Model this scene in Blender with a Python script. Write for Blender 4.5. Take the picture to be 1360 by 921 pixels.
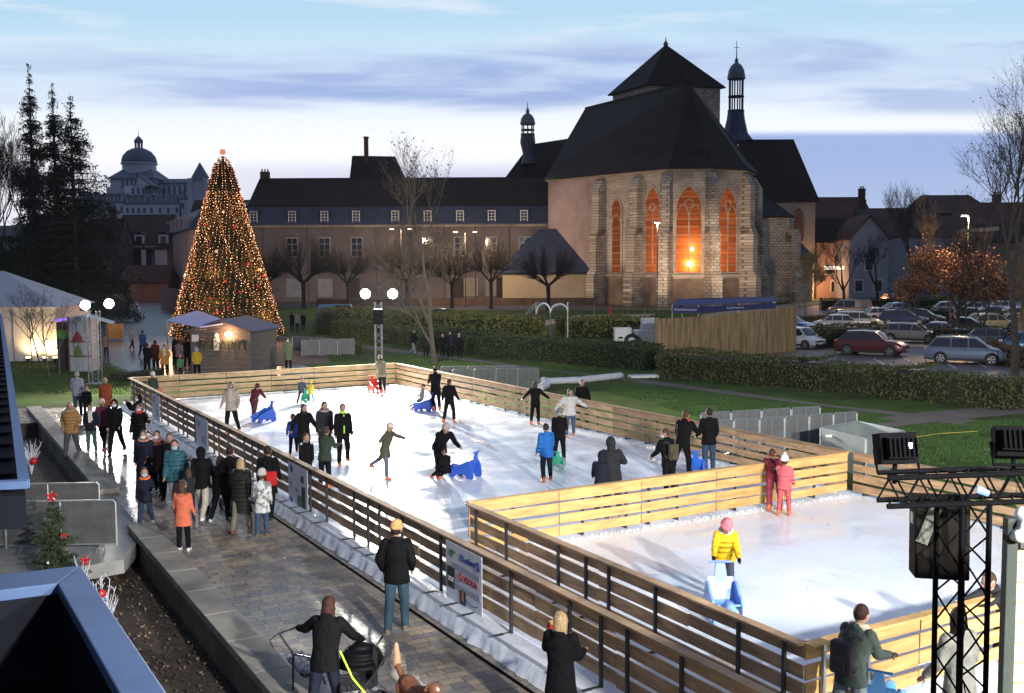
import bpy, bmesh, math, random
import numpy as np
from math import sin, cos, pi, radians as R, sqrt, atan2
from mathutils import Vector as V, Matrix, noise
random.seed(7); rng = np.random.default_rng(7)
for o in list(bpy.data.objects): bpy.data.objects.remove(o)
SC = bpy.context.scene; COL = SC.collection
# ---------------------------------------------------------------- camera
F = 1384.0; H = 6.0; PITCH = R(4.44); ROLL = R(0.27)
f_ = V((0, cos(PITCH), -sin(PITCH))); r0 = V((1, 0, 0)); u0 = V((0, sin(PITCH), cos(PITCH)))
r_ = r0*cos(ROLL) - u0*sin(ROLL); u_ = u0*cos(ROLL) + r0*sin(ROLL)
cam = bpy.data.cameras.new('camera'); cam.sensor_width = 36; cam.lens = 36*F/1360; cam.clip_end = 3000; cam.clip_start = .1
co = bpy.data.objects.new('camera', cam); COL.objects.link(co)
mm = Matrix((r_, u_, -f_)).transposed().to_4x4(); mm.translation = (0, 0, H); co.matrix_world = mm
SC.camera = co
# ---------------------------------------------------------------- world: western dusk sky
W = bpy.data.worlds.new('World'); SC.world = W; W.use_nodes = True
nt = W.node_tree; nt.nodes.clear(); N = nt.nodes; L = nt.links
def nd(t, **k):
    n = N.new(t)
    for a, b in k.items(): setattr(n, a, b)
    return n
def mth(op, a, b=None, c=None, clamp=False):
    n = nd('ShaderNodeMath', operation=op, use_clamp=clamp)
    for i, x in enumerate((a, b, c)):
        if x is None: continue
        if isinstance(x, (int, float)): n.inputs[i].default_value = x
        else: L.new(x, n.inputs[i])
    return n.outputs[0]
def ramp(x, pts, interp='EASE'):
    n = nd('ShaderNodeValToRGB'); n.color_ramp.interpolation = interp; e = n.color_ramp.elements
    while len(e) < len(pts): e.new(.5)
    for i, (p, c) in enumerate(pts):
        e[i].position = p; e[i].color = (c, c, c, 1) if isinstance(c, (int, float)) else (*c, 1)
    L.new(x, n.inputs[0]); return n.outputs[0]
def mixc(f, a, b):
    n = nd('ShaderNodeMix', data_type='RGBA')
    if isinstance(f, (int, float)): n.inputs[0].default_value = f
    else: L.new(f, n.inputs[0])
    for i, x in ((6, a), (7, b)):
        if isinstance(x, tuple): n.inputs[i].default_value = (*x, 1)
        else: L.new(x, n.inputs[i])
    return n.outputs[2]
def sstep(x, a, b):
    n = nd('ShaderNodeMapRange', interpolation_type='SMOOTHSTEP'); L.new(x, n.inputs[0])
    n.inputs[1].default_value = a; n.inputs[2].default_value = b; return n.outputs[0]
tc = nd('ShaderNodeTexCoord'); sx = nd('ShaderNodeSeparateXYZ'); L.new(tc.outputs['Generated'], sx.inputs[0])
dx, dy, dz = sx.outputs
ay = mth('MAXIMUM', mth('ABSOLUTE', dy), .25); X = mth('DIVIDE', dx, ay); Z = mth('DIVIDE', dz, ay)
def nz(sx_, sz_, scale, off=0, det=6, rough=.55, dist=.4):
    c = nd('ShaderNodeCombineXYZ'); L.new(mth('MULTIPLY_ADD', X, sx_, off), c.inputs[0]); L.new(mth('MULTIPLY_ADD', Z, sz_, off*.7), c.inputs[1])
    n = nd('ShaderNodeTexNoise'); n.inputs['Scale'].default_value = scale; n.inputs['Detail'].default_value = det
    n.inputs['Roughness'].default_value = rough; n.inputs['Distortion'].default_value = dist; L.new(c.outputs[0], n.inputs['Vector']); return n.outputs[0]
n1 = nz(1.2, 7, 3.2, 3.1); n2 = nz(1.6, 16, 2.6, 9.4); n3 = nz(.7, 3, 1.7, 5.2, 3)
Zw = mth('ADD', Z, mth('MULTIPLY', mth('SUBTRACT', n1, .5), .045))
base = ramp(Z, [(0, (.80,.80,.91)), (.06, (.90,.91,1.0)), (.115, (1.03,1.04,1.08)), (.165, (.80,.91,1.04)), (.235, (.50,.73,.92)), (.5, (.30,.42,.66)), (1, (.16,.24,.42))], 'LINEAR')
# lavender cloud band high up
b1 = mth('MULTIPLY', sstep(Zw, .142, .160), mth('SUBTRACT', 1, sstep(Zw, .190, .216)))
b1 = mth('MULTIPLY', b1, mth('ADD', .45, mth('MULTIPLY', sstep(X, -.46, -.18), .55)))
b1 = mth('MULTIPLY', b1, mth('SUBTRACT', 1, mth('MULTIPLY', sstep(X, .12, .3), .65)))
b1 = mth('MULTIPLY', b1, mth('ADD', .35, mth('MULTIPLY', sstep(n2, .36, .6), .65)))
c1 = mixc(mth('MULTIPLY', b1, .92), base, (.35,.46,.79))
# thin high streaks
st = mth('MULTIPLY', sstep(n2, .50, .68), sstep(Z, .18, .23))
c2 = mixc(mth('MULTIPLY', st, .6), c1, (.86,.91,1.0))
# dark streaks on the right
s3 = mth('MULTIPLY', sstep(n1, .5, .66), mth('MULTIPLY', sstep(X, .1, .3), mth('MULTIPLY', sstep(Z, .135, .15), mth('SUBTRACT', 1, sstep(Z, .21, .24)))))
c2 = mixc(mth('MULTIPLY', s3, .75), c2, (.42,.53,.82))
# low blue cloud bank on the right
Zb = mth('ADD', Z, mth('MULTIPLY', mth('SUBTRACT', n3, .5), .022))
bank = mth('MULTIPLY', mth('SUBTRACT', 1, sstep(Zb, .117, .127)), sstep(X, .02, .24))
bankc = mixc(sstep(Z, .03, .12), (.46,.56,.82), (.33,.46,.80))
c3 = mixc(mth('MULTIPLY', bank, .93), c2, bankc)
bl = mth('MULTIPLY', mth('SUBTRACT', 1, sstep(Zb, .080, .100)), mth('MULTIPLY', sstep(X, -.5, -.05), mth('SUBTRACT', 1, sstep(X, .1, .2))))
c3 = mixc(mth('MULTIPLY', bl, .6), c3, (.52,.57,.80))
# east half of the sky (behind the camera) is already night blue
c4 = mixc(sstep(dy, -.3, .62), (.15,.185,.30), c3)
c4 = mixc(sstep(dz, -.06, 0), (.02,.02,.03), c4)
bg = nd('ShaderNodeBackground'); L.new(c4, bg.inputs[0]); bg.inputs[1].default_value = 1.0
wo = nd('ShaderNodeOutputWorld'); L.new(bg.outputs[0], wo.inputs[0])
vs = SC.view_settings; vs.view_transform = 'Standard'; vs.look = 'None'; vs.exposure = 0; vs.gamma = 1; vs.use_curve_mapping = False
SC.cycles.max_bounces = 5; SC.cycles.diffuse_bounces = 2; SC.cycles.glossy_bounces = 2; SC.cycles.transmission_bounces = 2
SC.cycles.sample_clamp_indirect = 4
# ---------------------------------------------------------------- pixel rays -> world points on real surfaces
def ray(u, v): return f_ + r_*((u-680)/F) + u_*((460.5-v)/F)
def G(u, v, z=0.0):
    d = ray(u, v); k = (z-H)/d.z; return V((0, 0, H)) + d*k
def P(u, v, Y):
    d = ray(u, v); return V((0, 0, H)) + d*(Y/d.y)
D1 = V((-sin(R(30)), cos(R(30)), 0)); D2 = V((cos(R(30)), sin(R(30)), 0))
def ST(s, t, z=0): return D2*s + D1*t + V((0, 0, z))
# ---------------------------------------------------------------- materials
MC = {}
def M(name, col, rough=.7, var=.18, scale=4, bump=.15, bs=30, metal=0, coord='Object', spec=.5, dirt=None, emit=None, coat=0, stretch=None, rnd=0):
    if name in MC: return MC[name]
    m = bpy.data.materials.new(name); m.use_nodes = True; t = m.node_tree; p = t.nodes['Principled BSDF']; MC[name] = m
    p.inputs['Roughness'].default_value = rough; p.inputs['Metallic'].default_value = metal; p.inputs['Specular IOR Level'].default_value = spec
    p.inputs['Coat Weight'].default_value = coat; p.inputs['Coat Roughness'].default_value = .08
    c = t.nodes.new('ShaderNodeTexCoord'); vec = c.outputs[coord]
    if stretch:
        mp = t.nodes.new('ShaderNodeMapping'); mp.inputs['Scale'].default_value = stretch[0]
        if len(stretch) > 1: mp.inputs['Rotation'].default_value = stretch[1]
        t.links.new(vec, mp.inputs[0]); vec = mp.outputs[0]
    n = t.nodes.new('ShaderNodeTexNoise'); n.inputs['Scale'].default_value = scale; n.inputs['Detail'].default_value = 5; n.inputs['Roughness'].default_value = .6
    t.links.new(vec, n.inputs['Vector'])
    r = t.nodes.new('ShaderNodeValToRGB'); r.color_ramp.elements[0].position = .3; r.color_ramp.elements[1].position = .7
    c0 = dirt if dirt else tuple(x*(1-var) for x in col); c1 = tuple(min(1, x*(1+var)) for x in col)
    r.color_ramp.elements[0].color = (*c0, 1); r.color_ramp.elements[1].color = (*c1, 1)
    t.links.new(n.outputs[0], r.inputs[0]); t.links.new(r.outputs[0], p.inputs['Base Color'])
    if rnd:
        oi = t.nodes.new('ShaderNodeObjectInfo'); mr = t.nodes.new('ShaderNodeMapRange'); mr.inputs[3].default_value = 1-rnd; mr.inputs[4].default_value = 1+rnd; t.links.new(oi.outputs['Random'], mr.inputs[0]); sc_ = t.nodes.new('ShaderNodeVectorMath'); sc_.operation = 'SCALE'; t.links.new(r.outputs[0], sc_.inputs[0]); t.links.new(mr.outputs[0], sc_.inputs['Scale']); t.links.new(sc_.outputs[0], p.inputs['Base Color'])
    if bump:
        n2 = t.nodes.new('ShaderNodeTexNoise'); n2.inputs['Scale'].default_value = bs; n2.inputs['Detail'].default_value = 4; t.links.new(vec, n2.inputs['Vector'])
        b = t.nodes.new('ShaderNodeBump'); b.inputs['Strength'].default_value = bump; b.inputs['Distance'].default_value = .02
        t.links.new(n2.outputs[0], b.inputs['Height']); t.links.new(b.outputs[0], p.inputs['Normal'])
    if emit:
        p.inputs['Emission Color'].default_value = (*emit[0], 1); p.inputs['Emission Strength'].default_value = emit[1]
    return m
def bricks(name, c1, c2, mortar, bw, bh, uz=None, rough=.8, rot=(0,0,0), msz=.015, offs=.5, coord='Object', bump=.5, spec=.3, var=(0.5,1.3), wet=None, sq=1, vs=.35):
    if name in MC: return MC[name]
    m = bpy.data.materials.new(name); m.use_nodes = True; t = m.node_tree; p = t.nodes['Principled BSDF']; MC[name] = m
    c = t.nodes.new('ShaderNodeTexCoord'); mp = t.nodes.new('ShaderNodeMapping'); mp.inputs['Rotation'].default_value = rot
    if uz is None: t.links.new(c.outputs[coord], mp.inputs[0])
    else:   # masonry courses: u runs horizontally along any wall, v is height
        sp_ = t.nodes.new('ShaderNodeSeparateXYZ'); t.links.new(c.outputs[coord], sp_.inputs[0]); m1 = t.nodes.new('ShaderNodeMath'); m1.operation = 'MULTIPLY'; m1.inputs[1].default_value = cos(R(uz)); m2 = t.nodes.new('ShaderNodeMath'); m2.operation = 'MULTIPLY_ADD'; m2.inputs[1].default_value = sin(R(uz))
        t.links.new(sp_.outputs[0], m1.inputs[0]); t.links.new(sp_.outputs[1], m2.inputs[0]); t.links.new(m1.outputs[0], m2.inputs[2]); cb_ = t.nodes.new('ShaderNodeCombineXYZ'); t.links.new(m2.outputs[0], cb_.inputs[0]); t.links.new(sp_.outputs[2], cb_.inputs[1]); t.links.new(cb_.outputs[0], mp.inputs[0])
    wn = t.nodes.new('ShaderNodeTexNoise'); wn.inputs['Scale'].default_value = 2.5; t.links.new(mp.outputs[0], wn.inputs['Vector'])
    wa = t.nodes.new('ShaderNodeVectorMath'); wa.operation = 'MULTIPLY_ADD'; wa.inputs[1].default_value = (.05*bw/.3, .05*bh/.3, 0); t.links.new(wn.outputs['Color'], wa.inputs[0]); t.links.new(mp.outputs[0], wa.inputs[2])
    b = t.nodes.new('ShaderNodeTexBrick'); b.inputs['Scale'].default_value = 1; b.inputs['Brick Width'].default_value = bw; b.inputs['Row Height'].default_value = bh
    b.inputs['Mortar Size'].default_value = msz; b.inputs['Mortar Smooth'].default_value = .3; b.offset = offs; b.squash = sq; b.squash_frequency = 3
    b.inputs['Color1'].default_value = (*c1, 1); b.inputs['Color2'].default_value = (*c2, 1); b.inputs['Mortar'].default_value = (*mortar, 1); b.inputs['Bias'].default_value = 0
    t.links.new(wa.outputs[0], b.inputs['Vector'])
    n = t.nodes.new('ShaderNodeTexNoise'); n.inputs['Scale'].default_value = vs; n.inputs['Detail'].default_value = 8; n.inputs['Roughness'].default_value = .65; t.links.new(mp.outputs[0], n.inputs['Vector'])
    mr = t.nodes.new('ShaderNodeMapRange'); mr.inputs[1].default_value = .3; mr.inputs[2].default_value = .7; mr.inputs[3].default_value = var[0]; mr.inputs[4].default_value = var[1]; t.links.new(n.outputs[0], mr.inputs[0])
    mx = t.nodes.new('ShaderNodeVectorMath'); mx.operation = 'SCALE'; t.links.new(b.outputs['Color'], mx.inputs[0]); t.links.new(mr.outputs[0], mx.inputs['Scale']); t.links.new(mx.outputs[0], p.inputs['Base Color'])
    p.inputs['Specular IOR Level'].default_value = spec; p.inputs['Roughness'].default_value = rough
    if wet:
        r = t.nodes.new('ShaderNodeMapRange'); r.inputs[1].default_value = .35; r.inputs[2].default_value = .65; r.inputs[3].default_value = wet[0]; r.inputs[4].default_value = wet[1]
        t.links.new(n.outputs[0], r.inputs[0]); t.links.new(r.outputs[0], p.inputs['Roughness'])
    bp = t.nodes.new('ShaderNodeBump'); bp.inputs['Strength'].default_value = bump; bp.inputs['Distance'].default_value = .03; bp.invert = True
    nn = t.nodes.new('ShaderNodeTexNoise'); nn.inputs['Scale'].default_value = 12; t.links.new(mp.outputs[0], nn.inputs['Vector'])
    ad = t.nodes.new('ShaderNodeMath'); ad.operation = 'MULTIPLY_ADD'; ad.inputs[1].default_value = .5; t.links.new(nn.outputs[0], ad.inputs[0]); t.links.new(b.outputs['Fac'], ad.inputs[2])
    t.links.new(ad.outputs[0], bp.inputs['Height']); t.links.new(bp.outputs[0], p.inputs['Normal'])
    return m
def EM(name, col, st):
    if name in MC: return MC[name]
    m = bpy.data.materials.new(name); m.use_nodes = True; t = m.node_tree; t.nodes.clear(); MC[name] = m
    e = t.nodes.new('ShaderNodeEmission'); e.inputs[0].default_value = (*col, 1); e.inputs[1].default_value = st
    o = t.nodes.new('ShaderNodeOutputMaterial'); t.links.new(e.outputs[0], o.inputs[0]); return m
# ---------------------------------------------------------------- objects
def thing(name, label, cat, loc=(0,0,0), rz=0, group=None):
    o = bpy.data.objects.new(name, None); o.empty_display_size = .3; COL.objects.link(o); o.location = loc; o.rotation_euler = (0, 0, rz)
    return tag(o, label, cat, group)
def tag(o, label, cat, group=None, kind=None):
    if label: o['label'] = label
    if cat: o['category'] = cat
    if group: o['group'] = group
    if kind: o['kind'] = kind
    return o
def inv(t):
    m = Matrix.LocRotScale(t.location, t.rotation_euler, t.scale)
    if t.parent: m = inv(t.parent).inverted() @ m
    return m.inverted()
class MB:
    def __init__(s): s.v = []; s.f = []; s.m = []; s.mi = 0
    def add(s, vs, fs):
        n = len(s.v); s.v += [tuple(p) for p in vs]; s.f += [tuple(n+i for i in f) for f in fs]; s.m += [s.mi]*len(fs); return s
    def poly(s, pts): return s.add(pts, [tuple(range(len(pts)))])
    def box(s, c, d, rz=0, M4=None, taper=None):
        x, y, z = (q/2 for q in d); tp = taper or 1
        vs = [V((a*x*(tp if k > 0 else 1), b*y*(tp if k > 0 else 1), k*z)) for k in (-1, 1) for a, b in ((-1,-1),(1,-1),(1,1),(-1,1))]
        m = M4 if M4 else Matrix.Rotation(rz, 4, 'Z')
        return s.add([m @ p + V(c) for p in vs], [(0,3,2,1),(4,5,6,7),(0,1,5,4),(1,2,6,5),(2,3,7,6),(3,0,4,7)])
    def beam(s, a, b, w, h, up=V((0,0,1))):
        a, b = V(a), V(b); d = (b-a).normalized(); x = d.cross(up)
        if x.length < 1e-4: x = d.cross(V((0,1,0)))
        x.normalize(); y = x.cross(d)
        vs = [p + x*(i*w/2) + y*(j*h/2) for p in (a, b) for i, j in ((-1,-1),(1,-1),(1,1),(-1,1))]
        return s.add(vs, [(0,3,2,1),(4,5,6,7),(0,1,5,4),(1,2,6,5),(2,3,7,6),(3,0,4,7)])
    def tube(s, pts, rs, n=6, cap=True):
        pts = [V(p) for p in pts]; rs = rs if isinstance(rs, (list, tuple)) else [rs]*len(pts); vs = []; fs = []
        x = None
        for i, p in enumerate(pts):
            d = (pts[min(i+1, len(pts)-1)] - pts[max(i-1, 0)]).normalized()
            if x is None: x = d.orthogonal().normalized()
            else:
                x = (x - d*x.dot(d)); x = x.normalized() if x.length > 1e-5 else d.orthogonal().normalized()
            y = d.cross(x)
            for k in range(n): a = 2*pi*k/n; vs.append(p + (x*cos(a) + y*sin(a))*rs[i])
        for i in range(len(pts)-1):
            for k in range(n): fs.append((i*n+k, i*n+(k+1)%n, (i+1)*n+(k+1)%n, (i+1)*n+k))
        if cap: fs += [tuple(range(n))[::-1], tuple((len(pts)-1)*n+k for k in range(n))]
        return s.add(vs, fs)
    def lathe(s, c, prof, n=16, sx=1, sy=1, M4=None, cap=True):
        vs = []; fs = []; c = V(c)
        for r, z in prof:
            for k in range(n):
                a = 2*pi*k/n; p = V((r*cos(a)*sx, r*sin(a)*sy, z)); vs.append((M4 @ p if M4 else p) + c)
        for i in range(len(prof)-1):
            for k in range(n): fs.append((i*n+k, i*n+(k+1)%n, (i+1)*n+(k+1)%n, (i+1)*n+k))
        if cap: fs += [tuple(range(n))[::-1], tuple((len(prof)-1)*n+k for k in range(n))]
        return s.add(vs, fs)
    def ell(s, c, r, n=10, M4=None):
        pr = [(max(.001, sin(pi*i/(n-1))), -cos(pi*i/(n-1))) for i in range(n)]
        m = (M4 or Matrix.Identity(4)) @ Matrix.Diagonal((r[0], r[1], r[2], 1))
        return s.lathe(c, pr, n+2, M4=m)
    def cap(s, a, b, ra, rb, n=8):
        a, b = V(a), V(b); d = (b-a); l = d.length; d = d.normalized() if l > 1e-6 else V((0,0,1))
        return s.tube([a-d*ra, a-d*ra*.7, a, b, b+d*rb*.7, b+d*rb], [ra*.05, ra*.71, ra, rb, rb*.71, rb*.05], n)
    def prism(s, poly, z0, z1):
        n = len(poly); vs = [V((p[0], p[1], z0)) for p in poly] + [V((p[0], p[1], z1)) for p in poly]
        return s.add(vs, [tuple(range(n))[::-1], tuple(range(n, 2*n))] + [(i, (i+1)%n, n+(i+1)%n, n+i) for i in range(n)])
    def loft(s, rings, closed=True, cap=True):
        n = len(rings[0]); vs = [p for r in rings for p in r]; fs = []
        for i in range(len(rings)-1):
            for k in range(n if closed else n-1): fs.append((i*n+k, i*n+(k+1)%n, (i+1)*n+(k+1)%n, (i+1)*n+k))
        if cap: fs += [tuple(range(n))[::-1], tuple((len(rings)-1)*n+k for k in range(n))]
        return s.add(vs, fs)
    def build(s, name, mats, parent=None, smooth=False, w=False, bevel=0, remesh=0, sm=0, sub=0):
        me = bpy.data.meshes.new(name); vs = s.v
        if w and parent is not None:
            k = inv(parent); vs = [tuple(k @ V(p)) for p in vs]
        me.from_pydata(vs, [], s.f)
        mats = mats if isinstance(mats, (list, tuple)) else [mats]
        for m in mats: me.materials.append(m)
        if len(mats) > 1: me.polygons.foreach_set('material_index', s.m)
        if smooth: me.polygons.foreach_set('use_smooth', [True]*len(me.polygons))
        o = bpy.data.objects.new(name, me); COL.objects.link(o); o.parent = parent
        if bevel:
            b = o.modifiers.new('b', 'BEVEL'); b.width = bevel; b.segments = 2; b.limit_method = 'ANGLE'
        if remesh:
            b = o.modifiers.new('r', 'REMESH'); b.mode = 'VOXEL'; b.voxel_size = remesh; b.use_smooth_shade = True
        if sm:
            b = o.modifiers.new('s', 'SMOOTH'); b.factor = .6; b.iterations = sm
        if sub:
            b = o.modifiers.new('u', 'SUBSURF'); b.levels = sub; b.render_levels = sub
        me.update(); return o
def npmesh(name, verts, k, mat, parent=None, w=False, mi=None):
    n = len(verts)//k
    if w and parent is not None:
        q = np.array(inv(parent)); verts = verts @ q[:3,:3].T + q[:3,3]
    me = bpy.data.meshes.new(name); me.vertices.add(n*k); me.vertices.foreach_set('co', verts.astype(np.float32).ravel())
    me.loops.add(n*k); me.loops.foreach_set('vertex_index', np.arange(n*k, dtype=np.int32))
    me.polygons.add(n); me.polygons.foreach_set('loop_start', np.arange(0, n*k, k, dtype=np.int32)); me.polygons.foreach_set('loop_total', np.full(n, k, dtype=np.int32))
    mats = mat if isinstance(mat, (list, tuple)) else [mat]
    for m in mats: me.materials.append(m)
    if len(mats) > 1: me.polygons.foreach_set('material_index', rng.integers(0, len(mats), n).astype(np.int32) if mi is None else mi)
    me.update(calc_edges=True); o = bpy.data.objects.new(name, me); COL.objects.link(o); o.parent = parent; return o
def leaves(c, size, asp=.5):
    """one small diamond-shaped leaf (quad) per centre, random orientation"""
    n = len(c); a = rng.normal(size=(n, 3)); a /= np.linalg.norm(a, axis=1)[:, None]
    b = rng.normal(size=(n, 3)); b -= (b*a).sum(1)[:, None]*a; b /= np.linalg.norm(b, axis=1)[:, None]
    s = (size*rng.uniform(.6, 1.4, n))[:, None]
    return np.stack([c-a*s, c-b*s*asp, c+a*s, c+b*s*asp], 1).reshape(-1, 3)
def lamp(name, kind, loc, energy, col, parent=None, size=.2, aim=None, angle=90, blend=.5):
    l = bpy.data.lights.new(name, kind); l.energy = energy; l.color = col
    if kind == 'AREA': l.size = size
    else: l.shadow_soft_size = size
    if kind == 'SPOT': l.spot_size = R(angle); l.spot_blend = blend
    o = bpy.data.objects.new(name, l); COL.objects.link(o); o.location = loc
    if aim is not None: o.rotation_euler = (V(aim)-V(loc)).to_track_quat('-Z', 'Y').to_euler()
    return o
def text(name, s, mat, M4, size, parent, ext=.003, bold=0):
    c = bpy.data.curves.new('t', 'FONT'); c.body = s; c.size = size; c.extrude = ext; c.offset = bold; c.align_x = 'CENTER'; c.align_y = 'CENTER'; c.resolution_u = 2
    o = bpy.data.objects.new('t', c); COL.objects.link(o); dg = bpy.context.evaluated_depsgraph_get()
    me = bpy.data.meshes.new_from_object(o.evaluated_get(dg)); bpy.data.objects.remove(o)
    me.transform(inv(parent) @ M4); me.materials.append(mat) ; ob = bpy.data.objects.new(name, me); COL.objects.link(ob); ob.parent = parent; return ob
# ================================================================ GROUND AND SETTING
pine = M('pine boards', (.46,.32,.165), .65, .35, 1.6, .3, 40, stretch=((1,1,7),), rnd=.16)
pine_shaded = M('shaded pine boards', (.38,.245,.135), .75, .42, 1.8, .3, 40, stretch=((1,1,6),), rnd=.2)  # darker copy of the same pine; shade is put into the colour
steel_dark = M('dark steel', (.05,.052,.058), .45, .2, 8, .05, metal=.4)
galv = M('galvanised steel', (.42,.44,.46), .42, .15, 6, .05, metal=.7)
concrete = M('cast concrete', (.27,.25,.215), .85, .3, .9, .4, 25, dirt=(.15,.14,.11))
black = M('matt black', (.004,.004,.005), .85, .2, 10, .05, spec=.03)
rubber = M('rubber', (.02,.02,.02), .8)
white = M('white paint', (.74,.74,.73), .5, .06, 3, .05)
asphalt = M('wet asphalt', (.05,.052,.058), .42, .35, .25, .3, 18, dirt=(.03,.03,.034))
gravel = M('gravel path', (.15,.125,.10), .9, .25, .6, .4, 14)
tan_gravel = M('sandy path', (.42,.31,.19), .85, .2, .5, .3, 14)
grassm = M('lawn', (.070,.125,.026), .95, .35, .35, .8, 30, dirt=(.055,.060,.022), spec=.08)
pav = bricks('stone paving', (.35,.275,.185), (.17,.155,.15), (.07,.062,.055), .36, .19, rot=(0,0,R(-28)), msz=.008, sq=.7, bump=.38, spec=.5, var=(.5,1.4), wet=(.13,.46), vs=.8)
plaza = M('wet plaza slabs', (.16,.165,.185), .22, .25, .4, .12, 4)
def sheet(name, pts, z, mat, kind='structure'):
    b = MB(); b.poly([V((p[0], p[1], z)) for p in pts]); o = b.build(name, mat); o['kind'] = kind; return o
g = MB()
BT0, BT1 = -20, 44     # sunken planting bed (along the path)
def q(s0, s1, t0, t1, z): g.poly([ST(s0, t0, z), ST(s1, t0, z), ST(s1, t1, z), ST(s0, t1, z)])
q(4.4, 330, -60, 520, 0); q(-430, 4.4, BT1, 520, 0); q(-430, -26, -60, BT1, 0)
g.build('ground', grassm)['kind'] = 'structure'
mul = M('bark mulch soil', (.050,.034,.024), .95, .5, 3, 1, 24, dirt=(.022,.015,.011))
b = MB(); n = 60
b.add([ST(-26+30.4*i/n, BT0+(BT1-BT0)*j/n, -.55+.05*noise.noise(V((i*.7, j*.9, 0)))) for j in range(n+1) for i in range(n+1)], [(j*(n+1)+i, j*(n+1)+i+1, (j+1)*(n+1)+i+1, (j+1)*(n+1)+i) for j in range(n) for i in range(n)])
b.poly([ST(-26, BT1, -.7), ST(4.4, BT1, -.7), ST(4.4, BT1, 0), ST(-26, BT1, 0)])
b.build('planting_bed', mul)['kind'] = 'structure'
c = np.column_stack([rng.uniform(-3.5, 4.3, 9000), rng.uniform(8, 26, 9000)])
c = c[:, :1]*np.array(D2)[None] + c[:, 1:]*np.array(D1)[None]; c[:, 2] = -.52+rng.uniform(0, .03, len(c))
o = npmesh('bark_chips', leaves(c, .035, .5), 4, [M('bark chip', (.10,.065,.04), .9), M('pale bark chip', (.22,.16,.10), .9), mul]); tag(o, 'brown bark chips and dead leaves covering the sunken planting bed', 'bark chips', kind='stuff')
# paved promenade
sheet('promenade_paving', [ST(4.4, 2), ST(7.9, 2), ST(7.9, 47), ST(-1.5, 51.5), ST(-1.5, 44.1), ST(4.4, 44.1)], .004, pav)
# plaza round the stalls
sheet('plaza', [G(205,505), G(108,478), G(118,440), G(165,425), G(300,425), G(430,500), G(262,498)], .004, plaza)
sheet('road', [G(158,386), G(213,386), G(262,413), G(330,428), G(330,446), G(150,446)], .008, asphalt)
b = MB(); 
for a, c_ in (((150,441),(157,392)), ((216,388),(232,398))): b.beam(G(*a)+V((0,0,.06)), G(*c_)+V((0,0,.06)), .25, .12)
b.build('kerb', concrete)['kind'] = 'structure'
b = MB(); b.beam(G(206,388,.013), G(246,432,.013), .12, .004); b.beam(G(180,400,.013), G(192,420,.013), .12, .004); b.build('road_marking', white)['kind'] = 'structure'
# far street plus strip in front of the abbey
sheet('far_street', [G(150,410), G(440,408), G(640,412), G(1060,412), G(1060,406), G(640,405), G(440,402), G(150,403)], .004, asphalt)
# brown earth yard between chalet and tree
sheet('gravel_yard', [G(290,484), G(330,447), G(372,445), G(425,462), G(440,482), G(300,492)], .012, M('earth yard', (.13,.09,.06), .8, .3, .5, .4, 12))
sheet('garden_path', [G(370,452), G(420,450), G(560,468), G(700,487), G(860,505), G(1100,538), G(1360,565), G(1500,590), G(1500,605), G(1360,580), G(1190,552), G(1000,528), G(780,500), G(600,477), G(470,462), G(380,458)], .008, gravel)
sheet('garden_path', [G(980,580), G(1130,560), G(1225,548), G(1360,538), G(1360,550), G(1250,560), G(1150,572), G(1090,592)], .012, gravel)
sheet('sandy_path', [G(690,431), G(770,419), G(870,417), G(870,421), G(775,424), G(700,437)], .006, tan_gravel)
sheet('sandy_path', [G(930,418), G(1060,402), G(1110,400), G(1110,404), G(1060,407), G(935,424)], .006, tan_gravel)
sheet('car_park', [G(1010,515), G(1410,545), G(1600,500), G(1500,402), G(1230,400), G(1130,402), G(1040,410), G(1025,440)], .010, M('car park asphalt', (.17,.14,.125), .55, .25, .3, .3, 16))
b = MB()
for i in range(9): b.beam(G(1150+i*40, 494-i*1.5, .016), G(1120+i*40, 478-i*1.2, .016), .12, .004)
b.build('parking_line', white)['kind'] = 'structure'
# short grass tufts on the lawn behind the rink and in front of the hedges
def inpoly(pts, n):
    pts = np.array([(p[0], p[1]) for p in pts]); lo, hi = pts.min(0), pts.max(0); r = rng.uniform(lo, hi, (n*3, 2)); ins = np.zeros(len(r), bool); j = len(pts)-1
    for i in range(len(pts)):
        a, b_ = pts[i], pts[j]; cnd = ((a[1] > r[:, 1]) != (b_[1] > r[:, 1])) & (r[:, 0] < (b_[0]-a[0])*(r[:, 1]-a[1])/(b_[1]-a[1]+1e-9)+a[0]); ins ^= cnd; j = i
    return r[ins][:n]
def tufts(pts, n, h, mats, label):
    r = inpoly(pts, n); r = r[np.array([noise.noise(V((x_*.55, y_*.55, 4)))+.35*noise.noise(V((x_*2.1, y_*2.1, 8))) for x_, y_ in r]) > -.22]; k = len(r); c = np.column_stack([r, np.zeros(k)]); th = rng.uniform(0, 2*pi, k); d = np.column_stack([np.cos(th), np.sin(th), np.zeros(k)])*.012*h/.06
    hh = h*rng.uniform(.5, 1.3, k); top = c+np.column_stack([rng.normal(0, .35, k)*hh, rng.normal(0, .35, k)*hh, hh])
    o = npmesh('grass', np.stack([c-d, c+d, top], 1).reshape(-1, 3), 3, mats); tag(o, label, 'grass', kind='stuff')
gm = [M('grass blade', (.075,.165,.030), .8, bump=0), M('grass blade dark', (.045,.10,.022), .8, bump=0), M('grass blade dry', (.11,.11,.04), .8, bump=0)]
tufts([G(770,510), G(900,520), G(1190,560), G(1000,580), G(950,560)], 52000, .075, gm[:2], 'short green grass of the lawn behind the rink')
tufts([G(990,583), G(1300,560), G(1400,560), G(1400,645), G(1200,610)], 52000, .07, gm[:2], 'green grass of the lawn right of the grey panels')
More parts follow.
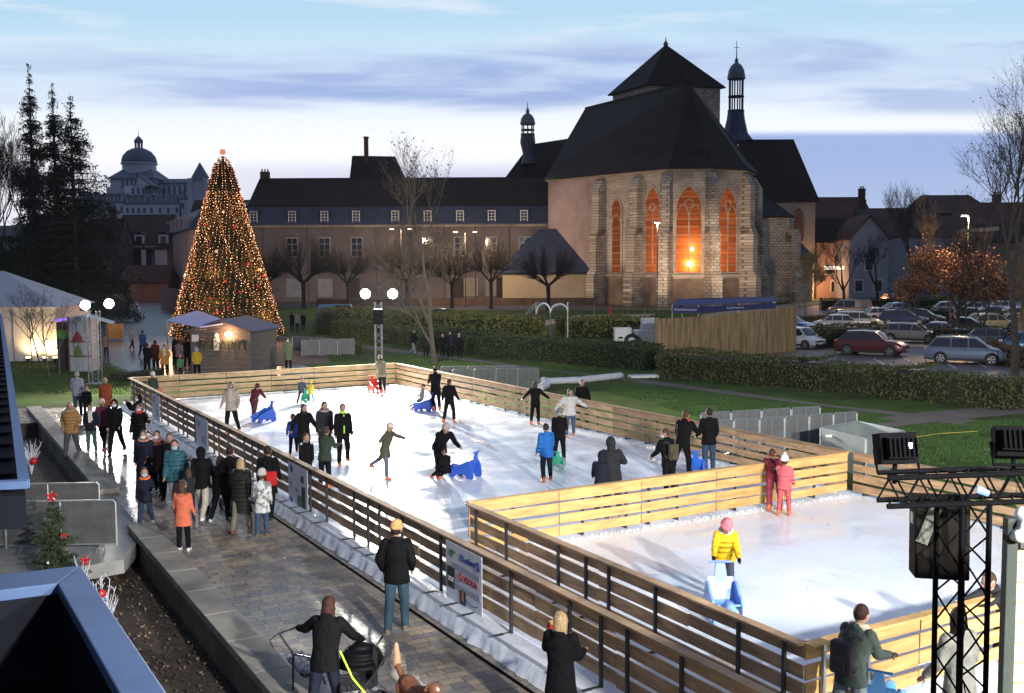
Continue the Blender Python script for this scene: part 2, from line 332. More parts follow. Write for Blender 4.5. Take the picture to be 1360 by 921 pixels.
tufts([G(560,475), G(720,492), G(720,480), G(880,500), G(800,515), G(540,480)], 12000, .08, gm, 'short grass strip between the back fence and the hedge')
tufts([G(0,520), G(0,470), G(110,470), G(200,505), G(160,528)], 16000, .09, gm, 'rough dark grass by the marquee')
# hill with the old town
b = MB(); n = 44
def hillz(x, y):
    d = sqrt(((x+168)/120)**2 + ((y-500)/130)**2); e = sqrt(((x+300)/160)**2+((y-420)/150)**2)
    return max(0, 36*math.exp(-d*d*1.2), 34*math.exp(-e*e*1.3)) + 1.5*noise.noise(V((x*.02, y*.02, 0)))-1.5
xs = [-520+14*i for i in range(n+1)]; ys = [235+12*j for j in range(n+1)]
b.add([V((x, y, hillz(x, y))) for y in ys for x in xs], [(j*(n+1)+i, j*(n+1)+i+1, (j+1)*(n+1)+i+1, (j+1)*(n+1)+i) for j in range(n) for i in range(n)])
b.build('hill', M('hill scrub', (.035,.04,.035), .95, .4, .06, .5, 2), smooth=True)['kind'] = 'structure'
# ================================================================ BUILDINGS
stone = bricks('limestone blocks', (.56,.49,.41), (.46,.39,.32), (.36,.31,.25), .95, .42, uz=20, msz=.03, bump=.7, var=(.4,1.25), vs=.22)
stone_x = bricks('limestone blocks side', (.60,.54,.45), (.42,.36,.29), (.24,.20,.155), .75, .42, uz=40, msz=.05, bump=.9, var=(.35,1.25), vs=.3)
pinkw = M('old pinkish render', (.40,.30,.28), .9, .3, .18, .4, 3, dirt=(.24,.18,.165))
render_brown = M('brown panel render', (.21,.155,.11), .9, .3, .4, .4, 4, dirt=(.13,.09,.065))
creamw = M('cream render', (.42,.35,.25), .9, .14, .3, .2, 4)
abbeyw = M('abbey wall', (.215,.18,.172), .9, .3, .16, .5, 2, dirt=(.115,.095,.09))
tile = bricks('dark clay roof tiles', (.034,.021,.015), (.018,.012,.009), (.008,.006,.005), .35, .22, uz=20, msz=.02, bump=.6, var=(.6,1.4), vs=.2)
slate = bricks('blue slate', (.048,.065,.115), (.034,.046,.085), (.018,.022,.035), .4, .25, uz=20, msz=.015, bump=.3, spec=.5, rough=.6, var=(.7,1.3), vs=.3)
slate2 = M('dark slate', (.022,.026,.036), .6, .3, .5, .2, 6)
red_tile = M('red roof tiles', (.10,.038,.026), .85, .35, .4, .5, 5, dirt=(.045,.022,.018))
brown_tile = M('brown roof tiles', (.055,.032,.024), .85, .35, .4, .5, 5)
lead = M('lead covering', (.10,.12,.17), .5, .2, 1, .2, 4)
wframe = M('window frame white', (.62,.64,.66), .5, .05)
glass_d = M('dark window glass', (.02,.022,.03), .08, .3, .6, 0, spec=.8)
shutter = M('pale shutters', (.36,.35,.36), .7, .15, 1, .1)
# lit stained glass: translucent orange panes lit from lamps inside the choir, with an even glow added
sg = bpy.data.materials.new('lit leaded glass'); sg.use_nodes = True; t_ = sg.node_tree; t_.nodes.clear()
_o = t_.nodes.new('ShaderNodeOutputMaterial'); _tr = t_.nodes.new('ShaderNodeBsdfTranslucent'); _em = t_.nodes.new('ShaderNodeEmission'); _ad = t_.nodes.new('ShaderNodeAddShader')
_b = t_.nodes.new('ShaderNodeTexBrick'); _b.inputs['Scale'].default_value = 1; _b.inputs['Brick Width'].default_value = 9; _b.inputs['Row Height'].default_value = .62; _b.inputs['Mortar Size'].default_value = .03
_b.inputs['Color1'].default_value = (.74,.22,.065,1); _b.inputs['Color2'].default_value = (.46,.12,.04,1); _b.inputs['Mortar'].default_value = (.22,.06,.03,1)
_tc = t_.nodes.new('ShaderNodeTexCoord'); _mp = t_.nodes.new('ShaderNodeMapping'); _mp.inputs['Rotation'].default_value = (R(90),0,0); t_.links.new(_tc.outputs['Object'], _mp.inputs[0]); t_.links.new(_mp.outputs[0], _b.inputs['Vector'])
t_.links.new(_b.outputs[0], _tr.inputs[0]); t_.links.new(_b.outputs[0], _em.inputs[0]); _em.inputs[1].default_value = .24
t_.links.new(_tr.outputs[0], _ad.inputs[0]); t_.links.new(_em.outputs[0], _ad.inputs[1]); t_.links.new(_ad.outputs[0], _o.inputs[0])

def arch(w, h, n=7, rise=1.25):
    """pointed arch outline, base centred at origin in x/z; list of (x,z)"""
    r = w*rise; hs = h - sqrt(max(0, r*r-(r-w/2)**2)); pts = [(-w/2, 0), (-w/2, hs)]
    a1 = math.acos((r-w/2)/r)
    for i in range(1, n+1): a = a1*i/n; pts.append((-w/2 + r - r*cos(a), hs + r*sin(a)))
    L_ = pts[:]; return L_ + [(-x, z) for x, z in reversed(pts[:-1])]
class Face:
    """vertical wall plane from A to B (left to right seen from outside): local x along it, y outwards"""
    def __init__(s, A, B): s.A = V(A); s.x = (V(B)-V(A)).normalized(); s.n = s.x.cross(V((0,0,1))); s.L = (V(B)-V(A)).length
    def p(s, x, z, o=0): return s.A + s.x*x + V((0,0,z)) + s.n*o
def gothic(fc, cx, z0, w, h, parent, glassm, lights=2, fw=.38, deep=.45, frame_m=None):
    fm = frame_m or stone
    out = arch(w+2*fw, h+fw*1.3); inn = arch(w, h); b = MB(); n = len(out)
    P4 = [[fc.p(cx+x, z0-fw*.3+z, .14) for x, z in out], [fc.p(cx+x, z0+z, .14) for x, z in inn], [fc.p(cx+x, z0+z, .03) for x, z in inn], [fc.p(cx+x, z0-fw*.3+z, -.02) for x, z in out]]
    vs = [p for r in P4 for p in r]; fs = []
    for i in range(n-1):
        for a, c_ in ((0,1),(1,2),(3,0)): fs.append((a*n+i, a*n+i+1, c_*n+i+1, c_*n+i))
    b.add(vs, fs); wf = b.build('window', fm, parent, w=True)
    g_ = MB(); g_.poly([fc.p(cx+x, z0+z, .05) for x, z in inn]); g_.build('pane', glassm, wf, w=True)
    tr = MB(); hs = h*.70; k = lights
    for i in range(1, k): x = -w/2+w*i/k; tr.beam(fc.p(cx+x, z0, .1), fc.p(cx+x, z0+hs, .1), .16, .14)
    for i in range(k):
        xc = -w/2+w*(i+.5)/k; sub = arch(w/k*.96, w/k*1.5, 5)
        pts = [fc.p(cx+xc+x, z0+hs-w/k*.9+z, .1) for x, z in sub[1:-1]]
        for a, c_ in zip(pts, pts[1:]): tr.beam(a, c_, .1, .1)
    if k > 1:
        rc = w*.17; pts = [fc.p(cx+rc*cos(a), z0+hs+w*.33+rc*sin(a), .1) for a in [2*pi*i/10 for i in range(11)]]
        for a, c_ in zip(pts, pts[1:]): tr.beam(a, c_, .1, .1)
    for i in range(1, 8): tr.beam(fc.p(cx-w/2, z0+hs*i/8, .08), fc.p(cx+w/2, z0+hs*i/8, .08), .03, .05)
    tr.build('tracery', fm, wf, w=True); return wf
def stepped_buttress(parent, A, nrm, w=1.5, z1=17.5, z0=0):
    b = MB(); x = nrm.cross(V((0,0,1)))
    for za, zb, d in ((0, 4.3, 2.5), (4.3, 10.5, 1.9), (10.5, z1, 1.35)):
        ww = w*(1.15 if za == 0 else 1)
        pts = [A + x*(i*ww/2) + nrm*j for i, j in ((-1,-.3),(1,-.3),(1,d),(-1,d))]
        b.prism(pts, za, zb)
        # sloping weathering
        t0 = [p+V((0,0,zb)) for p in pts]; nx = .75 if za < 9 else .2
        up = [A + x*(i*ww/2) + nrm*j + V((0,0,zb+ (1.0 if za < 9 else 1.7))) for i, j in ((-1,-.3),(1,-.3),(1,nx*d),(-1,nx*d))]
        b.add(t0+up, [(3,2,6,7),(2,1,5,6),(0,3,7,4),(4,7,6,5)])
    return b.build('buttress', stone_x, parent, w=True)
def slab(b, pts, th=.25):
    pts = [V(p) for p in pts]; n = (pts[1]-pts[0]).cross(pts[2]-pts[0]).normalized()
    if n.z < 0: n = -n
    lo = [p-n*th for p in pts]; k = len(pts); b.add(pts+lo, [tuple(range(k)), tuple(range(k, 2*k))[::-1]]+[(i, (i+1)%k, k+(i+1)%k, k+i) for i in range(k)])
# ---------- the church
ch = thing('church', 'large gothic stone church with steep dark roof and orange lit choir windows', 'church', (27, 160, 0))
cv = [V(p+(0,)) for p in ((6,170.5),(13.8,161),(18.9,155.4),(22.5,151.2),(28.6,150.9),(34.3,154.6),(36.9,160.5))]
E_ = 20.0; back = [V((25,175,0)), V((17.5,184,0))]
b = MB(); ring = cv + back
n = len(ring)
faces = []
for i in range(len(cv)-1):
    A, B = cv[i], cv[i+1]; wo_ = {1:(.42,1.7,11.2),2:(.5,2.7,12.4),3:(.5,3.6,12.4),4:(.5,3.5,12.4)}.get(i); f = Face(A, B)
    if not wo_: b.add([A, B, B+V((0,0,E_)), A+V((0,0,E_))], [(0,1,2,3)]); continue
    cx_, w_, h_ = f.L*wo_[0], wo_[1], wo_[2]; z0_ = 4.9; ar = arch(w_, h_)
    b.poly([f.p(0,0),f.p(f.L,0),f.p(f.L,z0_),f.p(0,z0_)]); b.poly([f.p(0,z0_),f.p(cx_-w_/2,z0_),f.p(cx_-w_/2,E_),f.p(0,E_)]); b.poly([f.p(cx_+w_/2,z0_),f.p(f.L,z0_),f.p(f.L,E_),f.p(cx_+w_/2,E_)])
    for (xa_,za_),(xb_,zb_) in zip(ar[1:-1], ar[2:-1]): b.poly([f.p(cx_+xa_,z0_+za_),f.p(cx_+xb_,z0_+zb_),f.p(cx_+xb_,E_),f.p(cx_+xa_,E_)])
b.mi = 0
for A, B in ((cv[-1], back[0]), (back[0], back[1]), (back[1], cv[0])): b.add([A, B, B+V((0,0,E_)), A+V((0,0,E_))], [(0,1,2,3)])
b.build('wall', [stone], ch, w=True)
fc0 = Face(cv[0], cv[1]); b = MB(); b.poly([fc0.p(0, 0, .03), fc0.p(fc0.L, 0, .03), fc0.p(fc0.L, E_-.3, .03), fc0.p(0, E_-.3, .03)]); b.build('rendered_wall', pinkw, ch, w=True)
# plinth panels, string course, cornice
b = MB(); b2 = MB(); b3 = MB()
for i in range(1, 6):
    f = Face(cv[i], cv[i+1]); b.beam(f.p(-.1, 4.45, .18), f.p(f.L+.1, 4.45, .18), .5, .35)
    if f.L > 3: b2.poly([f.p(.9, 0, .06), f.p(f.L-.9, 0, .06), f.p(f.L-.9, 4.0, .06), f.p(.9, 4.0, .06)])
for i in range(0, 6):
    f = Face(cv[i], cv[i+1]); b3.beam(f.p(-.15, E_-.25, .2), f.p(f.L+.15, E_-.25, .2), .55, .45)
b.build('string_course', stone, ch, w=True); b2.build('plinth_panel', render_brown, ch, w=True); b3.build('cornice', stone, ch, w=True)
for i, (w_, lt) in {1: (1.7,1), 2: (2.7,2), 3: (3.6,2), 4: (3.5,2)}.items():
    f = Face(cv[i], cv[i+1]); gothic(f, f.L*(.5 if i != 1 else .42), 4.9, w_, 12.4 if i > 1 else 11.2, ch, sg, lt)
for i in range(1, 6):
    n0 = Face(cv[i-1], cv[i]).n; n1_ = Face(cv[i], cv[i+1]).n; stepped_buttress(ch, cv[i], (n0+n1_).normalized(), 1.45)
stepped_buttress(ch, cv[6], V((.9,-.43,0)).normalized(), 1.6)
stepped_buttress(ch, V((33.3,164.7,0)), V((.75,.62,0)).normalized(), 1.6)
# interior lamps seen through the choir glass
f3 = Face(cv[3], cv[4]); p1 = P(917,351,151.2); p2 = P(919,331,151.2)
for k, p in enumerate((P(916,351,151.02), P(919,331,151.02))):
    m_ = MB(); m_.ell(p, ((.42,.22,.42),(.24,.2,.3))[k], 10); m_.build('inner_lamp', EM('inner lamp glow', (1,.62,.22), 30), ch, w=True)
for p, e in ((P(916,351,151.8), 1300), (P(918,331,152.2), 800), (V((27,155,6)), 600)):
    lamp('choir lamp', 'POINT', p, e*.42, (1,.62,.26), size=.35)
# great roof: apse hips up to the ridge
RZ = 33.5; R0 = V((27.0,160.5,RZ)); R1 = V((13.2,186,RZ)); up = V((0,0,E_))
def eave(p, c=V((24,165,0))): d = (V((p.x,p.y,0))-c).normalized()*.9; return V((p.x,p.y,E_-.15))+d
ev = [eave(p) for p in cv]; b = MB()
# curved (bell-cast) slopes: eave -> foot -> ridge
def foot(e, r, k=.16): return V((e.x+(r.x-e.x)*k, e.y+(r.y-e.y)*k, e.z+(r.z-e.z)*.13))
for i in range(1, 6):
    f0, f1 = foot(ev[i], R0), foot(ev[i+1], R0); slab(b, [ev[i], ev[i+1], f1, f0]); slab(b, [f0, f1, R0])
f0, f1 = foot(ev[0], R1+V((0,0,0))), foot(ev[1], R0); slab(b, [ev[0], ev[1], f1, f0]); slab(b, [f0, f1, R0]); slab(b, [f0, R0, R1])
e6, e7 = ev[6], eave(back[1]); slab(b, [e6, V((e7.x+10, e7.y-4, e7.z)), R0]); slab(b, [V((e7.x+10, e7.y-4, e7.z)), R1, R0]); slab(b, [e7, f0, R1])
b.build('roof', tile, ch, w=True, smooth=False)
b = MB(); b.beam(R0, R1, .45, .35); b.lathe(R0+V((0,0,0)), [(.5,0),(.7,.4),(.3,.9),(.05,1.3)], 8); b.build('ridge', tile, ch, w=True)
# crossing tower
tw = [V((18.3,190,0)), V((23.5,180,0)), V((36.2,183,0)), V((31,193,0))]; TZ = 36.6
b = MB(); b.prism(tw, 20, TZ); b.build('tower', stone_x, ch, w=True)
ctr = sum(tw, V((0,0,0)))/4; ap = V((ctr.x, ctr.y, 44.6)); b = MB()
ov = [V((p.x,p.y,TZ-.1))+(p-ctr).normalized()*1.0 for p in tw]
for i in range(4): slab(b, [ov[i], ov[(i+1)%4], ap], .3)
b.build('tower_roof', tile, ch, w=True)
b = MB(); b.lathe(ap, [(.35,-.3),(.45,.1),(.12,.6),(.03,1.3)], 8); b.build('finial', lead, ch, w=True)
def lantern(name, x, y, zb, wb, z1, r, z2, z3, z4, label):
    t = thing(name, label, 'spire', (x, y, zb))
    b = MB(); b.lathe((0,0,0), [(wb,0),(wb*.62,(z1-zb)*.3),(r*1.35,(z1-zb)*.75),(r*1.2,z1-zb)], 8); b.build('spire_base', slate, t)
    b = MB()
    for k in range(8):
        a = 2*pi*k/8; b.beam((r*cos(a), r*sin(a), z1-zb), (r*cos(a), r*sin(a), z2-zb), .22, .22)
    b.lathe((0,0,0), [(r*1.25,z1-zb+.0),(r*1.25,z1-zb+.25)], 12); b.lathe((0,0,0), [(r*1.2,(z1*.55+z2*.45)-zb),(r*1.2,(z1*.55+z2*.45)-zb+.18)], 12); b.build('lantern', slate2, t)
    b = MB(); h = z3-z2; b.lathe((0,0,z2-zb), [(r*1.3,0),(r*1.35,.2),(r*1.25,h*.3),(r*1.15,h*.5),(r*.8,h*.78),(r*.35,h*.93),(.12,h)], 14); b.build('dome', lead, t, smooth=True)
    b = MB(); b.lathe((0,0,z3-zb), [(.3,-.3),(.35,.3),(.1,.8),(.05,z4-z3)], 6); b.beam((-.5,0,(z4-zb)-1.2),(.5,0,(z4-zb)-1.2),.08,.08); b.build('finial', lead, t); return t
sc = .141
def zz(v, Y): return P(680, v, Y).z
c = P(977,185,195); lantern('bell_turret', c.x, 195, zz(187,195)-.6, 3.7, zz(150,195), 1.25, zz(107,195), zz(84,195), zz(56,195), 'tall slate bell turret with open lantern right of the church tower')
c = P(701,205,195); lantern('bell_turret', c.x, 195, zz(208,195)-1.4, 1.35, zz(180,195), 1.05, zz(166,195), zz(150,195), zz(136,195), 'small slate lantern turret on the roof left of the church')
# transept on the right
tr = thing('transept', 'right transept of the church with hipped dark roof and blocked arched window', 'church wing', (46, 178, 0))
def hip(parent, x0, x1, y0, y1, ze, zr, rx0, rx1, wallm, roofm, oh=.6):
    b = MB(); b.prism([V((x0,y0,0)),V((x1,y0,0)),V((x1,y1,0)),V((x0,y1,0))], 0, ze); wl = b.build('wall', wallm, parent, w=True)
    ym = (y0+y1)/2; a = [V((x0-oh,y0-oh,ze)),V((x1+oh,y0-oh,ze)),V((x1+oh,y1+oh,ze)),V((x0-oh,y1+oh,ze))]; r0_, r1_ = V((rx0,ym,zr)), V((rx1,ym,zr)); b = MB()
    slab(b, [a[0],a[1],r1_,r0_]); slab(b, [a[1],a[2],r1_]); slab(b, [a[2],a[3],r0_,r1_]); slab(b, [a[3],a[0],r0_]); return wl, b.build('roof', roofm, parent, w=True)
hip(tr, 40, P(1083,270,178).x, 178, 192, zz(270,178), zz(187,185), 40, P(1054,187,185).x, creamw, tile)
f = Face((40,178,0),(53,178,0)); gothic(f, P(1060,300,178).x-40, zz(318,178)-.5, 1.7, 5.6, tr, M('blocked window boards', (.25,.09,.04), .8, .2, 1), 1, .35)
b = MB(); sb = P(1010,262,168)
b.prism([V((36.5,163,0)),V((43.8,165,0)),V((43.8,178,0)),V((34,178,0))], 0, zz(290,166)); b.build('aisle', stone_x, tr, w=True)
b = MB(); slab(b, [V((36.0,162.6,zz(290,166))),V((44.4,164.6,zz(290,166))),V((41,178,zz(250,178))),V((33,178,zz(250,178)))]); b.build('aisle_roof', tile, tr, w=True)
stepped_buttress(tr, V((43.8,165,0)), V((.4,-.9,0)).normalized(), 1.3, 9.5)
b = MB(); b.prism([V((45,170,0)),V((49,170,0)),V((49,178,0)),V((45,178,0))], 0, 7); b.build('porch', creamw, tr, w=True)
b = MB(); slab(b, [V((44.6,169.6,7)),V((49.4,169.6,7)),V((49.4,178,9.5)),V((44.6,178,9.5))]); b.build('porch_roof', slate, tr, w=True)
# transept on the left (only its roof shows over the abbey)
tl = thing('transept', 'left transept of the church whose dark roof rises behind the abbey', 'church wing', (8, 195, 0))
a = P(670,240,193); c = P(745,178,200)
b = MB(); b.prism([V((a.x+.5,193,0)),V((18,193,0)),V((18,207,0)),V((a.x+.5,207,0))], 0, a.z); b.build('wall', stone, tl, w=True)
r0_, r1_ = P(704,192,200), P(752,177,200); b = MB(); z_ = a.z-.1
r1b = V((18,200,r1_.z)); r0_ = V((r0_.x,200,r0_.z)); 
slab(b, [V((a.x-.3,192.4,z_)),V((18,192.4,z_)),V((18,192.4,z_+.01)),r1b,r0_]) if 0 else None
slab(b, [V((a.x-.3,192.4,z_)),V((18,192.4,z_)),r1b,r0_]); slab(b, [V((a.x-.3,207.6,z_)),V((a.x-.3,192.4,z_)),r0_]); slab(b, [V((18,207.6,z_)),V((a.x-.3,207.6,z_)),r0_,r1b]); b.build('roof', tile, tl, w=True)
# ---------- the long abbey wing
YA = 177.5
def winr(parent, f, x, z, w_, h_, name='window', fm=wframe, gm_=glass_d, bars=(1,2), pr=.06, fw=.09, surround=None):
    b = MB()
    if surround: b.mi = 0
    b.beam(f.p(x-w_/2-fw/2, z, pr), f.p(x-w_/2-fw/2, z+h_, pr), .1, fw, up=V((0,0,1)) ) if 0 else None
    for xx in (x-w_/2, x+w_/2): b.box(f.p(xx, z+h_/2, pr), (fw, .12, h_+fw), M4=Matrix((f.x, f.n, V((0,0,1)))).transposed().to_4x4())
    m4 = Matrix((f.x, f.n, V((0,0,1)))).transposed().to_4x4()
    for k in (0, 1): b.box(f.p(x, z+h_*k, pr+.002), (w_+fw, .12, fw), M4=m4)
    for k in range(1, bars[0]+1): b.box(f.p(x-w_/2+w_*k/(bars[0]+1), z+h_/2, pr-.01), (fw*.55, .08, h_), M4=m4)
    for k in range(1, bars[1]+1): b.box(f.p(x, z+h_*k/(bars[1]+1), pr-.013), (w_, .08, fw*.5), M4=m4)
    o = b.build(name, fm, parent, w=True)
    g_ = MB(); g_.box(f.p(x, z+h_/2, .01), (w_, .06, h_), M4=m4); g_.build('pane', gm_, o, w=True); return o
ab = thing('abbey', 'long abbey wing with slate mansard roof and small white dormer windows', 'building', (-20, YA, 0))
xl, xr = P(322,300,YA).x, P(737,300,YA).x; zw = zz(300,YA); zm = zz(272,YA+1.5); zr = zz(236,YA+8)
b = MB(); b.prism([V((xl,YA,0)),V((xr,YA,0)),V((xr,YA+14,0)),V((xl,YA+14,0))], 0, zw); b.build('wall', abbeyw, ab, w=True)
b = MB(); b.beam((xl-.3,YA-.2,zw+.1),(xr+.2,YA-.2,zw+.1),.6,.4); b.build('cornice', stone, ab, w=True)
b = MB(); b.tube([(xl-.3,YA-.62,zw+.28),(xr,YA-.62,zw+.28)],.11,6); [b.tube([(P(u,300,YA).x,YA-.16,.2),(P(u,300,YA).x,YA-.16,zw)],.09,5) for u in (350,409,500,590,631,676)]; b.build('gutter', lead, ab, w=True)
b = MB(); slab(b, [V((xl-.3,YA-.4,zw+.35)),V((xr,YA-.4,zw+.35)),V((xr,YA+1.5,zm)),V((xl+.8,YA+1.5,zm))]); slab(b, [V((xl-.3,YA+14,zw+.35)),V((xl-.3,YA-.4,zw+.35)),V((xl+.8,YA+1.5,zm)),V((xl+.8,YA+12.5,zm))]); b.build('mansard_slope', slate, ab, w=True)
b = MB(); xa, xb = P(345,236,YA+7).x, xr
slab(b, [V((xl+.6,YA+1.2,zm)),V((xr,YA+1.2,zm)),V((xr,YA+7,zr)),V((xa,YA+7,zr))]); slab(b, [V((xl+.6,YA+12.8,zm)),V((xl+.6,YA+1.2,zm)),V((xa,YA+7,zr))]); slab(b, [V((xr,YA+12.8,zm)),V((xl+.6,YA+12.8,zm)),V((xa,YA+7,zr)),V((xr,YA+7,zr))])
rf = b.build('roof', tile, ab, w=True)
b = MB(); c = P(352,232,YA+7); b.box((c.x,c.y,zr+.5),(1.6,.7,1.2)); [b.lathe((c.x+k*.5,c.y,zr+1.1),[(.14,0),(.12,.5)],6) for k in (-1,0,1)]; b.build('chimney', brown_tile, rf, w=True)
b = MB(); c = P(470,265,YA+3); slab(b, [c+V((-.6,-.5,-.3)),c+V((1.2,-.5,-.3)),c+V((1.2,.6,.9)),c+V((-.6,.6,.9))],.1); b.build('skylight', lead, rf, w=True)
for u in (337,388,431,473,525,568,611,653,696):
    c = P(u, 288, YA); fd = Face((c.x-1.2,YA-.05,0),(c.x+1.2,YA-.05,0)); zb = zz(295.5,YA); zt = zz(280,YA)
    b = MB(); b.prism([V((c.x-.78,YA-.02,0)),V((c.x+.78,YA-.02,0)),V((c.x+.78,YA+1.6,0)),V((c.x-.78,YA+1.6,0))], zb-.15, zt+.15)
    d = b.build('dormer', slate2, ab, w=True); winr(d, Face((c.x-1.2,YA-.06,0),(c.x+1.2,YA-.06,0)), 1.2, zb, 1.15, zt-zb, bars=(1,3), fw=.17)
    b = MB(); slab(b, [V((c.x-1,YA-.35,zt+.2)),V((c.x+1,YA-.35,zt+.2)),V((c.x+1,YA+1.7,zt+.6)),V((c.x-1,YA+1.7,zt+.6))],.12); b.build('dormer_roof', slate, d, w=True)
fa = Face((xl,YA,0),(xr,YA,0))
for u in (388,431,474,568,611,652,697):
    c = P(u,328,YA); winr(ab, fa, c.x-xl, zz(340,YA), 1.9, zz(315,YA)-zz(340,YA), fm=shutter, bars=(1,2), fw=.2)
for u in (390,432,625,655): c = P(u,380,YA); winr(ab, fa, c.x-xl, zz(393,YA), 2.4, zz(370,YA)-zz(393,YA), name='shuttered_bay', fm=shutter, gm_=shutter if u < 600 else creamw, bars=(1,0), fw=.15)
b = MB()
for u in (470, 608, 667): c = P(u,380,YA); b.box((c.x,YA-.05,zz(382,YA)),(2.0,.2,3.4))
b.build('door', M('dark oak doors', (.05,.028,.02), .7), ab, w=True)
# tall pavilion roof with chimney behind the ridge
pv = thing('pavilion_roof', 'tall dark gabled roof with one slim chimney behind the abbey ridge', 'building', (-23, 192, 0))
a, c_ = P(467,236,192), P(532,236,192); t1, t2 = P(468,207,196), P(525,208,196); b = MB()
b.prism([V((a.x,192,0)),V((c_.x,192,0)),V((c_.x,200,0)),V((a.x,200,0))], 0, a.z+.3); b.build('wall', pinkw, pv, w=True); b = MB()
slab(b, [V((a.x-.3,191.6,a.z)),V((c_.x+.3,191.6,a.z)),V((t2.x,196,t2.z)),V((t1.x,196,t1.z))]); slab(b, [V((a.x-.3,200.4,a.z)),V((c_.x+.3,200.4,a.z)),V((t2.x,196,t2.z)),V((t1.x,196,t1.z))]); slab(b, [V((c_.x+.3,191.6,a.z)),V((c_.x+.3,200.4,a.z)),V((t2.x,196,t2.z))]); 
slab(b, [V((a.x,191.9,a.z)),V((a.x,200.1,a.z)),V((t1.x+.1,196,t1.z-.2))],.2); b.build('roof', tile, pv, w=True)
c = P(487,207,195); b = MB(); b.box((c.x,194.5,(c.z+zz(186,195))/2-.5),(.75,.75,zz(186,195)-c.z+2)); b.box((c.x,194.5,zz(186,195)+.5),(.95,.95,.25)); b.build('chimney', red_tile, pv, w=True)
# left pavilion of the abbey, seen at an angle
lp = thing('abbey_pavilion', 'pale stone end pavilion of the abbey behind the lit tree', 'building', (-50, 180, 0))
A = P(218,300,215); B = P(252,300,176); zA = zz(303,178)
f = Face(V((A.x,215,0)), V((B.x,176,0))); b = MB(); b.prism([V((A.x,215,0)),V((B.x,176,0)),V((xl-.05,176,0)),V((xl-.05,215,0))], 0, zA); b.build('wall', M('pale dressed stone', (.34,.29,.255), .85, .15, .2), lp, w=True)
b = MB(); zt = zz(276,180); oh = f.n*.5
slab(b, [f.p(0,zA,.5),f.p(f.L,zA,.5),f.p(f.L-2,zt,-2.2),f.p(2,zt,-2.2)]); slab(b, [f.p(f.L,zA,.5),V((xl,175.5,zA)),V((xl,178,zt)),f.p(f.L-2,zt,-2.2)]); b.build('mansard_slope', slate, lp, w=True)
b = MB(); slab(b, [f.p(2,zt,-2.2),f.p(f.L-2,zt,-2.2),f.p(f.L-5,zt+1.8,-8)]); slab(b, [f.p(f.L-2,zt,-2.2),V((xl,178,zt)),V((xl,186,zt+1.8)),f.p(f.L-5,zt+1.8,-8)]); b.build('roof', slate2, lp, w=True)
for i in range(6):
    x = f.L*(.1+.155*i); winr(lp, f, x, zz(345,185), 1.6, zz(313,185)-zz(345,185), bars=(1,3), fm=shutter); winr(lp, f, x, 1.5, 1.6, 3.2, bars=(1,2), fm=shutter)
    b = MB(); b.box(f.p(x, zA+1.3, -.1), (1.5,1.6,2.0), M4=Matrix((f.x,f.n,V((0,0,1)))).transposed().to_4x4()); d = b.build('dormer', shutter, lp, w=True); b = MB(); b.box(f.p(x, zA+1.3, .72), (.9,.06,1.5), M4=Matrix((f.x,f.n,V((0,0,1)))).transposed().to_4x4()); b.build('pane', glass_d, d, w=True)
# blue-slate low building
lb = thing('outbuilding', 'low cream outbuilding with wide blue slate roof beside the church', 'building', (5, 163, 0))
a, c_ = P(664,362,163), P(800,362,163); ze = zz(362,163); b = MB(); b.prism([V((a.x+.4,163,0)),V((c_.x,163,0)),V((c_.x,171,0)),V((a.x+.4,171,0))], 0, ze); b.build('wall', creamw, lb, w=True)
b = MB(); t1, t2 = P(716,304,169), P(776,304,169); t1.y = t2.y = 169; lo = ze-.05
slab(b, [V((a.x-.4,162.4,lo)),V((c_.x+.2,162.4,lo)),t2,t1]); slab(b, [V((a.x-.4,171,lo)),V((a.x-.4,162.4,lo)),t1]); slab(b, [V((c_.x+.2,162.4,lo)),V((c_.x+.2,171,lo)),t2]); slab(b, [V((c_.x+.2,171,lo)),V((a.x-.4,171,lo)),t1,t2]); b.build('roof', slate, lb, w=True)
# low garden wall before the abbey
gw = MB(); A, B = G(440,403), G(792,401)
gw.beam(V((A.x,158,.55)), V((P(792,400,158).x,158,.55)), .5, 1.1); o = gw.build('garden_wall', M('brown rubble wall', (.085,.055,.042), .95, .4, .8, .8, 5)); tag(o, 'low brown stone garden wall in front of the abbey', 'wall')
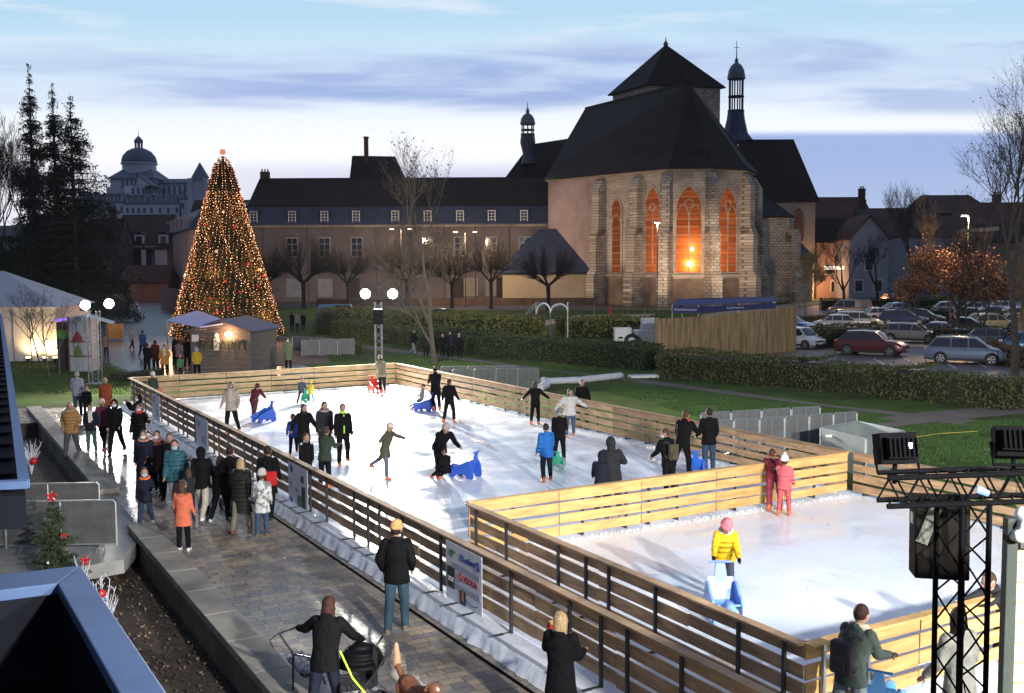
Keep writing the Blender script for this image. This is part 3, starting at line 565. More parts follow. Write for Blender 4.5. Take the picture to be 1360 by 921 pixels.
# ---------- houses
def house(x0, x1, Y, dep, ze, zr, wallm, roofm, label, z0=0, chim=(), wins=(), rz=0, gable=False, hipk=0.0, name='house', group=None, dorm=()):
    t = thing(name, label, 'house', ((x0+x1)/2, Y+dep/2, z0), rz, group); w = (x1-x0)/2; d = dep/2
    b = MB(); 
    if gable:
        b.prism([V((-w,-d,0)),V((w,-d,0)),V((w,d,0)),V((-w,d,0))], 0, ze); b.add([V((-w,-d,ze)),V((w,-d,ze)),V((0,-d,zr-.2)),V((-w,d,ze)),V((w,d,ze)),V((0,d,zr-.2))],[(0,1,2),(4,3,5)])
    else:
        b.prism([V((-w,-d,0)),V((w,-d,0)),V((w,d,0)),V((-w,d,0))], 0, ze); b.add([V((-w,-d,ze)),V((-w,d,ze)),V((-w,0,zr-.2)),V((w,-d,ze)),V((w,d,ze)),V((w,0,zr-.2))],[(1,0,2),(3,4,5)]) if hipk == 0 else None
    b.build('wall', wallm, t)
    b = MB(); o = .4
    if gable:
        slab(b, [V((-w-o,-d-o,ze-.3)),V((-w-o,d+o,ze-.3)),V((0,d+o,zr)),V((0,-d-o,zr))]); slab(b, [V((w+o,d+o,ze-.3)),V((w+o,-d-o,ze-.3)),V((0,-d-o,zr)),V((0,d+o,zr))])
    else:
        k = hipk*w; slab(b, [V((-w-o,-d-o,ze-.2)),V((w+o,-d-o,ze-.2)),V((w-k,0,zr)),V((-w+k,0,zr))]); slab(b, [V((w+o,d+o,ze-.2)),V((-w-o,d+o,ze-.2)),V((-w+k,0,zr)),V((w-k,0,zr))])
        if hipk: slab(b, [V((-w-o,d+o,ze-.2)),V((-w-o,-d-o,ze-.2)),V((-w+k,0,zr))]); slab(b, [V((w+o,-d-o,ze-.2)),V((w+o,d+o,ze-.2)),V((w-k,0,zr))])
    r = b.build('roof', roofm, t)
    for cx in chim:
        b = MB(); b.box((cx*w, 0, zr+.4), (1.3,.7,2.2)); b.box((cx*w,0,zr+1.55),(1.5,.9,.15)); [b.lathe((cx*w+q_,0,zr+1.6),[(.14,0),(.11,.55)],6) for q_ in (-.35,0,.35)]; b.build('chimney', red_tile, r)
    f = Face((-w,-d,0),(w,-d,0))
    for (wx, wz, ww, wh) in wins: 
        bb = MB(); bb.box((wx*w,-d-.03,wz+wh/2),(ww+.3,.08,wh+.3)); q_ = bb.build('window', wframe, t); bb = MB(); bb.box((wx*w,-d-.08,wz+wh/2),(ww,.06,wh)); bb.build('pane', glass_d, q_)
    for (dx_, ) in dorm:
        bb = MB(); bb.box((dx_*w,-d*.72,ze+1.5),(1.9,2.2,2.0)); q_ = bb.build('dormer', wallm, t); bb = MB(); bb.box((dx_*w,-d*.72-1.13,ze+1.5),(1.1,.08,1.4)); bb.build('pane', glass_d, q_)
        bb = MB(); slab(bb, [V((dx_*w-1.2,-d*.72-1.4,ze+2.5)),V((dx_*w-1.2,-d*.72+1.8,ze+2.5)),V((dx_*w,-d*.72+1.8,ze+3.2)),V((dx_*w,-d*.72-1.4,ze+3.2))],.1); slab(bb, [V((dx_*w+1.2,-d*.72+1.8,ze+2.5)),V((dx_*w+1.2,-d*.72-1.4,ze+2.5)),V((dx_*w,-d*.72-1.4,ze+3.2)),V((dx_*w,-d*.72+1.8,ze+3.2))],.1); bb.build('dormer_roof', slate, q_)
    return t
def hpx(u0, u1, Y, dep, ve, vr, wallm, roofm, label, **k): return house(P(u0,350,Y).x, P(u1,350,Y).x, Y, dep, zz(ve,Y), zz(vr,Y+dep/2), wallm, roofm, label, **k)
greyw = M('blue grey render', (.25,.27,.32), .85, .15, .3); darkw = M('dim render', (.10,.085,.08), .9, .3, .3); warmw = M('warm render', (.42,.27,.19), .9, .15, .3)
hpx(150,222,200,12,327,283,M('white render', (.60,.62,.66), .8, .08, .3),brown_tile,'white house with two windows and a dormer left of the abbey',wins=((-.1,zz(350,200),1.7,3.4),(.4,zz(350,200),1.7,3.4)),dorm=((-.05,),(.85,)),name='white_house')
hpx(106,152,190,12,330,288,darkw,tile,'dark house with a broad unlit roof under the hill town',chim=(.3,))
hpx(160,222,185,6,372,350,M('ochre wall', (.20,.12,.08), .9, .2, .4),brown_tile,'low ochre shed in front of the white house',name='shed')
hpx(20,110,205,14,332,292,darkw,tile,'broad dark house behind the bare trees at the far left',chim=(-.5,.6))
hpx(250,330,232,12,300,264,darkw,brown_tile,'brown roofed house between the abbey and the hill')
hpx(1078,1160,205,14,296,264,M('grey brown render', (.16,.13,.12), .9), red_tile,'house with red brown roof just right of the transept',chim=(.96,),wins=((-.3,4,1.4,2),))
hpx(1085,1135,180,9,322,292,warmw,tile,'dark roofed house with a lit pinkish front',wins=((.3,4.3,1.2,1.6),(-.4,4.3,1.2,1.6),(0,1.2,1.4,1.8)))
hpx(1128,1180,172,10,318,289,greyw,red_tile,'narrow gabled grey house with a red side roof',gable=True,wins=((0,5,1.2,1.8),(-.5,1.5,1.2,1.8),(.5,1.5,1.2,1.8)))
hpx(1150,1250,200,12,295,279,darkw,brown_tile,'long low brown roofed house behind the grey gable',chim=(-.85,))
hpx(1170,1300,188,10,315,290,greyw,brown_tile,'grey house with dark roof and white windows behind the brown tree',wins=((-.2,2.5,1.3,1.8),(.2,2.5,1.3,1.8),(.6,2.5,1.3,1.8)))
hpx(1225,1318,215,14,285,262,darkw,brown_tile,'tall brown hipped roof behind the street lamp',hipk=.3)
hpx(1290,1420,205,14,300,272,darkw,red_tile,'reddish roofed house at the right behind the large bare tree',chim=(-.2,))
hpx(1300,1480,180,12,322,300,M('beige render', (.2,.16,.13), .9),tile,'beige house with dark roof behind the car park at the right',wins=((-.6,2.5,1.3,1.8),(-.3,2.5,1.3,1.8)))
# lit shop front glow on the right house
b = MB(); c = P(1108,356,170); b.box((c.x,c.y,c.z),(3.2,.2,.6)); o = b.build('shop_sign', EM('shop sign light', (1,.8,.6), 1.6)); tag(o, 'small lit shop sign above the far street right of the church', 'sign')
o = lamp('shop light','POINT', (c.x-1, 176, 3.4), 1500, (1,.5,.25), size=.3)
# ---------- hill town with domed collegiate church
Yh = 470; s_ = Yh/F
def hz(v): return P(187, v, Yh).z
dc = thing('domed_church', 'far domed church silhouetted on the hill left of the lit tree', 'church', (P(187,280,Yh).x, Yh, hz(285)-4))
cx = P(187,280,Yh).x; far = M('far hazed stone', (.55,.56,.60), .9, .25, .05, .2, .6); farroof = M('far hazed slate', (.13,.145,.19), .8, .2, .1)  # distance haze is put into these pale bluish colours
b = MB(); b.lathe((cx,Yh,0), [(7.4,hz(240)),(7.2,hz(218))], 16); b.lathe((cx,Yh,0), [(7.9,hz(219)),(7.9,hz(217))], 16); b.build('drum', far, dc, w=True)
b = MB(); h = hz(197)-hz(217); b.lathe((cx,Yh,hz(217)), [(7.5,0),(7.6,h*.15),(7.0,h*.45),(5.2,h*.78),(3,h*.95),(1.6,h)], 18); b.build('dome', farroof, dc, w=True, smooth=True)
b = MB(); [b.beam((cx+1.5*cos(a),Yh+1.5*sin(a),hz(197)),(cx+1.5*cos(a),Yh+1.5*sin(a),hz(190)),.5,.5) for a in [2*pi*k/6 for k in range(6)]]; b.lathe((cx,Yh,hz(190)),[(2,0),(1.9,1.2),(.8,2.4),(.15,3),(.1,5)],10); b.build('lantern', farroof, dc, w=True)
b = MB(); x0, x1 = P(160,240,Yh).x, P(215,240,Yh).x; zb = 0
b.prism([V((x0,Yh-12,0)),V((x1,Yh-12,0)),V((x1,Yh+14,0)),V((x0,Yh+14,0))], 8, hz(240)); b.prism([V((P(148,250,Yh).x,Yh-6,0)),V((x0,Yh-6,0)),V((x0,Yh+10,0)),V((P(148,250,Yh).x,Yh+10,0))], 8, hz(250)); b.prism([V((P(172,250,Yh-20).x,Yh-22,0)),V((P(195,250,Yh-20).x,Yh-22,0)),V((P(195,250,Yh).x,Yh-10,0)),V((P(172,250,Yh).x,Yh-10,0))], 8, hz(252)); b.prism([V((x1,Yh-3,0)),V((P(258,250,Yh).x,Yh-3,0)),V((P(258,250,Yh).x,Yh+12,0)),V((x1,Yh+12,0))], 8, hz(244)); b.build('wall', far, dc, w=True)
b = MB(); t = V((cx,Yh,hz(221)))
a4 = [V((x0-1,Yh-13,hz(240))),V((x1+1,Yh-13,hz(240))),V((x1+1,Yh+15,hz(240))),V((x0-1,Yh+15,hz(240)))]
tl_, tr_ = V((P(174,220,Yh).x,Yh,hz(219))), V((P(200,220,Yh).x,Yh,hz(221)))
slab(b, [a4[0],a4[1],tr_,tl_],.5); slab(b,[a4[1],a4[2],tr_],.5); slab(b,[a4[3],a4[0],tl_],.5); slab(b,[a4[2],a4[3],tl_,tr_],.5)
c = P(183.5,252,Yh-22); slab(b,[V((P(171,0,Yh-22).x,Yh-23,hz(252))),V((c.x,Yh-23,hz(237))),V((c.x,Yh-5,hz(237))),V((P(171,0,Yh-22).x,Yh-5,hz(252)))],.4); slab(b,[V((c.x,Yh-23,hz(237))),V((P(196,0,Yh-22).x,Yh-23,hz(252))),V((P(196,0,Yh-22).x,Yh-5,hz(252))),V((c.x,Yh-5,hz(237)))],.4)
slab(b,[V((x1,Yh-4,hz(244))),V((P(258,250,Yh).x,Yh-4,hz(244))),V((P(257,250,Yh).x,Yh+4,hz(237))),V((x1,Yh+4,hz(237)))],.4); b.build('roof', farroof, dc, w=True)
b = MB(); b.add([V((P(171.5,0,Yh-22).x,Yh-22.3,hz(252))),V((P(195.5,0,Yh-22).x,Yh-22.3,hz(252))),V((c.x,Yh-22.3,hz(237.5)))],[(0,1,2)]); b.build('gable', far, dc, w=True)
for us, v0, yy, vz, sz in ((range(163,213,6),244,12,248,(.9,.3,3.6)),(range(218,258,7),252,3,254,(.9,.3,4.2)),((177,184,191),260,22,262,(1,.3,5))):
    for u in us: b = MB(); c = P(u,v0,Yh-yy); b.box((c.x,Yh-yy-.15,hz(vz)),sz); b.build('window', farroof, dc, w=True)
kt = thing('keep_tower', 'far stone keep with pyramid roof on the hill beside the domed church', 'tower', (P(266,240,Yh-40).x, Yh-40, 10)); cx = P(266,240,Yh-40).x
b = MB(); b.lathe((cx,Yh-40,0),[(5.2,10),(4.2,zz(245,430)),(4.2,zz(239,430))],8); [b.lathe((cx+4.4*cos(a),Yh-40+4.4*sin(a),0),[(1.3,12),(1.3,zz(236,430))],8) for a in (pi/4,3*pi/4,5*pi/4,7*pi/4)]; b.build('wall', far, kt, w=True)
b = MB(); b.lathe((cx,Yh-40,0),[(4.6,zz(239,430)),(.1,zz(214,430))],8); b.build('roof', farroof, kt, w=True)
for i, (u0,u1,ve,vr,lab) in enumerate(((132,165,266,254,'pale far house with dormers at the left foot of the domed church'),(165,195,268,256,'pale far house with a row of dormers below the dome'),(195,240,268,256,'long pale far house below the nave of the domed church'),(238,275,262,252,'far house under the keep tower'),(100,134,262,255,'far low house half hidden by the conifers'))):
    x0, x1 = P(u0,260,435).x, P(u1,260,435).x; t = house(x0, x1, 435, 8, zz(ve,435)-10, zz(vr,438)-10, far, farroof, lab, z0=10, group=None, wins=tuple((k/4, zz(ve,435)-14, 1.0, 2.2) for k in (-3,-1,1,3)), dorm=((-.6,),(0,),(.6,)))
# ================================================================ ICE RINK
IZ = .30; S0, S1, T1 = 7.95, 20.1, 46.1; T0 = 6.9; A0, A1, AT0, AT1 = 9.37, 19.95, 9.05, 18.0
ice = M('scraped ice', (.79,.85,.94), .24, .05, .45, .10, 7, spec=.5, stretch=((1,1,1),))
b = MB(); b.poly([ST(7.62,T0,IZ),ST(S1+.25,T0,IZ),ST(S1+.25,T1+.25,IZ),ST(7.62,T1+.25,IZ)])
for a, c_ in (((7.62,T0),(S1+.25,T0)),((S1+.25,T0),(S1+.25,T1+.25)),((S1+.25,T1+.25),(7.62,T1+.25)),((7.62,T1+.25),(7.62,T0))): b.poly([ST(*a,0),ST(*c_,0),ST(*c_,IZ),ST(*a,IZ)])
b.build('ice', ice)['kind'] = 'structure'
t_ = ice.node_tree; _n = t_.nodes.new('ShaderNodeTexNoise'); _n.inputs['Scale'].default_value = .9; _n.inputs['Detail'].default_value = 6; _m = t_.nodes.new('ShaderNodeMapRange'); _m.inputs[1].default_value = .4; _m.inputs[2].default_value = .6; _m.inputs[3].default_value = .10; _m.inputs[4].default_value = .5; _c = t_.nodes.new('ShaderNodeTexCoord'); t_.links.new(_c.outputs['Object'], _n.inputs['Vector']); t_.links.new(_n.outputs[0], _m.inputs[0]); t_.links.new(_m.outputs[0], t_.nodes['Principled BSDF'].inputs['Roughness'])
c_ = []
for (s0,t0),(s1,t1) in (((8.1,18),(8.1,46)),((8.1,45.95),(20,45.95)),((19.95,18.2),(19.95,46)),((9.6,17.85),(19.8,17.85)),((9.55,9.3),(9.55,17.8)),((9.6,9.25),(19.7,9.25))):
    k = rng.random(1400); q2 = np.abs(rng.normal(0,.10,1400)); q3 = (s0+(s1-s0)*k+ (q2 if s0 == s1 and s0 < 15 else (-q2 if s0 == s1 else 0))); q4 = t0+(t1-t0)*k+((-q2 if t0 > 16 else q2) if t0 == t1 else 0); c_.append(q3[:,None]*np.array(D2)+q4[:,None]*np.array(D1)+np.array([[0,0,IZ+.008]])+np.array([[0,0,1]])*np.maximum(0,.05-.3*q2)[:,None]*rng.random((1400,1)))
o = npmesh('ice_shavings', leaves(np.concatenate(c_), .016, .7), 4, M('ice shavings', (.85,.88,.93), .7, .04, bump=0)); tag(o, 'loose white ice shavings gathered along the foot of the fences', 'ice shavings', kind='stuff')
# snow scuffs scraped by the skates
b = MB()
for k in range(620):
    s, t = random.uniform(8.3,19.8), random.uniform(18.6,45.5)
    if random.random() < .2: s, t = random.uniform(9.8,19.5), random.uniform(9.5,17.6)
    a = random.uniform(0, 2*pi); l = random.uniform(.25, 1.3); cu = random.uniform(-.6,.6); pts = []; p = ST(s,t,IZ+.003)
    for i in range(6): pts.append(p.copy()); a += cu/5; p += V((cos(a),sin(a),0))*l/5
    q_ = ST(s,t); x = V((-sin(a),cos(a),0))*.008
    if all(8.1 < D2.dot(q2) < 19.9 for q2 in pts): b.add([pp-x for pp in pts]+[pp+x for pp in pts], [(i,i+1,7+i,6+i) for i in range(5)])
o = b.build('skate_scratches', M('skate cut', (.70,.74,.80), .6, .1)); tag(o, 'thin curved skate cuts across the white ice', 'skate marks', kind='stuff')
def rink_fence(label, A, B, out, mat=pine, ht=1.0, mod=2.05, posts='pair', z=IZ, top=True, group='wooden rink fences', postm=steel_dark):
    """A,B on the ice edge; out = direction away from the skaters (steel posts stand there)"""
    A, B = V(A), V(B); A.z = B.z = 0; L_ = (B-A).length; d = (B-A).normalized(); n = max(1, round(L_/mod)); o = thing('rink_fence', label, 'fence', (A+B)/2+V((0,0,z)), 0, group)
    for i in range(n):
        a, c_ = A+d*(L_*i/n+.012), A+d*(L_*(i+1)/n-.012); b = MB()
        for r in range(4):
            zc = z+.07+.115+r*.245; j = random.uniform(-.014,.014); k = random.uniform(-.014,.014)
            jo = out*random.uniform(-.008,.008); b.beam(a+V((0,0,zc+j))+jo, c_+V((0,0,zc+k))-jo, .027, .185+random.uniform(-.018,.014))
            if r in (1,): pass
        b.build('board_panel', mat, o, w=True)
        for q_ in ((.30,.84) if i % 2 else (.12,.50)):
            p = a+(c_-a)*q_+out*.07; b = MB(); b.beam(p+V((0,0,z)), p+V((0,0,z+ht)), .045, .045, up=d); b.beam(p+V((0,0,z+.012)), p+out*.3+V((0,0,z+.012)), .05, .02); b.build('post', postm, o, w=True)
    b = MB(); 
    for i in range(n):
        a, c_ = A+d*(L_*i/n+.004), A+d*(L_*(i+1)/n-.004); b.beam(a+V((0,0,z+ht+.032))+out*.035, c_+V((0,0,z+ht+.032))+out*.035, .15, .034)
    b.build('top_rail', mat, o, w=True); return o
kb = M('kick board', (.72,.73,.75), .6, .08, 2)
rink_fence('long left rink fence beside the paved promenade, dark steel posts on the path side', ST(S0,T0), ST(S0,T1), -D2, pine_shaded)
rink_fence('back rink fence of pale boards in front of the chalet', ST(S0,T1), ST(S1,T1), D1, pine)
rink_fence('right rink fence running along the lawn from the back corner', ST(S1,T1), ST(S1,AT1+.1), D2, pine_shaded)
rink_fence('golden divider fence between the big rink and the children rink', ST(A0,AT1), ST(S1-.1,AT1), D1, M('floodlit pine boards', (.60,.355,.125), .6, .32, 1.6, .3, 40, stretch=((1,1,7),), rnd=.14))  # the floodlight's golden tint is put into this board colour
rink_fence('long inner fence on the left side of the children rink', ST(A0,AT0), ST(A0,AT1-.1), -D2, pine_shaded)
rink_fence('front fence of the children rink with galvanised posts', ST(A0,AT0), ST(A1,AT0), -D1, MC['floodlit pine boards'], postm=galv)
rink_fence('right fence of the children rink behind the lighting truss', ST(S1,AT1-.1), ST(S1,T0), D2, pine_shaded)
# snow lip along the foot of the back fence
# plastic skirt on the path side: wrinkled white sheeting
def skirt():
    n, m_ = 620, 9; vs = []; fs = []
    for i in range(n+1):
        t = T0-1+ (T1+1.2-T0)*i/n
        for j in range(m_):
            k = j/(m_-1); s = 7.90-.05-.18*min(1,k*2.2) - (.12*max(0,k-.3)/.7); z = IZ+.012 if k < .3 else IZ*(1-(k-.3)/.7)+.012
            am = max(0, k-.2); w = noise.noise(V((t*3.1, k*1.1, 1)))*.075*am + noise.noise(V((t*9, k*3, 7)))*.035*am + abs(noise.noise(V((t*5+k*2, k*.6, 3))))*.05*am
            vs.append(ST(s-.06*am-w, t, max(.012, z+ (noise.noise(V((t*2,k*4,9)))*.02 if 0<k<1 else 0))))
    for i in range(n):
        for j in range(m_-1): fs.append((i*m_+j, i*m_+j+1, (i+1)*m_+j+1, (i+1)*m_+j))
    b = MB(); b.add(vs, fs); o = b.build('plastic_skirt', M('white plastic sheet', (.72,.76,.84), .22, .05, 1, .25, 14, spec=.6), smooth=True)
    tag(o, 'wrinkled white plastic sheeting covering the rink edge beside the path', 'plastic sheet')
skirt()
b = MB(); b.beam(ST(7.34,T0-1,.012), ST(7.34,T1,.012), .05, .02); tag(b.build('cable', black), 'thin black cable lying along the foot of the plastic skirt', 'cable')
# ---------------------------------------------------------------- banners
banm = M('banner vinyl', (.62,.64,.72), .4, .05, 2, .05)
def banner(label, t0, t1, z0, z1, s=7.82, name='banner'):
    c = ST(s, (t0+t1)/2, (z0+z1)/2); o = thing(name, label, 'banner', c); b = MB(); b.box(c, (.012, abs(t1-t0), z1-z0), rz=R(30)); b.build('sheet', banm, o, w=True); return o, c
def tS(u, v, z): return D1.dot(G(u, v, z))
X4 = Matrix((-D1, V((0,0,1)), -D2)).transposed().to_4x4()   # text plane facing the path; reading direction runs towards the camera
def onb(c, x, z, off=.012): m4 = X4.copy(); m4.translation = c - D1*x + V((0,0,z)) - D2*off; return m4
def pan(o, c, name, x, z, w_, h_, mat): b = MB(); m4 = onb(c, x, z, .010); b.box(m4.translation, (w_, h_, .006), M4=X4); b.build(name, mat, o, w=True)
ta, tb = 15.85, 14.55
o, c = banner('large white sponsor banner with several logos on the left rink fence', ta, tb, .30, 1.30)
wb = .65
txb = M('print blue', (.03,.06,.28), .5, 0); txr = M('print red', (.35,.04,.04), .5, 0); txg = M('print green', (.05,.22,.08), .5, 0); txk = M('print black', (.02,.02,.022), .5, .1); txw = M('print white', (.7,.7,.7), .5, 0); txs = M('print grey blue', (.33,.37,.48), .5, .05); txo = M('print orange', (.35,.16,.05), .5, .2)
pan(o, c, 'print_panel', .10, .13, 1.0-.02, .10, txs); pan(o, c, 'print_panel', .12, -.20, .95, .09, txs)
text('lettering', 'E.Leclerc', txb, onb(c,.17,.32), .15, o, bold=.004)
b = MB(); m4 = onb(c,.53,.31,.014); b.tube([m4.translation+X4.to_3x3()@V((.07*cos(a),.07*sin(a),0)) for a in [2*pi*k/12 for k in range(13)]], .011, 5); b.build('logo_ring', txb, o, w=True); text('lettering','L',txr,onb(c,.53,.31,.016),.10,o)
text('lettering', 'VEOLIA', txr, onb(c,.27,-.02), .15, o, bold=.003)
b = MB(); m4 = onb(c,-.08,-.01,.014); b.tube([m4.translation+X4.to_3x3()@V((.055*cos(a),.065*sin(a),0)) for a in [2*pi*k/12 for k in range(13)]], .012, 5); b.build('logo_ring', txr, o, w=True)
b = MB(); m4 = onb(c,-.42,.33,.012); b.box(m4.translation, (.13,.10,.006), M4=X4); b.box(m4.translation+V((0,0,.03))+(-D1)*.1,(.1,.03,.006),M4=X4); b.build('logo', txg, o, w=True)
pan(o, c, 'print_panel', -.45, -.10, .28, .36, txk); text('lettering','SPECTACLE\nDE NOEL',txw,onb(c,-.45,-.13,.016),.045,o)
pan(o, c, 'print_panel', -.02, -.34, .22, .26, txk); pan(o, c, 'print_panel', -.02, -.32, .10, .2, txo) if 0 else None
b = MB(); m4 = onb(c,-.02,-.32,.015); b.box(m4.translation,(.07,.18,.004),M4=X4); b.build('print_panel', txo, o, w=True)
b = MB(); m4 = onb(c,.33,-.35,.012); pts=[m4.translation+X4.to_3x3()@V((.17*cos(a),.05*sin(a),0)) for a in [2.6+3.6*k/10 for k in range(11)]]; b.tube(pts,.008,4); b.build('logo_arc', txb, o, w=True)
for (uu, lab) in ((.0,0),): pass
tA, tB = tS(375,612,1.3), tS(399,625,1.3)
o, c = banner('blue tinted sponsor banner behind the child in the patterned coat', tA, tB, .28, 1.28)
for (x, z, w_, h_, m_) in ((-.42,.36,.16,.16,txb),(.36,.22,.2,.16,txb),(-.42,-.02,.16,.16,txs),(.02,-.1,.3,.1,txs),(-.46,-.4,.12,.12,txb),(.12,-.33,.3,.26,txg),(.42,-.2,.24,.5,txk)): 
    k = abs(tA-tB)/1.4; pan(o, c, 'print_panel', x*k, z, w_*k, h_, m_)
for (u0,v0,u1,v1,lab) in ((260,549,276,557,'narrow pale banner on the middle of the left rink fence'),(199,520,210,525,'small white banner near the far left corner of the rink')):
    t0_, t1_ = tS(u0,v0,1.3), tS(u1,v1,1.3); o, c = banner(lab, t0_, t1_, .30, 1.26); k = abs(t0_-t1_)
    pan(o, c, 'print_panel', -.2*k, .25, .35*k, .2, txs); pan(o, c, 'print_panel', .2*k, -.2, .35*k, .25, txs)
# ---------------------------------------------------------------- concrete walls along the promenade
def wall_run(t0, t1, label):
    b = MB(); n = int((t1-t0)/1.5)+1
    b.beam(ST(4.32,t0,-.28), ST(4.32,t1,-.28), .40, .62); wl = thing('concrete_wall', label, 'wall', ST(4.32,(t0+t1)/2,-.55)); b.build('wall_body', M('stained concrete', (.13,.115,.085), .9, .4, .7, .5, 12, dirt=(.05,.045,.03)), wl, w=True)
    b = MB()
    for i in range(n):
        a = t0+(t1-t0)*i/n+.006; c_ = t0+(t1-t0)*(i+1)/n-.006; b.beam(ST(4.34,a,.10), ST(4.34,c_,.10), .56, .14)
    b.build('coping', concrete, wl, w=True, bevel=.012)
wall_run(3, 24.6, 'low concrete wall between the near paving and the bark bed'); wall_run(28.9, 48, 'farther low concrete wall beyond the barrier ramp')
b = MB(); b.prism([ST(4.55,24.7),ST(4.55,28.8),ST(-6,34.5),ST(-12,20),ST(3.6,22.3)], -.3, -.006); o = b.build('ramp', M('ribbed ramp deck', (.23,.23,.22), .5, .2, 2, .5, 30)); o['kind'] = 'structure'
# crowd barriers with mesh panels
meshm = M('perforated steel sheet', (.075,.08,.08), .7, .25, 3, .4, 120, metal=.1, spec=.2)
def barrier(p, ang, w_=2.3, h=1.08, label='', group='grey crowd barriers', base=0, panelm=None, feet=True, name='crowd_barrier'):
    o = thing(name, label, 'barrier', (p[0], p[1], base), ang, group); b = MB()
    b.tube([(-w_/2,0,.08),(-w_/2,0,h-.05),(-w_/2+.05,0,h),(w_/2-.05,0,h),(w_/2,0,h-.05),(w_/2,0,.08)], .02, 6); b.tube([(-w_/2,0,.14),(w_/2,0,.14)], .016, 6)
    b.tube([(0,0,.14),(0,0,h)], .016, 5); b.build('frame', galv, o)
    b = MB(); b.box((0,0,(h+.14)/2), (w_-.05,.012,h-.16)); b.build('mesh_panel', panelm or meshm, o)
    if feet:
        for s_ in (-1,1): b = MB(); b.tube([(s_*w_*.35,-.28,.02),(s_*w_*.35,-.02,.12),(s_*w_*.35,.28,.02)], .016, 5); b.build('foot', galv, o)
    return o
p = G(153,664,1.1)
for i in range(5): barrier((p.x-1.17-2.36*i, p.y-.02*i), R(3), label='perforated crowd barrier, near row of the ramp, number %s from the wall' % ('first','second','third','fourth','fifth')[i], group='crowd barriers of the ramp')
p = G(131,641,1.1)
for i in range(4): barrier((p.x-1.17-2.36*i, p.y-.02*i), R(3), label='perforated crowd barrier, far row of the ramp, %s from the wall' % ('first','second','third','fourth')[i], group='crowd barriers of the ramp')
# barriers outside the rink on the lawn: three rows
pl = M('grey translucent panel', (.13,.135,.14), .6, .2, 2, .2, 60, spec=.2)
def brow(a, c_, n, lab, zt=1.15, h=1.15):
    A, B = G(*a, zt), G(*c_, zt); A.z = B.z = 0
    for i in range(n):
        m_ = A+(B-A)*((i+.5)/n); barrier(m_, atan2(B.y-A.y, B.x-A.x), (B-A).length/n-.04, h, label=lab+(', leftmost panel',', second panel',', third panel',', fourth panel',', fifth panel',', sixth panel',', seventh panel')[i], group='grey barrier panels on the lawn', panelm=pl, name='barrier_panel')
brow((930,549),(1090,540),4,'grey panel of the back row on the lawn beside the right rink fence')
brow((940,560),(1139,547),6,'grey panel of the front row on the lawn beside the right rink fence')
brow((585,487),(690,486),3,'grey mesh panel of the back row behind the rink corner')
brow((600,491),(716,489),4,'grey mesh panel of the front row behind the rink corner')
brow((388,447),(440,450),2,'grey fence panel by the back path near the green coated man')
brow((400,452),(471,450),3,'grey fence panel in front of the brown shrub')
# ---------------------------------------------------------------- open galvanised box tank on the lawn
o = thing('metal_box', 'open topped galvanised sheet metal box standing on the lawn by the rink fence', 'box')
A, B, C_, D_ = G(1092,568,1.1), G(1155,577,1.1) , G(1196,568,1.1), G(1138,559,1.1)
A, B, D_ = G(1090,569,1.1), G(1150,583,1.1), G(1140,560,1.1)
for p in (A,B,D_): p.z = 0
C_ = B+(D_-A); o.location = (A+C_)/2; b = MB(); cl = [A,B,C_,D_]
for i in range(4): b.beam(cl[i]+V((0,0,.55)), cl[(i+1)%4]+V((0,0,.55)), .03, 1.08)
b.build('side_panels', M('zinc sheet', (.36,.40,.40), .4, .15, 1.5, .1, metal=.5), o, w=True); b = MB()
for i in range(4): b.beam(cl[i]+V((0,0,1.1)), cl[(i+1)%4]+V((0,0,1.1)), .07, .04); b.beam(cl[i]+V((0,0,.0)), cl[i]+V((0,0,1.1)), .05, .05, up=V((1,0,0)))
b.build('rim', galv, o, w=True); b = MB(); m_ = A+(B-A)*.25; b.box(m_+V((-.03,-.03,.95)),(.3,.03,.07)); b.build('plate', white, o, w=True)
# white hoses / air duct lying across the lawn corner
def duct(pts, r, label):
    b = MB(); sp = []
    P_ = [V(p) for p in pts]
    for i in range(len(P_)-1):
        for k in range(8): sp.append(P_[i].lerp(P_[i+1], k/8))
    sp.append(P_[-1]); b.tube(sp, [r*(1+.06*sin(i*2.1)) for i in range(len(sp))], 10); tag(b.build('hose', M('white hose', (.62,.65,.7), .45, .1, 3), smooth=True), label, 'hose')
duct([G(718,507,.2), G(770,505,.2), G(825,499,.2)], .17, 'thick white duct lying across the lawn behind the rink')
duct([G(716,516,.2), G(726,511,.2), G(722,506,.2)], .2, 'short bent white duct end beside the rink fence')
b = MB(); b.box(G(855,500,.08),(1.6,.7,.14),rz=.2); tag(b.build('white_cover', white, bevel=.03), 'flat white cover lying at the foot of the hedge', 'cover')
sheet('white_sheet', [G(1305,598), G(1360,588), G(1420,610), G(1345,606)], .014, white, kind=None)
tag(bpy.data.objects['white_sheet'], 'white sheet lying on the grass at the right edge', 'sheet'); bpy.data.objects['white_sheet'].pop('kind', None)
b = MB(); b.tube([G(1212,581,.1), G(1250,576,.35), G(1298,573,.4)], .012, 4); tag(b.build('rope', M('yellow rope', (.5,.4,.05), .7)), 'thin yellow rope stretched across the lawn', 'rope')
b = MB()
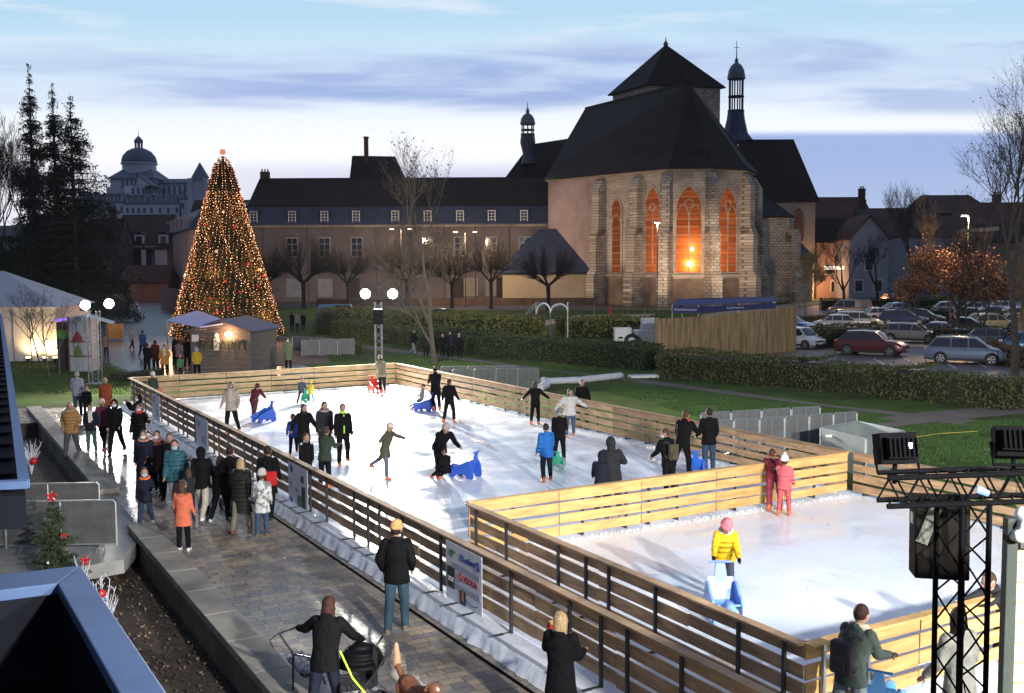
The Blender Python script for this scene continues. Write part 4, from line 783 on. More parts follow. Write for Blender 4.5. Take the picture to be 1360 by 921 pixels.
# ---------------------------------------------------------------- floodlight masts
glow = EM('floodlight lens', (1,.96,.86), 60)
def fixture(parent, c, aim, w_=.42, h=.34, d=.16, on=True, tilt=None, mat=black):
    dr = (V(aim)-V(c)).normalized(); q_ = dr.to_track_quat('Y', 'Z').to_matrix().to_4x4(); t = MB()
    t.box(c, (w_, d, h), M4=q_); t.box(V(c)-dr*d*.7, (w_*.8, d*.5, h*.7), M4=q_)
    for i in range(7): t.box(V(c)-dr*(d*.98)+q_@V((-w_*.36+w_*.12*i,0,0)), (.012, d*.25, h*.6), M4=q_)
    t.tube([V(c)+q_@V((-w_*.56,0,0)), V(c)+q_@V((-w_*.56,-.02,-h*.75)), V(c)+q_@V((w_*.56,-.02,-h*.75)), V(c)+q_@V((w_*.56,0,0))], .018, 5)
    o = t.build('floodlight', mat, parent, w=True, bevel=.012); t = MB(); (t.box(V(c)+dr*(d*.5+.012), (w_*.9, .012, h*.86), M4=q_) if w_ < .4 else t.lathe(V(c)+dr*(d*.5+.012), [(w_*.56,-.03),(w_*.56,.03),(w_*.42,.08),(w_*.2,.10)], 20, M4=q_@Matrix.Rotation(R(-90),4,'X'))); t.build('lens', glow if on else glass_d, o, w=True); return o
def truss_mast(label, base, zl, lamps, w_=.30, aims=None, power=20000, spk=None, tilt=0):
    o = thing('lighting_mast', label, 'lighting mast', base); b = MB(); x, y = base[0], base[1]; h = zl-.35
    for i, j in ((-1,-1),(1,-1),(1,1),(-1,1)): b.tube([(x+i*w_/2,y+j*w_/2,0),(x+i*w_/2,y+j*w_/2,h)], .025, 6)
    n = int(h/.35)
    for k in range(n):
        z0, z1 = h*k/n, h*(k+1)/n
        for (a, c_) in (((-1,-1),(1,-1)),((1,-1),(1,1)),((1,1),(-1,1)),((-1,1),(-1,-1))):
            if k % 2: a, c_ = c_, a
            b.tube([(x+a[0]*w_/2,y+a[1]*w_/2,z0),(x+c_[0]*w_/2,y+c_[1]*w_/2,z1)], .010, 4)
    b.box((x,y,.03),(.8,.8,.05)); b.build('truss_column', galv, o, w=True); b = MB(); b.tube([(lamps[0].x-.3,y,h+.05),(lamps[-1].x+.3,y,h+.05)], .03, 6); b.build('crossbar', black, o, w=True)
    for p, a in zip(lamps, aims):
        fixture(o, p, a, .42, .42, .18); dr = (a-p).normalized()
        lamp('floodlight beam', 'SPOT', p+dr*.25, power, (1,.95,.84), size=.22, aim=a, angle=140, blend=.8)
    if aims[0].y > 40 or 'back rink' in label: lamp('added hedge spot', 'SPOT', lamps[0]+V((.3,.4,.3)), 6500, (1,.95,.80), size=.3, aim=P(590,432,85), angle=110, blend=1)  # added spot with no fixture, aimed behind the mast to brighten the hedge
    if spk:
        b = MB(); b.box(spk, (.46,.40,.72)); q_ = b.build('loudspeaker', black, o, w=True, bevel=.02); b = MB(); b.box((spk[0],spk[1],spk[2]+.372),(.44,.38,.02)); b.build('lid', white, q_, w=True)
    return o
Y1 = 51.5; c = P(503,460,Y1)
truss_mast('truss lighting mast with two glaring floodlights behind the back rink corner', (c.x,Y1,0), P(503,392,Y1).z, [P(485,390,Y1),P(521,390,Y1)], .32, [ST(11,20,IZ),ST(15,22,IZ)], 16000, P(502,421,Y1-.4))
Y2 = 53.5; c = P(126,480,Y2)
truss_mast('truss lighting mast with two glaring floodlights left of the plaza', (c.x,Y2,0), P(128,404,Y2).z, [P(113,405,Y2),P(144,403,Y2)], .5, [ST(7,28,0),ST(12,28,0)], 3600)
# ---------------------------------------------------------------- street lamps
def street_lamp(u, vb, Y, vt, label, heads=1, col=(1,.6,.28), power=900, arm=.9, on=True, flip=1):
    x = P(u,350,Y).x; zt = P(u,vt,Y).z; o = thing('street_lamp', label, 'street lamp', (x,Y,0), 0); b = MB(); b.tube([(0,0,0),(0,0,.8),(0,0,zt)], [.09,.07,.05], 8); b.build('pole', M('lamp post grey', (.12,.12,.12), .5, .1, metal=.4), o)
    for k in range(heads):
        s_ = flip if heads == 1 else (-1,1)[k]; b = MB(); b.tube([(0,0,zt-.15),(s_*arm*.5,0,zt+.1),(s_*arm,0,zt+.12)], .03, 5); b.build('arm', black, o)
        b = MB(); b.box((s_*(arm+.2),0,zt+.12),(.6,.26,.11)); hd = b.build('lamp_head', galv, o, bevel=.02); b = MB(); b.box((s_*(arm+.2),-.02,zt+.045),(.5,.24,.05)); b.build('lamp_lens', EM('sodium lamp' if col[2] < .5 else 'warm lamp', col, 34) if on else glass_d, hd)
        if on: lamp('street lamp light','POINT',(x+s_*(arm+.2),Y-.1,zt-.12),power,col,size=.12)
    return o
street_lamp(533,400,150,305,'double headed lit street lamp in front of the abbey left of the slim birch',2,(1,.72,.48),2600,1.1)
street_lamp(618,402,150,309,'double headed lit street lamp shining on the pollarded tree',2,(1,.68,.40),4200,1.2)
street_lamp(873,420,105,297,'slim street lamp standing before the orange church window',1,(1,.75,.5),1200,-.15,flip=-1)
street_lamp(1285,430,88,288,'lit street lamp above the brown leaved tree in the car park',1,(1,.62,.30),4200,.15,flip=-1)
street_lamp(121,375,165,350,'orange glowing street lamp before the dark house',1,(1,.35,.08),1800,.1)
b = MB(); b.beam(P(1272,308,86), P(1325,304,86), .5,.3); tag(b.build('lit_beam', creamw), 'pale horizontal board lit by the car park lamp', 'board')
# assumed warm wall washers at the church foot (street light falling on the apse)
for u, e in ((905,8500),(975,9500),(850,5000)): lamp('assumed church uplight', 'SPOT', P(u,404,136), e*1.1, (1,.74,.52), size=.3, aim=(P(u+12,330,152)), angle=62, blend=1)
# ---------------------------------------------------------------- foreground lighting truss at the right
YT = 8.7; o = thing('lighting_truss', 'black aluminium goal truss with floodlights on top at the right', 'lighting truss', (P(1278,900,YT).x, YT, 0))
def tw4(b, a, c_, w_, n, r=.024, rb=.009):
    a, c_ = V(a), V(c_); d = (c_-a).normalized(); x = d.orthogonal().normalized() if abs(d.z) > .9 else V((0,0,1)); 
    if abs(d.z) > .9: x = V((cos(.35),sin(.35),0))
    y = d.cross(x).normalized(); L_ = (c_-a).length; cs = [(x*i+y*j)*w_/2 for i, j in ((-1,-1),(1,-1),(1,1),(-1,1))]
    for q_ in cs: b.tube([a+q_, c_+q_], r, 7)
    for k in range(n):
        p0, p1 = a+d*L_*k/n, a+d*L_*(k+1)/n
        for m_ in range(4):
            q0, q1 = (cs[m_], cs[(m_+1)%4]) if k % 2 == 0 else (cs[(m_+1)%4], cs[m_]); b.tube([p0+q0, p1+q1], rb, 5)
b = MB(); zb = P(1280,664,YT).z; tw4(b, (P(1278,900,YT).x, YT, 0), (P(1278,700,YT).x, YT, zb-.02), .29, 15); b.build('truss_column', black, o, w=True)
b = MB(); A = P(1172,650,YT); B = P(1620,634,YT); tw4(b, A, B, .24, 22); b.build('truss_beam', black, o, w=True)
fx1, fx2 = P(1189,596,YT), P(1347,588,YT)
for p, nm in ((fx1,'a'),(fx2,'b')):
    fixture(o, p, ST(14,22,IZ) if nm == 'a' else ST(15,14,IZ), .33, .26, .14); b = MB(); b.tube([p-V((0,0,.12)), p-V((0,0,.30))], .02, 6); b.build('bracket', black, o, w=True)
b = MB(); m_ = P(1209,592,YT-.14); b.box(m_, (.035,.004,.05)); b.build('label_plate', M('label plate', (.3,.38,.6), .4, 0), o, w=True)
for i_, (p_, a_) in enumerate((((8.5,-4,9.0),ST(12.5,16,IZ)),((13,-2,9.0),ST(15.5,18,IZ)))):   # assumed, unseen floodlights on the wall of the building behind the viewpoint
    wf_ = thing('assumed_wall_floodlight', ('left','right')[i_]+' assumed floodlight on the building wall behind the viewpoint', 'floodlight', p_, 0, 'assumed wall floodlights'); fixture(wf_, V(p_), a_, .6, .5, .2)
    lamp('assumed wall floodlight beam', 'SPOT', V(p_)+(a_-V(p_)).normalized()*.3, 31000, (1,.965,.91), size=.3, aim=a_, angle=110, blend=.8)
b = MB(); p = P(1306,640,YT); 
b.tube([P(1296,650,YT-.1), P(1312,655,YT-.1)], .035, 8); b.build('clamp', M('blue clamp', (.12,.2,.4), .5), o, w=True)
b = MB(); b.tube([P(1270,670,YT-.05)]+[P(1278+6*sin(i*1.3), 690+i*22, YT-.06) for i in range(12)], .006, 4); tag(b.build('cable', black, o, w=True), None, None)
sp = thing('loudspeaker', 'large black loudspeaker hanging in the lighting truss', 'loudspeaker', P(1235,705,YT+.5)); 
def obox(b, c, d, M4): b.box(c, d, M4=M4)
m4 = Matrix.Rotation(R(-12),4,'Z')@Matrix.Rotation(R(-4),4,'X'); b = MB(); c = P(1247,712,YT+.55); b.box(c, (.46,.34,.72), M4=m4); b.build('cabinet', M('speaker cabinet', (.008,.007,.006), .85, .2, 6, spec=.03), sp, w=True, bevel=.015)
b = MB(); b.box(c+m4@V((-.12,-.18,.12)), (.10,.02,.34), M4=m4@Matrix.Rotation(R(20),4,'Y')); b.build('side_bracket', M('grey bracket', (.06,.065,.055), .5), sp, w=True)
b = MB(); [b.box(c+m4@V((-.235,-.08+.02*i,.16)), (.012,.008,.10), M4=m4) for i in range(6)]; b.build('vent_grille', galv, sp, w=True)
# ---------------------------------------------------------------- timber hut corner at the right
YH = 7.6; hx = P(1330,800,YH).x
o = thing('timber_screen', 'pale timber plank screen with a grey steel corner post at the right edge', 'screen', (hx,YH,0)); zt = P(1345,718,YH).z
b = MB(); b.box((hx+.05,YH,zt/2+.12), (.085,.085,zt+.1)); b.build('corner_post', M('grey green post', (.035,.042,.038), .7, .2, 3, spec=.1), o, w=True, bevel=.008)
pk = M('hut planks', (.36,.30,.18), .7, .2, 2, .3, 30, stretch=((1,1,5),))
for k in range(18):
    z = zt-.10-k*.155
    if z > 0: b = MB(); b.box((hx+.095+1.5, YH+.05, z), (3.0,.03,.148)); b.build('plank', pk, o, w=True, bevel=.006)
b = MB(); b.box((hx+1.66,YH+.02,zt+.0),(3.1,.12,.10)); b.build('top_rail', M('dark roofing', (.035,.03,.028), .7), o, w=True)
b = MB()
for k in range(46): a = k*.9; b.ell((hx+.12+.05*cos(a)+.001*k*2.0, YH-.02+.07*sin(a*1.3), zt+.03+.004*k), (.07,.06,.04), 6, M4=Matrix.Rotation(a,4,'Z'))
tag(b.build('white_tarp', M('white crumpled cloth', (.66,.65,.6), .7, .1, 4, .5, 12), remesh=.016, sm=1), 'crumpled white cloth bundle on top of the hut post', 'cloth')
# ================================================================ FOREGROUND ROOFS
bluem = M('blue metal capping', (.075,.125,.25), .6, .12, 1.2, .12, 6, spec=.2)
dgrey = M('dark grey cladding', (.010,.011,.017), .85, .25, .8, .1, spec=.05, stretch=((1,1,.2),))
membr = M('roof membrane', (.008,.008,.010), .95, .4, 1.5, .5, 10, spec=.03)
o = thing('flat_roof', 'flat roof with wide blue metal capping in the lower left corner', 'roof', (-4.6,7,2))
zR = 3.25; A = G(107,751,zR); B = G(225,925,zR); d = (B-A); d.z = 0; d.normalize(); d2 = (G(-5,764,zR)-A).normalized()
w_ = .30; n1_ = d2.copy(); A2 = G(76,775,zR)
b = MB(); far_ = A+d*6; L2 = A+d2*6
inn = A + (A2-A); iB = inn+d*6; iL = inn+d2*6
b.prism([A, far_, iB, inn], zR-.10, zR); b.prism([A, inn, iL, L2], zR-.10, zR+.0015); b.build('capping', bluem, o, w=True, bevel=.012)
b = MB(); h = 1.1
for p0, p1 in ((A+(inn-A)*.12, far_+(inn-A)*.12), (A+(inn-A)*.12, L2+(inn-A)*.12)): b.beam(p0+V((0,0,-.1-h)), p1+V((0,0,-.1-h)), .04, 2*h)
for p0, p1 in ((inn+(A-inn)*.15, iB+(A-inn)*.15), (inn+(A-inn)*.15, iL+(A-inn)*.15)): b.beam(p0+V((0,0,-.5)), p1+V((0,0,-.5)), .03, .8)
b.build('parapet_cladding', dgrey, o, w=True)
b = MB(); b.poly([V((p.x,p.y,zR-.85)) for p in (inn, iB, iB+d2*6, iL)]); b.build('roof_membrane', membr, o, w=True)
o = thing('canopy', 'dark flat canopy with a thin blue metal edge at the upper left', 'canopy', (-6,18,4.2)); zC = 4.5
C0 = G(38,641,zC); C1 = G(-2,393,zC); C2 = G(-300,655,zC); e = (C1-C0).normalized(); g2 = (C2-C0).normalized(); LL = 30
b = MB(); b.beam(C0+e*.06+g2*.03-V((0,0,.02)), C0+e*LL+g2*.03-V((0,0,.02)), .075, .06); b.beam(C0+g2*.0+e*.05-V((0,0,.019)), C0+g2*4+e*.05-V((0,0,.019)), .075, .055); b.build('blue_edge', bluem, o, w=True)
b = MB(); q0 = C0+g2*.02+e*.05; b.prism([q0, q0+e*LL, q0+e*LL+g2*5, q0+g2*5], zC-.34, zC-.10); 
b.build('slab', dgrey, o, w=True)
b = MB()
for k in range(1, 40): p = q0+e*(.75*k); b.beam(p+V((0,0,-.09)), p+g2*5+V((0,0,-.09)), .04, .03)
b.build('seam', membr, o, w=True)
# ================================================================ CHALET, MARQUEE, STALLS
def lbl(o): return o
ch2 = thing('market_chalet', 'wooden market chalet with lavender awning roof and warm light inside', 'market stall', (0,0,0))
A = G(246,478); B = G(338,486); A, B = G(252,492), G(342,486)
# plan: near wall from A (left) to B (right), depth away
Y0 = 60.0; xa, xb = P(258,480,Y0).x, P(341,480,Y0).x; dp = 4.2; ch2.location = ((xa+xb)/2, Y0+dp/2, 0); ze = zz(431,Y0+.5); zr_ = zz(413,Y0+2); plank = M('chalet boards', (.13,.115,.105), .7, .3, 1.5, .4, 20, stretch=((1,1,8),))
rot = R(-7); m4 = Matrix.Rotation(rot,4,'Z'); cw = (xb-xa); ctr_ = V(((xa+xb)/2, Y0+dp/2, 0))
def CL(x, y, z): return ctr_ + m4@V((x,y,z))
b = MB(); hw = cw*.5; ev_ = 2.45; rd = 3.0
for p0, p1 in (((-hw,-dp/2),(hw,-dp/2)),((hw,-dp/2),(hw,dp/2)),((hw,dp/2),(-hw,dp/2))):
    for k in range(12): b.beam(CL(*p0,.1+k*.2), CL(*p1,.1+k*.2), .05, .19)
b.beam(CL(-hw,-dp/2,.5),CL(-hw,dp/2,.5),.05,1.0); b.build('wall', plank, ch2, w=True)
b = MB(); slab(b, [P(219,425.5,62.5),P(265,434.5,59.3),P(306,428,60.2),P(262,412.5,65)], .07); b.build('awning', M('lavender awning', (.40,.42,.70), .5, .08, 1, .1), ch2, w=True)
b = MB(); pa, pb_ = P(222,427,62.4), P(262,414,64.8); [b.tube([V((q_.x,q_.y,0)), V((q_.x,q_.y,q_.z-.1))], .05, 6) for q_ in (pa,)]; b.build('awning_post', MC['cast concrete'], ch2, w=True)
b = MB(); slab(b, [CL(hw+.35,-dp/2-.3,ev_-.12),CL(hw+.35,dp/2+.3,ev_-.12),CL(0,dp/2+.3,rd),CL(0,-dp/2-.3,rd)],.08); slab(b, [CL(-hw-.3,-dp/2-.3,ev_-.12),CL(-hw-.3,dp/2+.3,ev_-.12),CL(0,dp/2+.3,rd-.01),CL(0,-dp/2-.3,rd-.01)],.08); b.build('roof', M('chalet roof felt', (.10,.10,.16), .6, .2, 3), ch2, w=True)
b = MB(); b.add([CL(-hw,-dp/2-.02,2.42),CL(hw,-dp/2-.02,2.42),CL(0,-dp/2-.02,rd-.08)],[(0,1,2)]); b.build('gable', plank, ch2, w=True)
b = MB(); b.ell(CL(hw*.30,-dp/2-.15,2.15), (.22,.10,.12), 8); b.build('gable_lamp', EM('gable lamp', (1,.72,.35), 26), ch2, w=True); lamp('chalet lamp','POINT',CL(hw*.3,-dp/2-.4,2.1),120,(1,.5,.25),size=.1); lamp('chalet inside','POINT',CL(-hw*.6,0,1.9),420,(1,.5,.16),size=.15)
b = MB(); 
for k in range(9): b.box(CL(-hw-.05,-dp/2+.3+k*.42,1.55),(.05,.2,.5+.2*(k%3)),rz=rot)
b.build('hanging_goods', M('orange goods', (.5,.2,.05), .6, .4, 8), ch2, w=True)
b = MB()
for k in range(60): a = random.uniform(-hw*.85,hw*.85); b.tube([CL(a,-dp/2-.06,1.75+random.uniform(-.1,.1)), CL(a+random.uniform(-.2,.2),-dp/2-.2,1.25+random.uniform(0,.5))],.025,3)
b.build('fir_garland', M('fir garland', (.02,.045,.015), .9), ch2, w=True)
b = MB(); b.box(CL(-.2,-dp/2-.12,1.55),(.3,.08,.7),rz=rot); b.ell(CL(-.2,-dp/2-.15,2.05),(.14,.1,.16),8); b.build('white_ornament', white, ch2, w=True)
b = MB(); b.box(CL(-hw+.3,-dp/2-.05,1.9),(.4,.05,.4),rz=rot); b.build('sign_board', white, ch2, w=True)
tag(sheet('dark_mat', [G(284,478), G(322,487), G(300,491), G(252,493)], .02, M('blue mat', (.05,.055,.10), .8), None), 'dark blue mat in front of the chalet', 'mat').pop('kind', None)
# marquee
YM = 66; o = thing('marquee', 'large white marquee with warm floor lights glowing on its side', 'marquee', (P(60,450,YM).x, YM, 0)); tentw = M('tent fabric', (.62,.58,.56), .6, .08, .5, .15, 3)
x0, x1 = P(-60,450,YM).x, P(77,450,YM).x; x2 = P(112,420,YM+8).x; zE = zz(405,YM); b = MB(); b.prism([V((x0,YM,0)),V((x1,YM,0)),V((x2,YM+9,0)),V((x0,YM+11,0))], .08, zE); b.build('side_wall', tentw, o, w=True)
b = MB(); xr_ = P(5,362,YM+5).x; zR_ = zz(357,YM+5); a = [V((x0-.2,YM-.2,zE)),V((x1+.2,YM-.2,zE)),V((x2+.4,YM+9,zE)),V((x0-.2,YM+11.2,zE))]; r0b, r1b = V((x0,YM+5,zR_)), V((xr_,YM+5,zR_))
slab(b,[a[0],a[1],r1b,r0b],.05); slab(b,[a[1],a[2],r1b],.05); slab(b,[a[2],a[3],r0b,r1b],.05); b.build('tent_roof', M('tent roof', (.36,.38,.44), .5, .08, .6, .2, 3), o, w=True)
b = MB()
for k in range(8): xk = x0+(x1-x0)*k/7; b.beam((xk,YM-.03,0),(xk,YM-.03,zE),.05,.05)
b.build('tent_pole', galv, o, w=True)
for i, u in enumerate((37,59,73)):
    p = P(u,459,YM-.55); t = thing('floor_light', ('leftmost','middle','rightmost')[i]+' warm floor light glowing against the marquee wall', 'floor light', (p.x,p.y,0)); b = MB(); b.lathe((0,0,0),[(.14,0),(.12,.25),(.16,.36)],10); b.build('housing', steel_dark, t); b = MB(); b.lathe((0,0,.361),[(.14,0),(.12,.03)],10); b.build('lens', EM('warm floor lamp', (1,.75,.35), 40), t)
    lamp('marquee light','SPOT',(p.x,p.y,.45),260,(1,.66,.30),size=.08,aim=(p.x+.1,p.y+.6,2.2),angle=150,blend=.9)
# white food stall with shelves, and green/purple booth
o = thing('food_stall', 'narrow white stall front with painted red and green jars beside the mast', 'market stall'); Yf = 60; xa, xb = P(93,470,Yf).x, P(121,470,Yf).x; o.location = (xa,Yf,0)
b = MB(); b.box(((xa+xb)/2,Yf+.6,1.6),(xb-xa,1.2,3.2)); b.build('cabinet', M('stall white', (.55,.56,.6), .5, .1), o, w=True); b = MB(); [b.box(((xa+xb)/2,Yf-.05,z),(xb-xa+.06,.14,.08)) for z in (.9,1.75)]; b.box((xa-.03,Yf-.02,1.6),(.07,.12,3.2)); b.build('shelf', M('stall wood', (.25,.12,.07), .6), o, w=True)
b = MB(); b.lathe(((xa+xb)/2-.1,Yf-.1,1.8),[(.3,0),(.26,.2),(.16,.34),(.08,.5)],10,sy=.3); b.build('red_jar', M('red print', (.45,.06,.05), .5, .2), o, w=True); b = MB(); b.lathe(((xa+xb)/2-.1,Yf-.1,.95),[(.2,0),(.22,.2),(.14,.4),(.06,.6)],10,sy=.3); b.build('green_jar', M('green print', (.18,.26,.06), .5, .2), o, w=True)
o = thing('dark_booth', 'dark booth with green panel and violet canopy light between the thin trees', 'market stall'); xa, xb = P(76,470,61).x, P(93,470,61).x; o.location = (xa,61,0)
b = MB(); b.box(((xa+xb)/2,61.7,1.4),(xb-xa,1.4,2.8)); b.build('body', M('booth brown', (.05,.035,.03), .8), o, w=True); b = MB(); b.box(((xa+xb)/2,60.97,2.1),(xb-xa-.1,.04,.5)); b.build('green_panel', M('green panel', (.10,.30,.06), .5, .3, 6), o, w=True)
b = MB(); b.beam((xa,60.9,2.95),(xb,60.9,3.0),.3,.1); b.build('violet_light', EM('violet light', (.30,.12,1), 2.2), o, w=True)
o = thing('parasol', 'folded white stall canopy lit by the left mast', 'parasol'); c = P(135,426,57); o.location = (c.x,c.y,0); b = MB(); slab(b,[c+V((-.9,-.6,.35)),c+V((.9,-.9,-.1)),c+V((.4,.9,-.1)),c+V((-.9,.6,.35))],.04); b.add([c+V((-.9,-.6,.3)),c+V((-.3,-.7,.2)),c+V((-.6,-.6,-1.7))],[(0,1,2),(2,1,0)]); b.build('canopy', M('canopy cloth', (.6,.62,.66), .6), o, w=True); b = MB(); b.tube([(c.x-.6,c.y-.5,0),(c.x-.6,c.y-.5,c.z+.2)],.03,6); b.tube([(c.x+.3,c.y,0),(c.x+.3,c.y,c.z)],.03,6); b.build('pole', steel_dark, o, w=True)
b = MB(); c = G(153,452); b.box(c+V((0,0,.75)),(1.3,.5,1.2)); tag(b.build('yellow_board', M('ochre board', (.42,.22,.06), .6), bevel=.03), 'ochre yellow board on the plaza beside the left mast', 'board')
# hedge-side van & barrels near christmas tree
# ================================================================ FENCED ENCLOSURE, TENT, TRAILER
reed = M('reed screening', (.36,.25,.115), .8, .3, 1.5, .5, 40, stretch=((3.5,3.5,.3),), dirt=(.15,.10,.05))
pl_ = [G(870,475), G(875,472), G(905,468), G(958,463), G(1010,455), G(1057,448)]
o = thing('reed_fence', 'tall brown reed screen fence in front of the blue tent', 'fence', G(960,463)); pts = [(870,478,0),(896,477,0),(948,474,0),(1000,471,0),(1057,467,0)]
A = [G(u,v) for u, v, _ in pts]; 
for i in range(len(A)-1):
    b = MB(); n = 14; a, c_ = A[i], A[i+1]; h = 3.2
    ha, hc_ = (2.62,2.62,2.70,2.88,3.12)[i:i+2]; nn_ = (c_-a).cross(V((0,0,1))).normalized()*.015; b.loft([[q_+nn_*s1+V((0,0,z1)) for s1, z1 in ((-1,.02),(1,.02),(1,hh_),(-1,hh_))] for q_, hh_ in ((a,ha),(c_,hc_))])
    b.build('screen_panel', reed, o, w=True)
b = MB(); [b.tube([p+V((0,.06,0)), p+V((0,.06,2.7))], .03, 6) for p in A]; b.build('post', steel_dark, o, w=True)
cd = thing('plastic_drape', 'grey plastic drape sagging over the reed fence corner', 'plastic sheet', G(885,474)); b = MB(); nn = 20
a, c_ = G(872,476.5), G(918,470.5); b.add([a.lerp(c_, i/nn)+V((0,-.12-.05*sin(i*1.7+j),(.95-.75*(i/nn)**1.5)*(1-j/6)+.35)) for i in range(nn+1) for j in range(7)], [(i*7+j,i*7+j+1,(i+1)*7+j+1,(i+1)*7+j) for i in range(nn) for j in range(6)]); b.build('sheet', M('grey drape', (.22,.20,.18), .6, .3, 3), cd, w=True, smooth=True)
tn = thing('pop_up_tent', 'long dark blue folding tent with white lettering behind the reed fence', 'tent', G(970,455)); Yt = 70; navy = M('navy tent cloth', (.018,.035,.16), .6, .2, 1, .2, 5)
f0, f1, f2 = P(893,410,Yt), P(928,411,Yt-.6), P(1030,404,Yt+5.5); dpv = V((1.2,3.2,0)); zt_ = zz(404,Yt); zlo = zz(416,Yt)
for p in (f0,f1,f2): p.z = 0
b = MB(); b.beam(f0+V((0,0,(zt_+zlo)/2-.15)), f1+V((0,0,(zt_+zlo)/2-.15)), .04, (zt_-zlo)*.62); b.beam(f1+V((.02,0,(zt_+zlo)/2-.12)), f2+V((0,0,(zt_+zlo)/2-.12)), .04, (zt_-zlo)*.62)
bk = [f0+dpv*1.0, f2+V((.6,3,0))]; b.beam(f0+V((0,.05,(zt_+zlo)/2-.15)), bk[0]+V((0,0,(zt_+zlo)/2-.15)), .04, .4); b.build('valance', navy, tn, w=True)
b = MB(); zt2 = zt_; m1, m2 = (f0+bk[0])/2, (f2+bk[1])/2
slab(b,[f0+V((0,0,zt_-.12)),f1+V((0,0,zt_-.12)),f1+dpv*.5+V((0,0,zt_+.22)),m1+V((0,0,zt_+.22))],.02); slab(b,[f1+V((0,0,zt_-.12)),f2+V((0,0,zt_-.12)),m2+V((0,0,zt_+.2)),f1+dpv*.5+V((0,0,zt_+.22))],.02); slab(b,[bk[0]+V((0,0,zt_-.12)),bk[1]+V((0,0,zt_-.12)),m2+V((0,0,zt_+.2)),m1+V((0,0,zt_+.22))],.02); b.build('tent_roof', navy, tn, w=True)
b = MB(); [b.tube([p+V((0,.06,0)), p+V((0,.06,zt_-.1))], .035, 6) for p in (f0,f1,(f1+f2)/2,f2,bk[0],bk[1])]; b.build('tent_leg', galv, tn, w=True)
def flatm(a, c_, z, off=.05): x = (c_-a).normalized(); n_ = x.cross(V((0,0,1))); m4 = Matrix((x, V((0,0,1)), n_)).transposed().to_4x4(); m4.translation = (a+c_)/2+V((0,0,z))+n_*off; return m4
text('lettering', 'CouleurEvenement.com', txw, flatm(f0,f1,(zt_+zlo)/2-.12), .155, tn, bold=.002)
text('lettering', 'CouleurEvenement.com', txw, flatm(f1+(f2-f1)*.28,f1+(f2-f1)*.62,(zt_+zlo)/2-.10), .21, tn, bold=.002)
# small white generator trailer
o = thing('generator_trailer', 'small white box trailer beside the reed fence', 'trailer', G(828,456)); Yg = 76
c = P(827,446,Yg); b = MB(); b.box((c.x,Yg,.95),(1.25,1.1,1.0)); b.build('box', white, o, w=True, bevel=.05); b = MB(); b.box((c.x-.2,Yg-.57,.75),(.3,.04,.12)); b.build('vent_grille', black, o, w=True)
c = P(856,440,Yg); b = MB(); b.box((c.x+.2,Yg+.3,.8),(1.9,1.4,.9)); b.box((c.x+.45,Yg+.3,1.65),(1.3,1.2,.9)); b.build('body', M('trailer grey', (.42,.46,.52), .5), o, w=True, bevel=.04); 
b = MB(); c = P(839,455,Yg-.7)
m4 = Matrix.Rotation(R(90),4,'X'); b.lathe((c.x,Yg-.75,.5),[(.5,-.1),(.56,0),(.5,.1),(.3,.1),(.3,-.1)],20,M4=m4,cap=False); b.build('tyre', rubber, o, w=True); b = MB(); b.lathe((c.x,Yg-.75,.5),[(.3,-.05),(.3,.05)],14,M4=m4); b.build('rim', galv, o, w=True)
# playground climbing frame
o = thing('climbing_frame', 'playground climbing frame with curved net ladder and steel arches behind the hedge', 'climbing frame'); Yp = 83; cs = P(730,440,Yp); o.location = (cs.x,Yp,0)
b = MB()
def arc(u0,u1,vb,vt,Yq,n=10,r=.05):
    a, c_ = P(u0,vb,Yq), P(u1,vb,Yq); top = P((u0+u1)/2,vt,Yq); return [V((a.x+(c_.x-a.x)*(.5-.5*cos(pi*i/n)), Yq, a.z+(top.z-a.z)*sin(pi*i/n))) for i in range(n+1)]
b.tube(arc(713,731,416,403,Yp),.08,6); b.tube(arc(732,754,414,404,Yp),.08,6); b.tube(arc(713,731,416,405,Yp+1.2),.08,6); b.tube(arc(732,754,414,406,Yp+1.2),.08,6)
for u, v0 in ((712,402),(731,410),(754,402),(731,410)): 
    for yy in (Yp, Yp+1.2): p = P(u,v0,yy); b.tube([(p.x,yy,0),(p.x,yy,p.z)],.06,6)
b.build('steel_arches', galv, o, w=True); b = MB()
lad = [P(712,402,Yp)+V((0,0,0)), P(704,410,Yp-.3), P(696,422,Yp-.8), P(690,435,Yp-1.2), P(688,444,Yp-1.4)]; lad2 = [p+V((.3,1.3,0)) for p in lad]; b.tube(lad,.05,6); b.tube(lad2,.05,6)
for i in range(4):
    for k in (0,.5): b.tube([lad[i].lerp(lad[i+1],k), lad2[i].lerp(lad2[i+1],k)],.025,5)
b.build('net_ladder', M('rope and steel', (.3,.29,.27), .6), o, w=True); b = MB(); c = P(711,435,Yp-.4); b.box((c.x,c.y,1.05),(1.55,.08,2.1),taper=1); b.build('wooden_board', M('playground board', (.10,.055,.045), .7, .2, 3), o, w=True, bevel=.03)
b = MB(); c = G(810,424.5); b.box(c+V((0,0,.55)),(.45,.4,1.1)); b.ell(c+V((0,0,1.2)),(.26,.22,.22),8); tag(b.build('red_bin', M('red bin', (.30,.03,.02), .5), bevel=.05), 'small red post bin on the grass before the church', 'bin')
# fence posts thin before church
for i, u in enumerate((789,834,856)): p = G(u,419); b = MB(); b.tube([p,p+V((0,0,1.25))],.035,5); tag(b.build('grass_post', galv), ('leftmost','middle','rightmost')[i]+' thin pale post on the grass before the church', 'post', 'thin posts on the church lawn')
